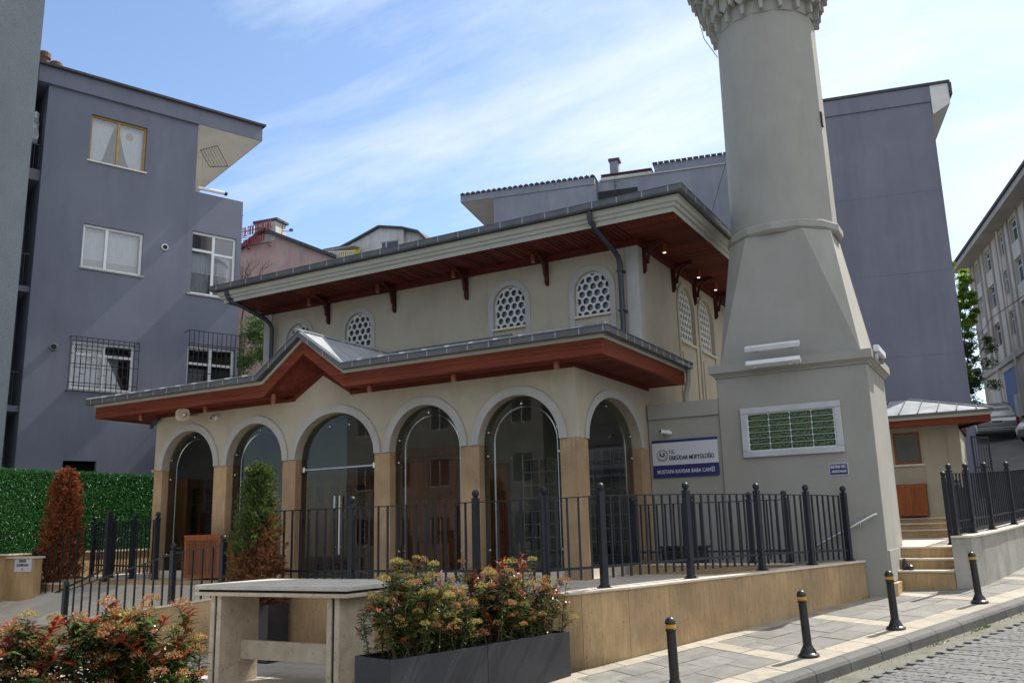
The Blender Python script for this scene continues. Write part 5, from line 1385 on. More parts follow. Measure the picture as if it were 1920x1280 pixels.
def sheet(F, fn0, fn1, z0, z1, off, parent, m_='curtain', n=26, amp=.02, rows=8):
    m = MB(); G = []
    for j in range(rows + 1):
        t = j / rows; z = z0 + (z1 - z0) * t; a, b = fn0(t), fn1(t)
        G.append([F(a + (b - a) * i / n, off + amp * math.sin(i * 2.1 + .3 * math.sin(j)), z) for i in range(n + 1)])
    for j in range(rows): m.strip(G[j], G[j + 1])
    o = m.build('curtain', m_, parent, smooth=True, fix=False); return o
def grille(F, a, b, c, d, parent, off=.16, nv=11, zz=None):
    m = MB()
    for k in range(nv + 1):
        s = a + (b - a) * k / nv; m.box(s - .008, s + .008, off - .008, off + .008, c, d, F=F)
    hs = [c + .01, d - .01] + [c + (d - c) * f for f in (zz or (.16, .5, .84))]
    for i, z in enumerate(hs): m.box(a, b, off - .012, off + .012, z - .009, z + .009, F=F)
    for s in (a, b):
        for z in hs[:2]: m.box(s - .009, s + .009, 0, off, z - .009, z + .009, F=F)
    for k in range(nv):      # small square fretwork
        if k % 2 == 0:
            s = a + (b - a) * (k + .5) / nv; z = c + (d - c) * (.32 if k % 4 else .68); m.box(s - (b - a) / nv * .5, s + (b - a) / nv * .5, off - .009, off + .009, z - .007, z + .007, F=F)
    return m.build('window_grille', 'rail', parent)

# ------------------------------------------------------------------ grey apartment house on the left
A0 = (-22.78, 13.71); DG = (.345, .939)
F = frame2(A0, DG)
apt = thing('apartment_house', 'dark grey apartment house with white windows behind the green hedge', 'house', (-21.5, 17, 0))
W1 = (1.19, 2.78, 12.49, 13.93); W2 = (1.20, 2.87, 9.24, 10.55); W3 = (4.27, 5.73, 8.95, 10.96); W4 = (1.15, 2.83, 5.75, 7.12); W5 = (4.35, 5.82, 5.2, 7.35); W6 = (1.15, 2.0, 3.15, 3.78)
holed_wall('front_wall', F, 0, 4.33, -1, 14.48, [W1, W2, W4, W6], 'greypaint', apt)
holed_wall('front_wall', F, 4.33, 5.90, -1, 12.25, [W3, W5], 'greypaint', apt)
m = MB()
m.quad(F(0, 0, -1), F(0, -9, -1), F(0, -9, 14.48), F(0, 0, 14.48)); m.quad(F(5.9, 0, -1), F(5.9, -9, -1), F(5.9, -9, 12.25), F(5.9, 0, 12.25))
m.quad(F(0, -9, -1), F(5.9, -9, -1), F(5.9, -9, 14.48), F(0, -9, 14.48)); m.quad(F(4.33, 0, 12.25), F(5.9, 0, 12.25), F(5.9, -.15, 12.25), F(4.33, -.15, 12.25)); m.quad(F(4.33, -.15, 12.25), F(5.9, -.15, 12.25), F(5.9, -.15, 11.5), F(4.33, -.15, 11.5)); m.quad(F(4.33, -.15, 11.5), F(5.9, -.15, 11.5), F(5.9, -9, 11.5), F(4.33, -9, 11.5))
m.build('side_wall', 'greypaint', apt, fix=False)
m = MB(); m.quad(F(4.331, 0, 11.5), F(4.331, -9, 11.5), F(4.331, -9, 14.48), F(4.331, 0, 14.48)); m.build('terrace_wall', 'soffwhite', apt, fix=False)
m = MB(); m.quad(F(4.34, -.16, 11.51), F(5.88, -.16, 11.51), F(5.88, -8.9, 11.51), F(4.34, -8.9, 11.51)); m.build('terrace_bounce_floor', 'soffwhite', apt, fix=False)  # white layer added over the grey floor to bounce sunlight onto the ceiling
m = MB(); m.box(-.30, 6.43, -9.3, .10, 14.48, 14.98, F=F); m.build('roof_slab', 'greypaint', apt)
m = MB(); m.quad(F(4.34, .08, 14.475), F(6.41, .08, 14.475), F(6.41, -9.2, 14.475), F(4.34, -9.2, 14.475)); m.build('terrace_ceiling', 'soffwhite', apt, fix=False)
m = MB()
m.prism([(.22, 14.981), (.22, 15.05), (-4.6, 16.3), (-9.5, 15.05), (-9.5, 14.981)], lambda o, z, s: F(s, o, z), -.4, 6.5); rf = m.build('roof', 'tiledark', apt)
for k in range(2):
    m = MB(); s_ = .42 - k * .34; m.lathe([(.14, 15.0), (.14, 15.75), (.19, 15.8), (.19, 15.95), (.13, 16.0)], 14, (F(s_, -1.5, 0)[0], F(s_, -1.5, 0)[1], .0 + k * .22)); m.build('chimney_pot', 'tilered', rf)
m = MB(); m.box(-.3, .75, -1.75, -1.2, 15.0, 15.62, F=F); m.build('chimney', 'soffwhite', rf)
dark_room(F, *W1, apt); dark_room(F, *W2, apt); dark_room(F, *W3, apt); dark_room(F, *W4, apt); dark_room(F, *W5, apt)
m = MB(); m.quad(F(W6[0], -.5, W6[2]), F(W6[1], -.5, W6[2]), F(W6[1], -.5, W6[3]), F(W6[0], -.5, W6[3])); m.build('basement_recess', 'dark', apt, fix=False)
w1 = window(F, *W1, apt, 'gold', mull=(1.98,)); w1['label'] = 'golden framed window with two tied white curtains'
sheet(F, lambda t: 1.24, lambda t: 1.55 + .40 * t ** .6 - .05 * math.sin(PI * t), W1[2] + .08, W1[3] - .05, -.30, w1)
sheet(F, lambda t: 2.45 - .42 * t ** .6, lambda t: 2.74, W1[2] + .08, W1[3] - .05, -.30, w1)
m = MB(); m.lathe([(.11, 0), (.11, .004), (.02, .005)], 16, F(2.36, -.27, 13.62), axis=(.939, -.345, 0)); m.build('ornament', 'gold', w1)
w2 = window(F, *W2, apt, 'pvc', mull=(1.86,), fwid=.07)
m = MB(); m.box(1.20, 1.93, -.075, -.03, 9.25, 10.54, F=F)
sheet(F, lambda t: 1.26, lambda t: 2.82, 9.55, 10.50, -.32, w2, 'curtain'); sheet(F, lambda t: 1.26, lambda t: 2.82, 9.32, 9.58, -.30, w2, 'lace')
w3 = window(F, *W3, apt, 'pvc', mull=(5.02,), trans=((4.32, 4.98, 10.38), (5.06, 5.68, 10.33)), fwid=.075)
sheet(F, lambda t: 4.34, lambda t: 5.0, 9.1, 10.36, -.32, w3, 'lace'); sheet(F, lambda t: 5.05, lambda t: 5.66, 9.1, 10.36, -.32, w3, 'lace'); sheet(F, lambda t: 4.34, lambda t: 5.66, 9.7, 10.30, -.29, w3, 'curtain')
w4 = window(F, *W4, apt, 'pvc', mull=(2.0,), trans=((1.2, 1.96, 6.75), (2.04, 2.78, 6.75)), fwid=.075); grille(F, 1.07, 2.90, 5.66, 7.20, w4, nv=13)
sheet(F, lambda t: 1.22, lambda t: 1.95, 5.82, 6.72, -.32, w4, 'lace'); sheet(F, lambda t: 2.05, lambda t: 2.5, 5.82, 6.72, -.32, w4, 'lace')
w5 = window(F, *W5, apt, 'pvc', mull=(5.08,), trans=((4.4, 5.04, 6.8), (5.12, 5.78, 6.8)), fwid=.075); grille(F, 4.24, 5.94, 5.15, 7.72, w5, off=.42, nv=12)
sheet(F, lambda t: 4.42, lambda t: 5.0, 5.3, 6.7, -.32, w5, 'lace')
for s_, z_ in ((3.5, 10.25), (.68, 6.86)):
    m = MB(); m.lathe([(.10, 0), (.10, .05), (.075, .055), (.075, .01), (.02, .011)], 18, F(s_, 0, z_), axis=(.939, -.345, 0)); m.build('vent', 'white' if z_ > 8 else 'greynear', apt)
    m = MB(); m.lathe([(.072, .012), (.072, .03), (.03, .04)], 14, F(s_, 0, z_), axis=(.939, -.345, 0)); m.build('vent_flap', 'dark', apt)
# recessed balconies beyond the corner
FB = lambda s, o, z: F(-s, o, z)
for z in (11.6, 8.35, 5.05):
    m = MB(); m.box(.002, 1.6, -1.5, -.18, z, z + .16, F=FB); bal = m.build('balcony', 'greypaint', apt)
    if z > 11: m = MB(); m.box(.002, 1.6, -.24, -.18, z + .161, z + .32, F=FB); m.build('parapet', 'greypaint', bal)
    for k in range(12):
        m = MB(); m.box(.05 + k * .13, .065 + k * .13, -.22, -.205, z + .165, z + 1.05, F=FB); m.build('baluster', 'rail', bal)
    m = MB(); m.box(.01, 1.6, -.23, -.195, z + 1.05, z + 1.09, F=FB); m.build('rail', 'rail', bal)
m = MB(); m.quad(FB(0.001, -1.5, -1), FB(3, -1.5, -1), FB(3, -1.5, 14.4), FB(0.001, -1.5, 14.4)); m.build('recess_wall', 'greypaint', apt, fix=False)
m = MB(); rr = random.Random(3); G = []
for j in range(9):
    G.append([FB(.1 + .1 * i, -.35 + rr.uniform(-.12, .12) + .25 * math.sin(PI * i / 8) * math.sin(PI * j / 8), 12.75 + .12 * j + rr.uniform(-.03, .03)) for i in range(9)])
for j in range(8): m.strip(G[j], G[j + 1])
tag(m.build('plastic_cover', 'plastic', smooth=True, fix=False), 'crumpled clear plastic sheet on the top balcony of the grey house', 'plastic sheet')
# clothes rack and tube on the roof terrace
t = thing('clothes_rack', 'wire clothes airer hanging under the white terrace ceiling of the grey house', 'clothes rack', F(5.0, -.5, 13.5))
m = MB()
R_ = [F(4.5, -.2, 13.75), F(5.0, -.1, 14.0), F(5.7, -.9, 13.75), F(5.2, -1.2, 13.7)]
for k in range(4): m.tube([R_[k], R_[(k + 1) % 4]], .012, 5)
for k in range(1, 6):
    a = Vector(R_[0]).lerp(Vector(R_[1]), k / 6); b = Vector(R_[3]).lerp(Vector(R_[2]), k / 6); m.tube([a, b], .006, 4); m.tube([a, a + Vector((0, 0, -.75))], .004, 4)
m.build('frame', 'cable', t)
m = MB(); m.tube([F(4.45, -.08, 12.42), F(5.25, .05, 12.38)], .06, 12); o = m.build('awning_tube', 'white'); tag(o, 'white rolled awning tube on the parapet of the grey house', 'awning')
m = MB(); m.lathe([(.063, 0), (.066, .08), (.05, .1)], 10, F(5.24, .05, 12.38), axis=Vector(F(5.3, .05, 12.37)) - Vector(F(5.2, .05, 12.385))); m.build('end_cap', 'black', o)

# ------------------------------------------------------------------ slate house wall at the far left
nb = thing('corner_house', 'slate blue rendered house wall cut by the left photo edge', 'house', (-21.6, 11.6, 0))
FN = frame2((-21.312, 12.5), (-.345, -.939))
m = MB(); m.box(0, 9, 0, 9, -1.2, 22, F=FN); m.build('wall', 'greynear', nb)
m = MB(); m.box(-.2, 9.2, -.3, 9.2, 22.001, 22.4, F=FN); m.build('roof', 'tiledark', nb)
m = MB(); m.box(.001, .02, -.003, .0, -1, 22, F=FN)

# ------------------------------------------------------------------ lilac grey block behind, right of the minaret
rb = thing('apartment_block', 'plain lilac grey apartment block rising behind the minaret on the right', 'building', (-3, 33, 1))
FR = frame2((-1.06, 32.72), (-.976, -.218)); FRm = lambda s, o, z: FR(s, -o, z)     # outwards is towards the camera
m = MB(); m.box(0, 5.2, -10, 0, 0, 16.15, F=FRm); m.build('wall', 'greyright', rb)
m = MB(); m.box(-.02, 5.22, -10, .05, 16.151, 16.75, F=FRm); m.build('parapet', 'greyright', rb)
m = MB(); m.prism([(-.62, 16.0), (-.02, 15.65), (-.02, 16.74), (-.62, 16.9)], lambda s, z, o: FRm(s, o, z), -9.8, .04); m.build('eave', 'soffwhite', rb)
m = MB(); m.box(-.68, 5.25, -10.1, .09, 16.76, 16.86, F=FRm); m.box(-.72, -.62, -9.9, .09, 16.30, 16.759, F=FRm); m.build('roof_edge', 'tiledark', rb)
for z in (7.05, 9.95, 12.85):
    m = MB(); m.box(.05, 5.15, .001, .006, z, z + .035, F=FRm); m.build('floor_line', 'greyright', rb)
m = MB(); m.box(-.16, -.002, -3.0, -2.9, 6.6, 6.9, F=FRm); m.build('bracket', 'trim', rb)
m = MB(); m.quad(FRm(1.8, .004, 6.5), FRm(1.9, .004, 6.5), FRm(1.9, .004, 6.6), FRm(1.8, .004, 6.6))

bb = thing('apartment_block', 'worn lilac grey block with white soffit behind the mosque roof', 'building', (-14, 33, 0))
FK0 = frame2((-8.0, 33.46), (-.976, -.218)); FK = lambda s, o, z: FK0(s, -o, z)
S1, S2 = 5.98, 10.47
m = MB(); m.box(-6.0, S1, -9, 0, -1, 15.80, F=FK); m.build('wall', 'greyback', bb)
m = MB(); m.box(S1 + .002, S2, -9, .30, -1, 15.60, F=FK); m.build('wall', 'greyback', bb)
m = MB(); m.box(S1 + .05, S2 + 1.5, -9, .34, 15.601, 15.92, F=FK); m.build('eave_band', 'greyback', bb)
m = MB(); m.quad(FK(S2 + .01, .30, 15.595), FK(S2 + 1.46, .30, 15.595), FK(S2 + 1.46, -9, 15.595), FK(S2 + .01, -9, 15.595)); m.build('soffit', 'soffwhite', bb, fix=False)
tiles = MB()
k = 0
while S1 + k * .24 < S2 + 1.5:
    s_ = S1 + .02 + k * .24; tiles.box(s_, s_ + .20, -8, .42, 15.921, 15.965, F=FK); tiles.lathe([(.06, -.0), (.06, .3)], 6, FK(s_ + .1, .40, 15.96), axis=(-.218, .976, 0)); k += 1
stuff(tiles.build('roof_tiles', 'tiledark', bb))
m = MB(); m.box(-5.9, S1 - .1, -9, .05, 15.801, 15.86, F=FK); m.build('ledge', 'trim', bb)
m = MB(); m.box(-5.9, 3.6, -9, -.3, 15.861, 16.35, F=FK); m.build('attic', 'greyback', bb)
tiles = MB(); k = 0
while -5.9 + k * .24 < 3.6: s_ = -5.9 + k * .24; tiles.box(s_, s_ + .2, -8, -.22, 16.351, 16.42, F=FK); k += 1
stuff(tiles.build('roof_tiles', 'tiledark', bb))
m = MB(); m.box(5.20, 5.55, -1.2, -.8, 15.9, 17.0, F=FK); ch = m.build('chimney', 'greyback', bb); m = MB(); m.box(5.12, 5.60, -1.25, -.75, 17.001, 17.1, F=FK); m.build('chimney_cap', 'tiledark', ch)
m = MB(); m.box(3.7, 5.85, -.8, -.15, 15.87, 16.02, F=FK); m.build('skylight', 'offwhite', bb)
for z in (16.05, 16.15): m = MB(); m.box(3.7, 5.85, -.8, -.2, z, z + .04, F=FK); m.build('slat', 'tilered', bb)
m = MB(); m.box(4.30, 5.95, .002, .02, 14.4, 15.35, F=FK); m.build('balcony_opening', 'dark', bb)
t = thing('aerial', 'small rooftop aerial on the lilac grey block behind the mosque', 'antenna', FK(5.3, .3, 15.4)); m = MB(); m.tube([FK(5.2, .2, 15.1), FK(5.2, .2, 15.75)], .02, 5); m.tube([FK(5.0, .2, 15.62), FK(5.4, .2, 15.62)], .012, 4); m.tube([FK(5.1, .2, 15.45), FK(5.3, .2, 15.45)], .012, 4); m.build('mast', 'cable', t)

# ------------------------------------------------------------------ pink gabled house and white house far behind
pk = thing('gabled_house', 'faded pink gabled house with rooftop chimney and red sign far behind', 'house', (-33, 34, 0))
FP0 = frame2((-33.2, 34.15), (1, .15)); FP = lambda s, o, z: FP0(s, o, z)
prof = [(-6.0, -1), (3.0, -1), (3.0, 16.0), (-1.5, 18.15), (-6.0, 15.9)]
m = MB(); m.prism(prof, lambda s, z, o: FP(s, o, z), 0, -9); m.build('wall', 'pink', pk)
m = MB(); m.prism([(-1.5, 18.16), (3.25, 15.92), (3.25, 16.10), (-1.5, 18.36), (-6.2, 15.99), (-6.2, 15.81)], lambda s, z, o: FP(s, o, z), .25, -9.2); m.build('roof', 'tiledark', pk)
m = MB(); m.box(-2.25, -.85, -.9, .02, 17.6, 18.75, F=FP); ch = m.build('chimney', 'offwhite', pk); m = MB(); m.box(-2.35, -.72, -1.0, .1, 18.751, 18.88, F=FP); m.build('chimney_cap', 'tiledark', ch)
t = thing('rooftop_sign', 'faded red letter sign on the gable of the pink house', 'sign', FP(-2, .3, 17.8))
rr = random.Random(5)
for row, (z0, h, n, s0, w) in enumerate(((17.95, .52, 12, -3.0, .17), (17.42, .36, 10, -2.75, .15))):
    for k in range(n):
        m = MB(); s_ = s0 + k * w; zz0 = z0 + k * .02; t0 = .035
        m.box(s_, s_ + t0, .30, .34, zz0, zz0 + h, F=FP)
        if rr.random() < .8: m.box(s_ + t0, s_ + w * .75, .30, .34, zz0 + h - t0, zz0 + h, F=FP)
        if rr.random() < .7: m.box(s_ + t0, s_ + w * .7, .30, .34, zz0 + h * .48, zz0 + h * .48 + t0, F=FP)
        if rr.random() < .6: m.box(s_ + w * .7, s_ + w * .7 + t0, .301, .341, zz0, zz0 + h * .95, F=FP)
        if rr.random() < .5: m.box(s_ + t0, s_ + w * .7, .30, .34, zz0, zz0 + t0, F=FP)
        m.build('letter', 'redsign', t)
m = MB()
for z in (17.9, 18.3, 17.38): m.box(-3.05, -.9, .27, .295, z, z + .03, F=FP)
for s_ in (-2.6, -1.2): m.box(s_, s_ + .04, .0, .27, 17.3, 17.34, F=FP)
m.build('frame', 'cable', t)
t = thing('aerial', 'thin rooftop aerial and dish beside the pink house chimney', 'antenna', FP(-.5, 0, 18.2)); m = MB(); m.tube([FP(-.55, -.1, 17.6), FP(-.45, -.1, 18.7)], .02, 5); m.tube([FP(-.5, -.1, 18.1), FP(.05, -.1, 18.0)], .02, 5); m.lathe([(.02, 0), (.11, .03), (.12, .04)], 10, FP(.08, -.1, 18.05), axis=(.7, -.6, .3)); m.build('mast', 'cable', t)
m = MB(); m.box(-9.5, -4.3, 1.2, 4, -1, 15.1, F=FP); o = m.build('brick_house', 'brick'); tag(o, 'low orange brick gable in front of the pink house', 'house')
wh = thing('gabled_house', 'weathered white house with curved roofline and yellow balcony awning far behind', 'house', (-35, 45, 0))
FW0 = frame2((-35.02, 44.94), (1, .1)); FW = lambda s, o, z: FW0(s, o, z)
prof = [(-4.6, -1), (1.5, -1), (1.5, 21.35), (-.35, 21.75), (-2.4, 21.05), (-3.4, 20.75), (-4.6, 20.75)]
m = MB(); m.prism(prof, lambda s, z, o: FW(s, o, z), 0, -9); m.build('wall', 'offwhite', wh)
m = MB(); m.prism([(1.501, -1), (3.4, -1), (3.4, 20.0), (2.6, 20.9), (1.501, 21.35)], lambda s, z, o: FW(s, o, z), -.3, -9); m.build('wall', 'offwhite', wh)
m = MB(); m.prism([(-4.8, 20.76), (-3.4, 20.76), (-2.4, 21.06), (-.35, 21.76), (1.5, 21.36), (2.6, 20.91), (3.5, 20.0), (3.6, 20.1), (2.7, 21.05), (1.5, 21.50), (-.35, 21.90), (-2.45, 21.20), (-3.45, 20.90), (-4.8, 20.90)], lambda s, z, o: FW(s, o, z), .2, -9); m.build('roof', 'tiledark', wh)
m = MB(); m.box(-.15, .12, -.02, .01, 20.1, 20.65, F=FW); w_ = m.build('window', 'darkglass', wh); m = MB(); m.box(.22, 1.1, -.02, .012, 20.0, 20.62, F=FW); m.build('window', 'darkglass', wh)
m = MB(); m.box(-.3, 1.2, .0, .03, 20.66, 20.74, F=FW); m.build('lintel', 'trim', wh)
m = MB(); m.box(-3.3, -1.75, .3, .33, 19.6, 20.45, F=FW); aw = m.build('awning', 'yellowcloth', wh)
m = MB(); m.box(-4.7, -1.7, .2, .9, 20.46, 20.52, F=FW); m.build('balcony_roof', 'trim', wh)
m = MB()
for k in range(14): m.bar(FW(-4.0 + k * .17, 1.0, 20.3 - k * .02), FW(-4.0 + k * .17, 1.0, 19.7 - k * .02), .03, .03)
m.bar(FW(-4.1, 1.0, 20.35), FW(-1.6, 1.0, 20.05), .05, .05); m.build('balcony_rail', 'white', wh)
t = thing('white_house', 'sliver of white house wall under the soffit behind the mosque eave', 'house', (-21, 36, 0)); m = MB(); m.box(-21.9, -19.3, 36, 40, 0, 16.35); m.build('wall', 'offwhite', t); m = MB(); m.box(-22.05, -19.2, 35.9, 40, 16.351, 16.5); m.build('roof', 'tilered', t)

# ------------------------------------------------------------------ steps, kiosk and uphill fence on the right
sp_ = thing('stone_steps', 'short flight of travertine steps between the minaret and the concrete wall', 'stairs', (-1.7, 17.5, .45))
for (y0, y1, z) in ((17.50, 17.95, .75), (17.92, 18.30, .94), (18.27, 26.2, 1.14), (26.2, 26.7, 1.35), (26.65, 27.2, 1.52), (27.15, 27.9, 1.66)):
    x0 = -2.10 if y0 < 19 else -3.4
    m = MB(); m.box(-2.10 if y0 < 18.9 else x0, -1.18, y0, y1 if y0 != 18.27 else 18.98, z - .5, z - .035); m.build('riser', 'trav', sp_)
    m = MB(); m.box(-2.10 if y0 < 18.9 else x0, -1.18, y0 - .03, y1 if y0 != 18.27 else 18.98, z - .034, z); m.build('tread', 'coping', sp_, bev=.006, seg=1)
m = MB(); m.box(-3.4, -1.18, 18.985, 26.2, .6, 1.137); m.build('landing', 'floor', sp_)
m = MB(); m.prism([(-2.11, 16.62), (-2.02, 16.7), (-2.02, 17.45), (-2.11, 17.45)], lambda x, y, z: (x, y, z), .1, .58); m.build('side_slab', 'trav', sp_)
t = thing('shoe', 'black shoe left on the lowest stone step', 'shoe', (-2.0, 17.65, .75))
m = MB(); m.lathe([(.05, 0), (.06, .03), (.05, .10), (.035, .16), (.02, .20)], 10, (-1.98, 17.66, .752)); m.build('upper', 'black', t); m = MB(); m.lathe([(.045, 0), (.055, .03), (.04, .07), (.01, .09)], 10, (-1.88, 17.62, .752)); m.build('toe', 'black', t)
# concrete wall running uphill with dark railing
cw = thing('concrete_wall', 'rough grey concrete wall with stone coping running uphill beside the steps', 'wall', (-1.1, 17.6, .5))
cwp = [(-1.17, 17.55), (-.86, 17.62), (-.70, 18.1), (-.40, 19.4), (-.05, 21.0), (.45, 23.0), (1.2, 25.6), (2.3, 29.0)]
cz = [1.30, 1.30, 1.32, 1.37, 1.45, 1.56, 1.75, 2.1]
for i in range(len(cwp) - 1):
    a, b = cwp[i], cwp[i + 1]; d = Vector((b[0] - a[0], b[1] - a[1])).normalized(); n = Vector((-d.y, d.x)) if i else Vector((0, 1))
    w = .30
    m = MB(); z0 = zg(*a) - .4
    P = [a, b, (b[0] + n.x * w, b[1] + n.y * w), (a[0] + n.x * w, a[1] + n.y * w)]; zt = [cz[i], cz[i + 1], cz[i + 1], cz[i]]
    m.v = [(p[0], p[1], z0) for p in P] + [(p[0], p[1], z) for p, z in zip(P, zt)]; m.f = [(0, 3, 2, 1), (4, 5, 6, 7), (0, 1, 5, 4), (1, 2, 6, 5), (2, 3, 7, 6), (3, 0, 4, 7)]; m.m = [0] * 6
    m.build('wall_panel', 'concrete', cw)
    m = MB(); e = .03; P = [(a[0] - n.x * e, a[1] - n.y * e), (b[0] - n.x * e, b[1] - n.y * e), (b[0] + n.x * (w + e), b[1] + n.y * (w + e)), (a[0] + n.x * (w + e), a[1] + n.y * (w + e))]
    m.v = [(p[0], p[1], z + .001) for p, z in zip(P, zt)] + [(p[0], p[1], z + .035) for p, z in zip(P, zt)]; m.f = [(0, 3, 2, 1), (4, 5, 6, 7), (0, 1, 5, 4), (1, 2, 6, 5), (2, 3, 7, 6), (3, 0, 4, 7)]; m.m = [0] * 6
    m.build('coping_stone', 'coping', cw)
pts = [(-1.08, 17.72, 1.335)] + [(cwp[i][0] - .10, cwp[i][1] + .12, cz[i] + .036) for i in (2, 3, 4, 5, 6, 7)]
pts = [(-1.08, 17.72, 1.335), (-.84, 18.35, 1.36), (-.56, 19.35, 1.41), (-.20, 20.9, 1.48), (.26, 22.8, 1.585), (.98, 25.4, 1.78), (2.0, 28.6, 2.10)]
railing('railing', 'dark railing on the concrete wall running uphill at the right edge', pts, post_h=1.27, rail_h=1.08, low_h=.25, foot=.1, sp=.13)
railing('railing', 'farther dark railing on the landing side beside the small stone kiosk', [(-1.28, 19.2, 1.14), (-1.28, 21.2, 1.14), (-1.28, 23.4, 1.14), (-1.2, 25.8, 1.14)], post_h=1.4, rail_h=1.22, sp=.15)
# kiosk
ki = thing('kiosk', 'small cream annexe building with metal roof and red timber eave beyond the steps', 'building', (-2.5, 28.5, 1.66))
KY = 27.5
Fk = lambda s, o, z: (s, KY - o, z)
holed_wall('front_wall', Fk, -5.0, -1.32, 1.2, 4.25, [(-3.02, -2.32, 3.16, 4.06)], 'plaster', ki, depth=.12)
m = MB(); m.quad((-1.32, KY, 1.2), (-1.32, KY + 3.2, 1.2), (-1.32, KY + 3.2, 4.25), (-1.32, KY, 4.25)); m.quad((-5, KY + 3.2, 1.2), (-1.32, KY + 3.2, 1.2), (-1.32, KY + 3.2, 4.25), (-5, KY + 3.2, 4.25)); m.build('side_wall', 'plaster', ki, fix=False)
m = MB(); m.box(-1.62, -1.30, KY - .02, KY + .25, 1.2, 4.24); m.build('corner_pilaster', 'plaster', ki); m = MB(); m.box(-2.27, -2.07, KY - .018, KY + .1, 1.2, 4.24); m.build('pilaster', 'plaster', ki)
w_ = window(Fk, -3.02, -2.32, 3.16, 4.06, ki, 'redbox', depth=.04, glass='darkglass', fwid=.05, sill=False); m = MB(); m.box(-3.08, -2.26, -.02, .06, 3.10, 3.158, F=Fk); m.build('sill', 'coping', w_)
KE = [(-5.6, 26.6), (-.47, 26.6), (-1.28, 28.4), (-1.28, 31.2), (-5.6, 31.2)]
def kpoly(o): return [(-5.6 - o, 26.6 - o), (-.47 + o, 26.6 - o), (-1.28 + o, 28.4 + o * .3), (-1.28 + o, 31.2 + o), (-5.6 - o, 31.2 + o)]
KX = lambda x, y, z: (x, y, z)
m = MB(); m.prism(kpoly(-.03), KX, 4.20, 4.24); m.build('soffit', 'soffitx', ki)
def kring(o0, o1, z0, z1, nm, mt):
    m = MB(); a = kpoly(o0); b = kpoly(o1); m.strip([p + (z0,) for p in a], [p + (z0,) for p in b], close=True); m.strip([p + (z0,) for p in b], [p + (z1,) for p in b], close=True)
    m.strip([p + (z1,) for p in b], [p + (z1,) for p in a], close=True); m.build(nm, mt, ki)
kring(-.05, .02, 4.13, 4.31, 'fascia', 'beam'); kring(-.05, .06, 4.311, 4.40, 'fillet_board', 'cornice'); kring(-.05, .12, 4.401, 4.46, 'gutter', 'gutter')
kp = [p + (4.465,) for p in kpoly(.10)]
kt = [(-5.7, 28.9, 5.15), (-2.6, 28.9, 5.15), (-2.6, 29.3, 5.15), (-5.7, 29.3, 5.15)]
m = MB(); m.quad(kp[0], kp[1], kt[1], kt[0]); m.quad(kp[1], kp[2], kt[1]); m.quad(kp[2], kp[3], kt[2], kt[1]); m.quad(kp[3], kp[4], kt[3], kt[2]); m.quad(*kt); kr = m.build('roof', 'roofmetal', ki)
for k in range(9):
    x = -4.6 + k * .48; a = Vector((x, 26.5, 4.48)); f = 1 if x < -2.6 else (-.37 - x) / 2.23
    if f > .05: b = Vector((x, 26.5 + 2.4 * f, 4.48 + .685 * f)); m = MB(); m.bar(a, b, .025, .04); m.build('roof_seam', 'tiledark', kr)
m = MB(); m.bar((-.37, 26.5, 4.48), (-2.6, 28.9, 5.17), .06, .03); m.build('roof_seam', 'roofmetal', kr)
def wood_box(x0, x1, y0, y1, z0, z1, label):
    t = thing('wooden_cabinet', label, 'cabinet', ((x0 + x1) / 2, y0, z0), 'brown wooden shoe cabinets')
    m = MB(); m.box(x0, x1, y0, y1, z0 + .04, z1); m.build('body', 'oak', t); m = MB(); m.box(x0 - .02, x1 + .02, y0 - .02, y1 + .01, z1 + .001, z1 + .04); m.build('top', 'redbox', t)
    m = MB(); f = .07; m.box(x0, x1, y0 - .02, y0 - .001, z1 - f, z1); m.box(x0, x1, y0 - .02, y0 - .001, z0 + .04, z0 + .04 + f); m.box(x0, x0 + f, y0 - .019, y0 - .001, z0 + .04 + f, z1 - f); m.box(x1 - f, x1, y0 - .019, y0 - .001, z0 + .04 + f, z1 - f); m.build('frame', 'redbox', t)
    n = max(4, int((x1 - x0) / .09)); wm = 'oak' if x0 < -10 else 'redbox'
    for k in range(n):
        a = x0 + f + (x1 - x0 - 2 * f) * k / n; b = x0 + f + (x1 - x0 - 2 * f) * (k + 1) / n; m = MB(); m.box(a + .004, b - .004, y0 - .010, y0 - .001, z0 + .04 + f, z1 - f); m.build('plank', wm, t)
wood_box(-3.05, -2.28, 27.05, 27.45, 1.68, 2.55, 'brown wooden shoe cabinet below the kiosk window')
wood_box(-15.29, -14.22, 12.98, 13.36, .80, 1.66, 'red brown wooden cabinet before the left porch arches')
t = thing('metal_gate', 'open black bar gate beside the small kiosk', 'gate', (-.85, 27, 2.2))
m = MB()
Fg = lambda s, z: (-.99 + s * .70, 27.0 + s * .5, z)
m.bar(Fg(0, 2.1), Fg(0, 3.8), .05, .05); m.bar(Fg(.55, 2.1), Fg(.55, 3.75), .05, .05); m.bar(Fg(0, 3.78), Fg(.55, 3.74), .04, .04); m.bar(Fg(0, 2.15), Fg(.55, 2.15), .04, .04); m.bar(Fg(0, 2.95), Fg(.55, 2.95), .04, .04); m.build('frame', 'rail', t)
for k in range(1, 6): m = MB(); m.bar(Fg(k * .092, 2.15), Fg(k * .092, 3.76), .018, .018); m.build('bar', 'rail', t)

# black tub behind the inner railing
t = thing('storage_tub', 'black tub standing behind the inner railing under the blue name board', 'tub', (-5.6, 16.3, .8))
m = MB(); m.prism([(-5.98, 16.05), (-5.22, 16.05), (-5.22, 16.55), (-5.98, 16.55)], lambda x, y, z: (x, y, z), .805, 1.22); m.build('body', 'black', t, bev=.03); m = MB(); m.box(-6.01, -5.19, 16.02, 16.58, 1.221, 1.26); m.build('rim', 'black', t)

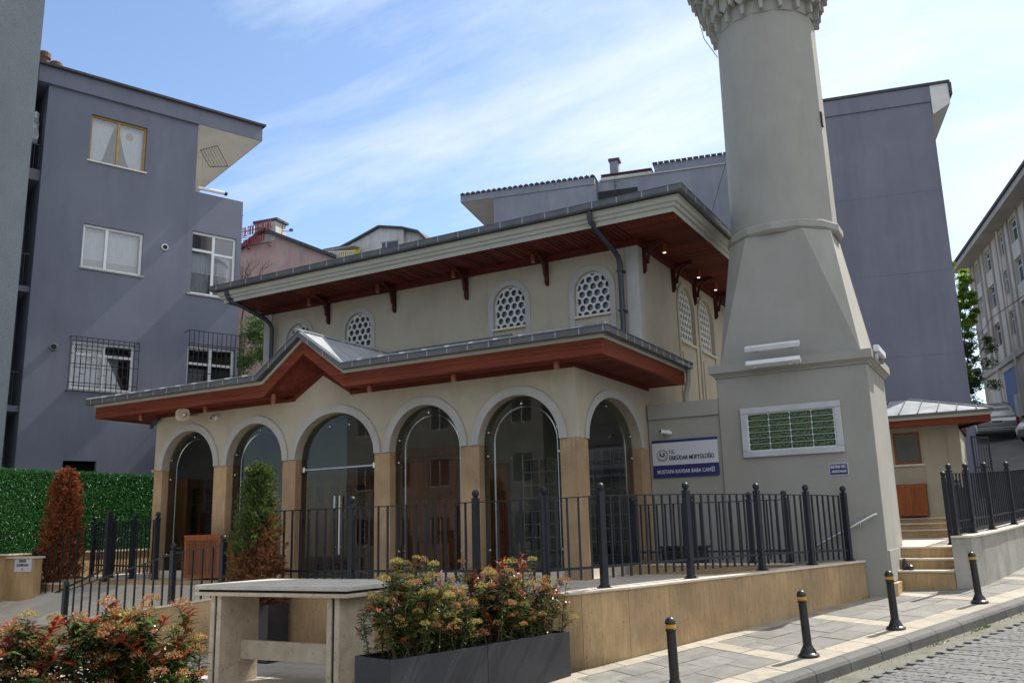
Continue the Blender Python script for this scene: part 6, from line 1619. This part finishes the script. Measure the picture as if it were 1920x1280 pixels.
# ------------------------------------------------------------------ beige building up the street
fb = thing('school_building', 'long beige four storey building with grey pilasters up the street at right', 'building', (-1, 55, 7))
FF0 = frame2((-1.12, 60.4), (.234, -.972)); FF = lambda s, o, z: FF0(s, o, z)    # s towards the camera, o outwards to the street
FBz, FBt = 4.0, 16.75
rowsz = [(11.0, 12.3), (13.2, 14.5), (15.35, 16.55)]
cols = []
s_ = 1.6
kk = 0
while s_ < 21:
    w = 1.15 if kk % 2 == 0 else 1.5
    cols.append((s_, s_ + w)); s_ += w + (1.35 if kk % 2 == 0 else 1.75); kk += 1
holes = [(a, b, z0, z1) for a, b in cols for z0, z1 in rowsz] + [(13.2, 16.2, 7.3, 9.2), (17.2, 20.5, 7.3, 9.2)]
holed_wall('front_wall', FF, 0, 24, FBz, FBt, holes, 'beige', fb, depth=.22)
m = MB(); m.quad(FF(0, 0, FBz), FF(0, -12, FBz), FF(0, -12, FBt), FF(0, 0, FBt)); m.build('end_wall', 'beige', fb, fix=False)
m = MB(); m.quad(FF(24, 0, FBz), FF(24, -12, FBz), FF(24, -12, FBt), FF(24, 0, FBt)); m.build('end_wall', 'beige', fb, fix=False)
for a, b, z0, z1 in holes: 
    if b - a < 2: window(FF, a, b, z0, z1, fb, 'pvc', mull=((a + b) / 2,), trans=((a, b, z1 - .4),), depth=.16, glass='darkglass', fwid=.07, sill=False)
    else: window(FF, a, b, z0, z1, fb, 'pvc', mull=(a + (b - a) / 3, a + 2 * (b - a) / 3), trans=((a, b, z1 - .5),), depth=.16, glass='darkglass', fwid=.07, sill=True)
for i, (a, b) in enumerate(cols):
    for s in (a - .28, b + .12):
        m = MB(); m.box(s, s + .16, .001, .10, 10.1, FBt, F=FF); m.build('pilaster', 'beigedk', fb)
m = MB(); m.box(-.1, 24.2, .0, .16, 9.75, 10.09, F=FF); m.build('string_course', 'beigedk', fb)
m = MB(); m.box(-.6, 24.6, -12.5, .85, FBt + .001, FBt + .30, F=FF); m.build('eave_slab', 'beigedk', fb); m = MB(); m.prism([(.95, FBt + .301), (.95, FBt + .45), (-5.8, 19.6), (-12.6, FBt + .45), (-12.6, FBt + .301)], lambda o, z, s: FF(s, o, z), -.7, 24.7); m.build('roof', 'tiledark', fb)
m = MB(); m.box(4.9, 7.6, .002, .05, 5.9, 9.4, F=FF); gd = m.build('gate_door', 'bluedoor', fb); m = MB(); m.box(6.3, 7.3, .051, .06, 5.95, 8.0, F=FF); m.build('poster', 'offwhite', gd)
m = MB(); m.box(4.8, 7.7, .003, .09, 9.401, 9.5, F=FF); m.build('door_lintel', 'beigedk', fb)
for s, z0, z1 in ((.9, 5, 17.0), (4.2, 6, 14.5), (8.0, 6, 17)): m = MB(); m.tube([FF(s, .16, z0), FF(s, .16, z1)], .07, 8); m.build('downpipe', 'beige', fb)
m = MB(); m.box(8.6, 11.2, .002, .30, 5, 9.3, F=FF); m.build('buttress', 'beigedk', fb); m = MB(); m.box(11.0, 12.2, .002, .6, 5, 7.4, F=FF); m.build('buttress', 'greyback', fb)
t = thing('air_conditioner', 'white air conditioner unit on the beige building near the right photo edge', 'air conditioner', FF(16.4, .3, 14.4))
m = MB(); m.box(16.0, 16.95, .1, .5, 14.0, 14.75, F=FF); m.build('case', 'white', t, bev=.03); m = MB(); m.lathe([(.28, 0), (.28, .012), (.06, .015)], 20, FF(16.4, .5, 14.38), axis=Vector(FF(0, 1, 0)) - Vector(FF(0, 0, 0))); m.build('fan_grille', 'framegrey', t)
m = MB(); m.tube([FF(.5, .2, 12.2), (-2.2, 50, 11.9), (-3.5, 42, 12.1)], .02, 5); tag(m.build('cable', 'cable'), 'overhead cable between the beige building and the lilac block', 'cable')
m = MB(); m.tube([FF(23, .3, 11.6), (-.2, 50, 11.5), FF(.5, .2, 12.2)], .02, 5); tag(m.build('cable', 'cable'), 'overhead cable sagging along the beige building front', 'cable')
t = thing('dark_house', 'dark tiled house end glimpsed left of the beige building', 'house', (-4, 66, 8)); m = MB(); m.box(-7, -3.2, 64, 70, 4, 19.2); m.build('wall', 'greyright', t); m = MB(); m.prism([(-7.3, 17.2), (-2.7, 17.2), (-3.2, 17.9), (-7.3, 17.9)], lambda x, z, y: (x, y, z), 63.4, 63.99); m.build('pent_roof', 'tilered', t)

# ------------------------------------------------------------------ cars
def car(label, paint, loc, heading, wagon=True):
    t = thing('parked_car', label, 'car', (0, 0, 0), 'parked cars up the street')
    def ring(y, w, zb, zt, r=.10):
        P = []
        for cx, cz, a0 in ((w - r, zt - r, 0), (-w + r, zt - r, 90), (-w + r * .6, zb + r * .6, 180), (w - r * .6, zb + r * .6, 270)):
            rr_ = r if cz > (zb + zt) / 2 else r * .6
            for k in range(5): a = R(a0 + 22.5 * k); P.append((cx + rr_ * math.cos(a), y, cz + rr_ * math.sin(a)))
        return P
    def loft(rings, name, m_, par):
        m = MB(); n = len(rings[0])
        for i in range(len(rings) - 1): m.strip(rings[i], rings[i + 1], close=True)
        m.quad(*rings[0]); m.quad(*rings[-1]); o = m.build(name, m_, par); smooth_angle(o, 40); return o
    # y forward; rear at -2.1
    body = loft([ring(-2.10, .78, .42, .80), ring(-2.06, .83, .30, .93), ring(-1.9, .86, .24, .98), ring(-.6, .87, .22, .96), ring(.9, .87, .22, .94), ring(1.6, .84, .24, .82), ring(2.02, .78, .28, .70), ring(2.12, .66, .36, .60)], 'body', paint, t)
    rear = -2.0 if wagon else -1.5
    cab = loft([ring(rear - .03, .76, .90, 1.02, .05), ring(rear + .30, .68, .90, 1.40, .09), ring(rear + .6, .69, .90, 1.45, .1), ring(.0, .70, .90, 1.46, .1), ring(.45, .69, .88, 1.40, .1), ring(1.15, .72, .86, .96, .05)], 'cabin', paint, body)
    g = MB(); y0, y1 = rear - .035, rear + .275
    g.quad((-.62, y0 + .02, 1.02), (.62, y0 + .02, 1.02), (.55, y1 - .02, 1.36), (-.55, y1 - .02, 1.36)); g.build('rear_window', 'darkglass', cab)
    g = MB(); g.quad((-.62, 1.10, .97), (.62, 1.10, .97), (.56, .50, 1.38), (-.56, .50, 1.38)); g.build('windscreen', 'darkglass', cab)
    for sx in (-1, 1):
        for ya, yb in ((rear + .35, -.75), (-.68, .05), (.12, .85)):
            g = MB(); za = 1.36 if yb < .5 else 1.10; g.quad((sx * .735, ya, .99), (sx * .735, yb, .99), (sx * (.715 if yb < .5 else .73), min(yb, .55), za + .02 if yb < .5 else 1.05), (sx * .705, ya, 1.36)); g.build('side_window', 'darkglass', cab)
    for sx in (-.78, .78):
        for y in (-1.28, 1.28):
            w = MB(); w.lathe([(.20, -.10), (.30, -.10), (.315, -.06), (.315, .06), (.30, .10), (.20, .10)], 20, (sx, y, .315), axis=(1, 0, 0)); wh_ = w.build('wheel', 'rubber', t); smooth_angle(wh_)
            w = MB(); w.lathe([(.205, -.095), (.19, .085), (.05, .095)] if sx > 0 else [(.05, -.095), (.19, -.085), (.205, .095)], 16, (sx + (.012 if sx > 0 else -.012), y, .315), axis=(1, 0, 0)); w.build('rim', 'steel', wh_)
    for sx in (-1, 1):
        m = MB(); m.box(sx * .80 - .07, sx * .80 + .05 * (1 if sx > 0 else 1), -2.115, -1.88, .66, .96); m.build('tail_lamp', 'redlamp', t, bev=.02)
        m = MB(); m.box(sx * .58 - .14, sx * .58 + .14, 1.98, 2.10, .56, .68); m.build('headlight', 'white', t, bev=.03)
        m = MB(); m.box(sx * .92 - .09, sx * .92 + .09, .72, .84, .95, 1.07); m.build('mirror', 'black', t, bev=.03)
    m = MB(); m.box(-.82, .82, -2.16, -2.05, .36, .58); m.build('bumper', paint, t, bev=.04); m = MB(); m.box(-.82, .82, -2.165, -2.10, .56, .595); m.build('bumper_strip', 'black', t)
    m = MB(); m.box(-.26, .26, -2.13, -2.10, .72, .83); pl = m.build('licence_plate', 'signwhite', t); m = MB(); m.box(-.22, .2, -2.134, -2.131, .745, .805); m.build('plate_text', 'signtext', pl)
    if wagon:
        for sx in (-.6, .6): m = MB(); m.tube([(sx, -1.6, 1.44), (sx, -1.55, 1.49), (sx, .1, 1.50), (sx, .2, 1.45)], .018, 6); m.build('roof_rail', 'black', t)
    t.location = loc; t.rotation_euler = (R(10) * (1 if heading[1] > 0 else -1), 0, math.atan2(-heading[0], heading[1])); return t
def road_at(x, y): return (x, y, zg(x, y) - .155)
car('silver estate car parked up the street, seen from behind', 'silver', road_at(-.80, 46.6), (-.13, .99))
car('champagne hatchback half cut off at the right photo edge', 'tan', road_at(1.75, 43.1), (-.45, -.89), False)
car('pale car hidden mostly behind the silver estate car', 'silver', road_at(-2.3, 50.5), (-.2, .98), False)

# ------------------------------------------------------------------ plants
def leaf(m, p, d, up, L, W, mi=0, fold=.25):
    d = d.normalized(); s = d.cross(up)
    if s.length < 1e-3: s = Vector((1, 0, 0))
    s.normalize(); n = s.cross(d)
    b = len(m.v); mid = p + d * L * .45
    m.v += [tuple(p), tuple(mid + s * W / 2 + n * W * fold), tuple(p + d * L - n * L * .12), tuple(mid - s * W / 2 + n * W * fold), tuple(mid)]
    m.f += [(b, b + 1, b + 4), (b + 1, b + 2, b + 4), (b + 4, b + 2, b + 3), (b, b + 4, b + 3)]; m.m += [mi] * 4
def rdir(rng, zmin=-1, zmax=1):
    z = rng.uniform(zmin, zmax); a = rng.uniform(0, 2 * PI); r = math.sqrt(max(0, 1 - z * z)); return Vector((r * math.cos(a), r * math.sin(a), z))
def photinia(label, Fb, w, d, z0, htop, nst, seed, leafL=.075, bl=(.5, .5), redf=.25, bron=.2):
    rng = random.Random(seed); t = thing('flowering_bush', label, 'bush', Fb(w / 2, d / 2, z0), 'photinia bushes')
    stems, lv, fl = MB(), MB(), MB()
    for k in range(nst):
        a, b = rng.uniform(.04, w - .04), rng.uniform(.06, d - .06); base = Vector(Fb(a, b, z0)); H = htop(a / w) * rng.uniform(.62, 1.05)
        tip = Vector(Fb(a + rng.gauss(0, .12), b + rng.gauss(0, .12), z0 + H)); bend = Vector((rng.gauss(0, .05), rng.gauss(0, .05), 0))
        pts = [base.lerp(tip, f) + bend * math.sin(PI * f) for f in (0, .25, .5, .75, 1)]; stems.tube(pts, [.008, .007, .006, .005, .003], 5)
        branches = [(pts, 1.0)]
        for q in range(rng.randint(3, 6)):
            f = rng.uniform(.15, .85); o = pts[0].lerp(tip, f) + bend * math.sin(PI * f); dd = rdir(rng, .2, .8); e = o + dd * rng.uniform(.10, .26); e.z = min(e.z, z0 + htop(a / w) * 1.0)
            bp = [o, o.lerp(e, .5) + Vector((0, 0, .01)), e]; stems.tube(bp, [.005, .004, .002], 4); branches.append((bp, .5))
        for bp, ln in branches:
            tipp = Vector(bp[-1]); L_b = sum((Vector(bp[i + 1]) - Vector(bp[i])).length for i in range(len(bp) - 1)); nl = int(L_b / .0125)
            red = rng.random() < redf; bz = rng.random() < bron
            for q in range(nl):
                f = .06 + .94 * (q + rng.random()) / nl if ln == 1.0 else (q + rng.random()) / nl
                seg = min(int(f * (len(bp) - 1)), len(bp) - 2); ff = f * (len(bp) - 1) - seg; p = Vector(bp[seg]).lerp(Vector(bp[seg + 1]), ff)
                dd = rdir(rng, -.35, .55); mi = 0
                if (red and f > .72): mi = 1; dd.z = abs(dd.z) + .4
                elif bz and rng.random() < .7: mi = 2
                elif rng.random() < .10: mi = 2
                leaf(lv, p, dd, Vector((0, 0, 1)), leafL * rng.uniform(.7, 1.25), leafL * rng.uniform(.27, .40), mi)
            if rng.random() < bl[0] and not (red and rng.random() < .6):
                c = tipp + Vector((0, 0, .02)); r0 = rng.uniform(.04, .075); mi = 0 if rng.random() < bl[1] else 1
                for q in range(150):
                    v = rdir(rng, -.35, 1); p = c + Vector((v.x * r0 * 1.15, v.y * r0 * 1.15, v.z * r0 * .75)) * rng.uniform(.55, 1.0); s = rng.uniform(.004, .0085); n = rdir(rng); u_ = n.orthogonal().normalized() * s; w_ = n.cross(u_).normalized() * s
                    fl.quad(p - u_, p - w_, p + u_, p + w_, mi=mi)
    stems.build('stems', 'bark', t); stuff(lv.build('leaves', ['leafgreen', 'leafred', 'leafbronze'], t, fix=False)); stuff(fl.build('blossoms', ['blossom', 'blossomy'], t, fix=False))
    return t
photinia('flowering bush with yellow orange blossom heads in the left planter of the pair', PF(P1), 1.34, .56, .34, lambda f: .70 + .28 * math.sin(PI * min(1, f * 1.1 + .15)), 52, 11, leafL=.082, bl=(.72, .35), redf=.10, bron=.12)
photinia('flowering bush with red young leaves in the right planter of the pair', PF(P2), 1.38, .56, .34, lambda f: .98 - .42 * max(0, f - .35), 54, 12, leafL=.082, bl=(.58, .5), redf=.28, bron=.40)
photinia('big foreground bush with red leaves and pale blossom at the lower left photo corner', lambda a, b, z: (-7.55 + a * .8 - b * .6, 2.75 + a * .6 + b * .8, z), 2.9, .56, .42, lambda f: .72 + .06 * math.sin(9 * f), 100, 13, leafL=.108, bl=(.62, .7), redf=.36, bron=.25)
def small_herb(label, p, n, seed, r=.09):
    rng = random.Random(seed); m = MB()
    for k in range(n): v = rdir(rng, .0, 1); leaf(m, Vector(p) + Vector((v.x * r, v.y * r, v.z * r * .5)), rdir(rng, 0, .7), Vector((0, 0, 1)), .03, .02)
    tag(m.build('green_herb', 'treelight', fix=False), label, 'plant', 'small bright herbs in planters')
small_herb('bright green herb in the front of the left planter', PF(P1)(.95, .12, .36), 160, 1); small_herb('bright green herb at the far end of the right planter', PF(P2)(1.1, .14, .36), 200, 2, .13)
small_herb('pale leafy plant rising from the planter behind the stone table', (-10.4, 10.05, .70), 60, 3, .1)
def conifer(label, p, H, prof, mats, seed, n=620, sc=.045, mix=None):
    rng = random.Random(seed); t = thing('conifer', label, 'conifer', p, 'columnar conifers'); m = MB(); P = Vector(p)
    tr = MB(); tr.tube([P, P + Vector((0, 0, H * .5)), P + Vector((.02, 0, H * .93))], [.045, .03, .008], 7); tr.build('trunk', 'bark', t)
    for k in range(n):
        h = rng.random() ** .9; a = rng.uniform(0, 2 * PI); R0 = prof(h) * rng.uniform(.55, 1.08)
        L = rng.uniform(.16, .34) * (1 - .35 * h); out = Vector((math.cos(a), math.sin(a), 0))
        tip = P + out * R0 + Vector((0, 0, h * H + rng.uniform(-.02, .05))); d = (out * .75 + Vector((0, 0, rng.uniform(.35, 1.1))) + rdir(rng) * .35).normalized(); base = tip - d * L
        mi = mix(rng, tip - P, h) if mix else 0
        side = d.cross(rdir(rng)).normalized()
        for q in range(34):
            f = (q + rng.random()) / 34; pos = base + d * L * f + Vector((0, 0, -.05 * f * f)); sg = 1 if q % 2 else -1
            ld = (d * .8 + side * sg * rng.uniform(.5, 1.1) * (1.1 - .6 * f) + rdir(rng) * .35)
            leaf(m, pos + side * sg * rng.uniform(0, .035), ld, rdir(rng), sc * rng.uniform(.7, 1.5), sc * rng.uniform(.28, .5), mi)
    # inner mass so that the middle stays dense
    for k in range(4000):
        h = rng.random(); a = rng.uniform(0, 2 * PI); r = prof(h) * .62 * rng.random() ** .5; pos = P + Vector((r * math.cos(a), r * math.sin(a), h * H * .96))
        leaf(m, pos, rdir(rng, -.2, 1), rdir(rng), sc * 1.4, sc * .7, mix(rng, pos - P, h) if mix else 0)
    stuff(m.build('crown', mats, t, fix=False)); return t
conifer('dried rust brown columnar conifer before the green hedge', (-19.55, 13.05, .72), 2.62, lambda h: .62 * (1 - h * .52) * min(1, .75 + h * 2) if h < .93 else .28 * (1 - (h - .93) / .07) ** .5 + .02, ['conbrown'], 21, n=900, sc=.05)
def gmix(rng, q, h):
    g = (q.x * -.871 + q.y * -.491) * 1.1 + (h - .46) * 2.0 + rng.gauss(0, .16)
    return 0 if g > 0 else 1
conifer('half green half browned conifer behind the stone table', (-10.24, 10.05, .60), 2.16, lambda h: (.56 - .28 * h) if h < .55 else .406 - .50 * (h - .55), ['congreen', 'conbrown2'], 22, n=760, sc=.042, mix=gmix)
t = thing('stone_planter', 'travertine planter block at the foot of the dried brown conifer', 'planter', (-19.5, 13.0, .3)); m = MB(); m.box(-20.15, -18.75, 12.62, 13.5, -.2, .70); m.build('box', 'trav', t); m = MB(); m.box(-20.18, -18.72, 12.59, 13.53, .701, .74); m.build('coping_stone', 'coping', t)
# artificial hedge wall
hg = thing('hedge_screen', 'dense green artificial hedge screen on the boundary wall', 'hedge', (-20.3, 14, 1.37))
m = MB(); m.box(-20.42, -20.33, 9.4, 16.6, -.6, 1.36); m.build('base_wall', 'trav', hg); m = MB(); m.box(-20.46, -20.27, 9.4, 16.6, 1.361, 1.40); m.build('coping_stone', 'coping', hg)
m = MB(); m.box(-20.42, -20.36, 9.4, 16.6, 1.402, 3.27); m.build('backing', 'hedgeback', hg)
rng = random.Random(31); m = MB()
for k in range(46000):
    y = rng.uniform(10.6, 16.6); z = rng.uniform(1.39, 3.32); top = rng.random() < .05
    if top: z = 3.29 + rng.uniform(0, .04)
    p = Vector((-20.36 + rng.uniform(0, .09), y, z)); leaf(m, p, Vector((rng.uniform(.1, 1), rng.gauss(0, .7), rng.gauss(.1, .7))), rdir(rng), rng.uniform(.028, .048), rng.uniform(.018, .028))
stuff(m.build('leaves', 'hedge', hg, fix=False))
# trees
def tree(label, p, H, crown_c, rad, mat_, seed, nclump=60, per=260, sc=.11, nm='broadleaf_tree', trunk_r=.16):
    rng = random.Random(seed); t = thing(nm, label, 'tree', p); P = Vector(p); Cc = Vector(crown_c); tr = MB(); m = MB()
    top = P.lerp(Cc, .9); tr.tube([P, P.lerp(top, .4) + Vector((.1, 0, 0)), top], [trunk_r, trunk_r * .75, trunk_r * .35], 9)
    for k in range(nclump):
        v = rdir(rng) * (rng.random() ** .42); c = Cc + Vector((v.x * rad[0], v.y * rad[1], v.z * rad[2])); r0 = rng.uniform(.35, .75) * min(rad) * .42
        if k % 3 == 0: tr.tube([P.lerp(top, rng.uniform(.45, .95)), (P.lerp(top, .8) + c) / 2 + Vector((0, 0, .15)), c], [trunk_r * .3, trunk_r * .18, .01], 5)
        for q in range(per):
            w = rdir(rng) * rng.random() ** .5; pos = c + Vector((w.x * r0, w.y * r0, w.z * r0 * .75)); leaf(m, pos, rdir(rng, -.7, .6), rdir(rng), sc * rng.uniform(.6, 1.3), sc * rng.uniform(.4, .6))
    tr.build('trunk', 'bark', t); stuff(m.build('crown', mat_, t, fix=False)); return t
tree('dark leafy tree between the grey house and the mosque', (-24.6, 25.6, .2), 8, (-23.9, 25.0, 7.9), (2.6, 2.3, 3.6), 'tree', 41, 120, 260, .12)
tree('bright spring green tree beyond the lilac block on the right', (-1.9, 48.5, 5.2), 12, (-1.75, 48.2, 11.4), (1.05, 2.0, 3.3), 'treelight', 42, 60, 240, .15)
tree('shaded green tree low behind the kiosk roof', (-1.9, 52.5, 6), 8, (-1.8, 52.2, 9.5), (1.6, 2.0, 2.6), 'tree', 43, 50, 220, .14)
rng = random.Random(51); t = thing('bare_tree', 'bare branching tree in front of the pink house wall', 'tree', (-30.5, 28.6, 1)); tr = MB()
def grow(p, d, L, r, dep):
    e = p + d * L; tr.tube([p, p.lerp(e, .5) + rdir(rng) * L * .06, e], [r, r * .8, r * .6], 5, cap=False)
    if dep: 
        for _ in range(3 if dep > 1 else 2): grow(e, (d + rdir(rng, -.1, .6) * .75).normalized(), L * rng.uniform(.6, .8), r * .6, dep - 1)
tr.tube([(-30.9, 28.9, 1), (-30.8, 28.8, 11.0)], [.16, .09], 8); grow(Vector((-30.8, 28.8, 10.9)), Vector((.05, 0, 1)), 1.25, .06, 5); tr.build('branches', 'bark', t)
# birds
for (p, a, lb) in (((-32.6, 30.0, 17.3), .5, 'small dark bird flying left of the pink house chimney'),):
    t = thing('bird', lb, 'bird', p); m = MB(); m.lathe([(.005, -.16), (.04, -.08), (.055, .02), (.035, .10), (.008, .16)], 10, p, axis=(math.cos(a), math.sin(a), .2))
    q = Vector(p)
    for s in (-1, 1): m.quad(q + Vector((0, .04, .02)), q + Vector((0, -.05, .02)), q + Vector((s * .20, -.07, .16)), q + Vector((s * .38, -.02, .12)))
    m.build('body', 'black', t)

# fallen leaves and grit on the paving
rng = random.Random(77); m = MB()
for k in range(520):
    q = rng.random()
    if q < .45: p = Vector(st(rng.uniform(-2, 9), .53 + abs(rng.gauss(0, .14)), -.143))
    elif q < .6: p = Vector(st(rng.uniform(-3, 7), rng.uniform(-1.85, .25), .004))
    elif q < .8: p = Vector((rng.uniform(-7.8, -5.4), rng.uniform(6.5, 10.2), -.154))
    else: p = Vector((rng.uniform(-12, -6), rng.uniform(5, 10.2), -.154))
    a = rng.uniform(0, 2 * PI); leaf(m, p, Vector((math.cos(a), math.sin(a), rng.uniform(0, .35))), Vector((0, 0, 1)), rng.uniform(.012, .042), rng.uniform(.006, .018), 0 if rng.random() < .6 else 1)
o = stuff(m.build('fallen_leaves', ['conbrown', 'blossomy'], fix=False)); tag(o, 'dry fallen leaves scattered over paving and gutter', 'leaves')

# ------------------------------------------------------------------ houses across the street, behind the camera (seen in the porch glass)
def opposite(label, x0, x1, y, H, m_, seed):
    t = thing('street_house', label, 'house', ((x0 + x1) / 2, y, -1)); rng = random.Random(seed)
    Fo0 = frame2((x0, y), (1, 0)); Fo = lambda s, o, z: (x0 + s, y + o, z)
    W = x1 - x0; n = int(W / 2.6); holes = []
    for i in range(n):
        for j in range(int(H / 3.1)):
            a = (i + .5) * W / n - .65; holes.append((a, a + 1.3, .9 + j * 3.1, 2.4 + j * 3.1))
    holed_wall('front_wall', Fo, 0, W, -2, H, holes, m_, t, depth=.15)
    for h in holes: window(Fo, *h, t, 'pvc', mull=((h[0] + h[1]) / 2,), depth=.10, glass='darkglass', sill=False)
    m = MB(); m.box(x0 + .01, x1 - .01, y - 8, y - .3, -2, H - .01); m.build('core', 'dark', t); m = MB(); m.box(x0 - .4, x1 + .4, y - 8, y + .5, H + .001, H + .35); m.build('roof', 'tiledark', t)
opposite('beige house across the street reflected in the porch glass', -34, -21, -13, 11, 'concrete', 61)
opposite('pale house across the street reflected in the porch glass', -20.5, -9, -14.5, 13, 'greyback', 62)
opposite('grey house across the street reflected in the porch glass', -8, 5, -15, 10.5, 'greyback', 63)
tree('street tree behind the camera reflected in the porch glass', (-7.5, -6.5, -.5), 6, (-7.5, -6.5, 4.9), (3.2, 2.8, 2.7), 'tree', 71, 60, 160, .13)
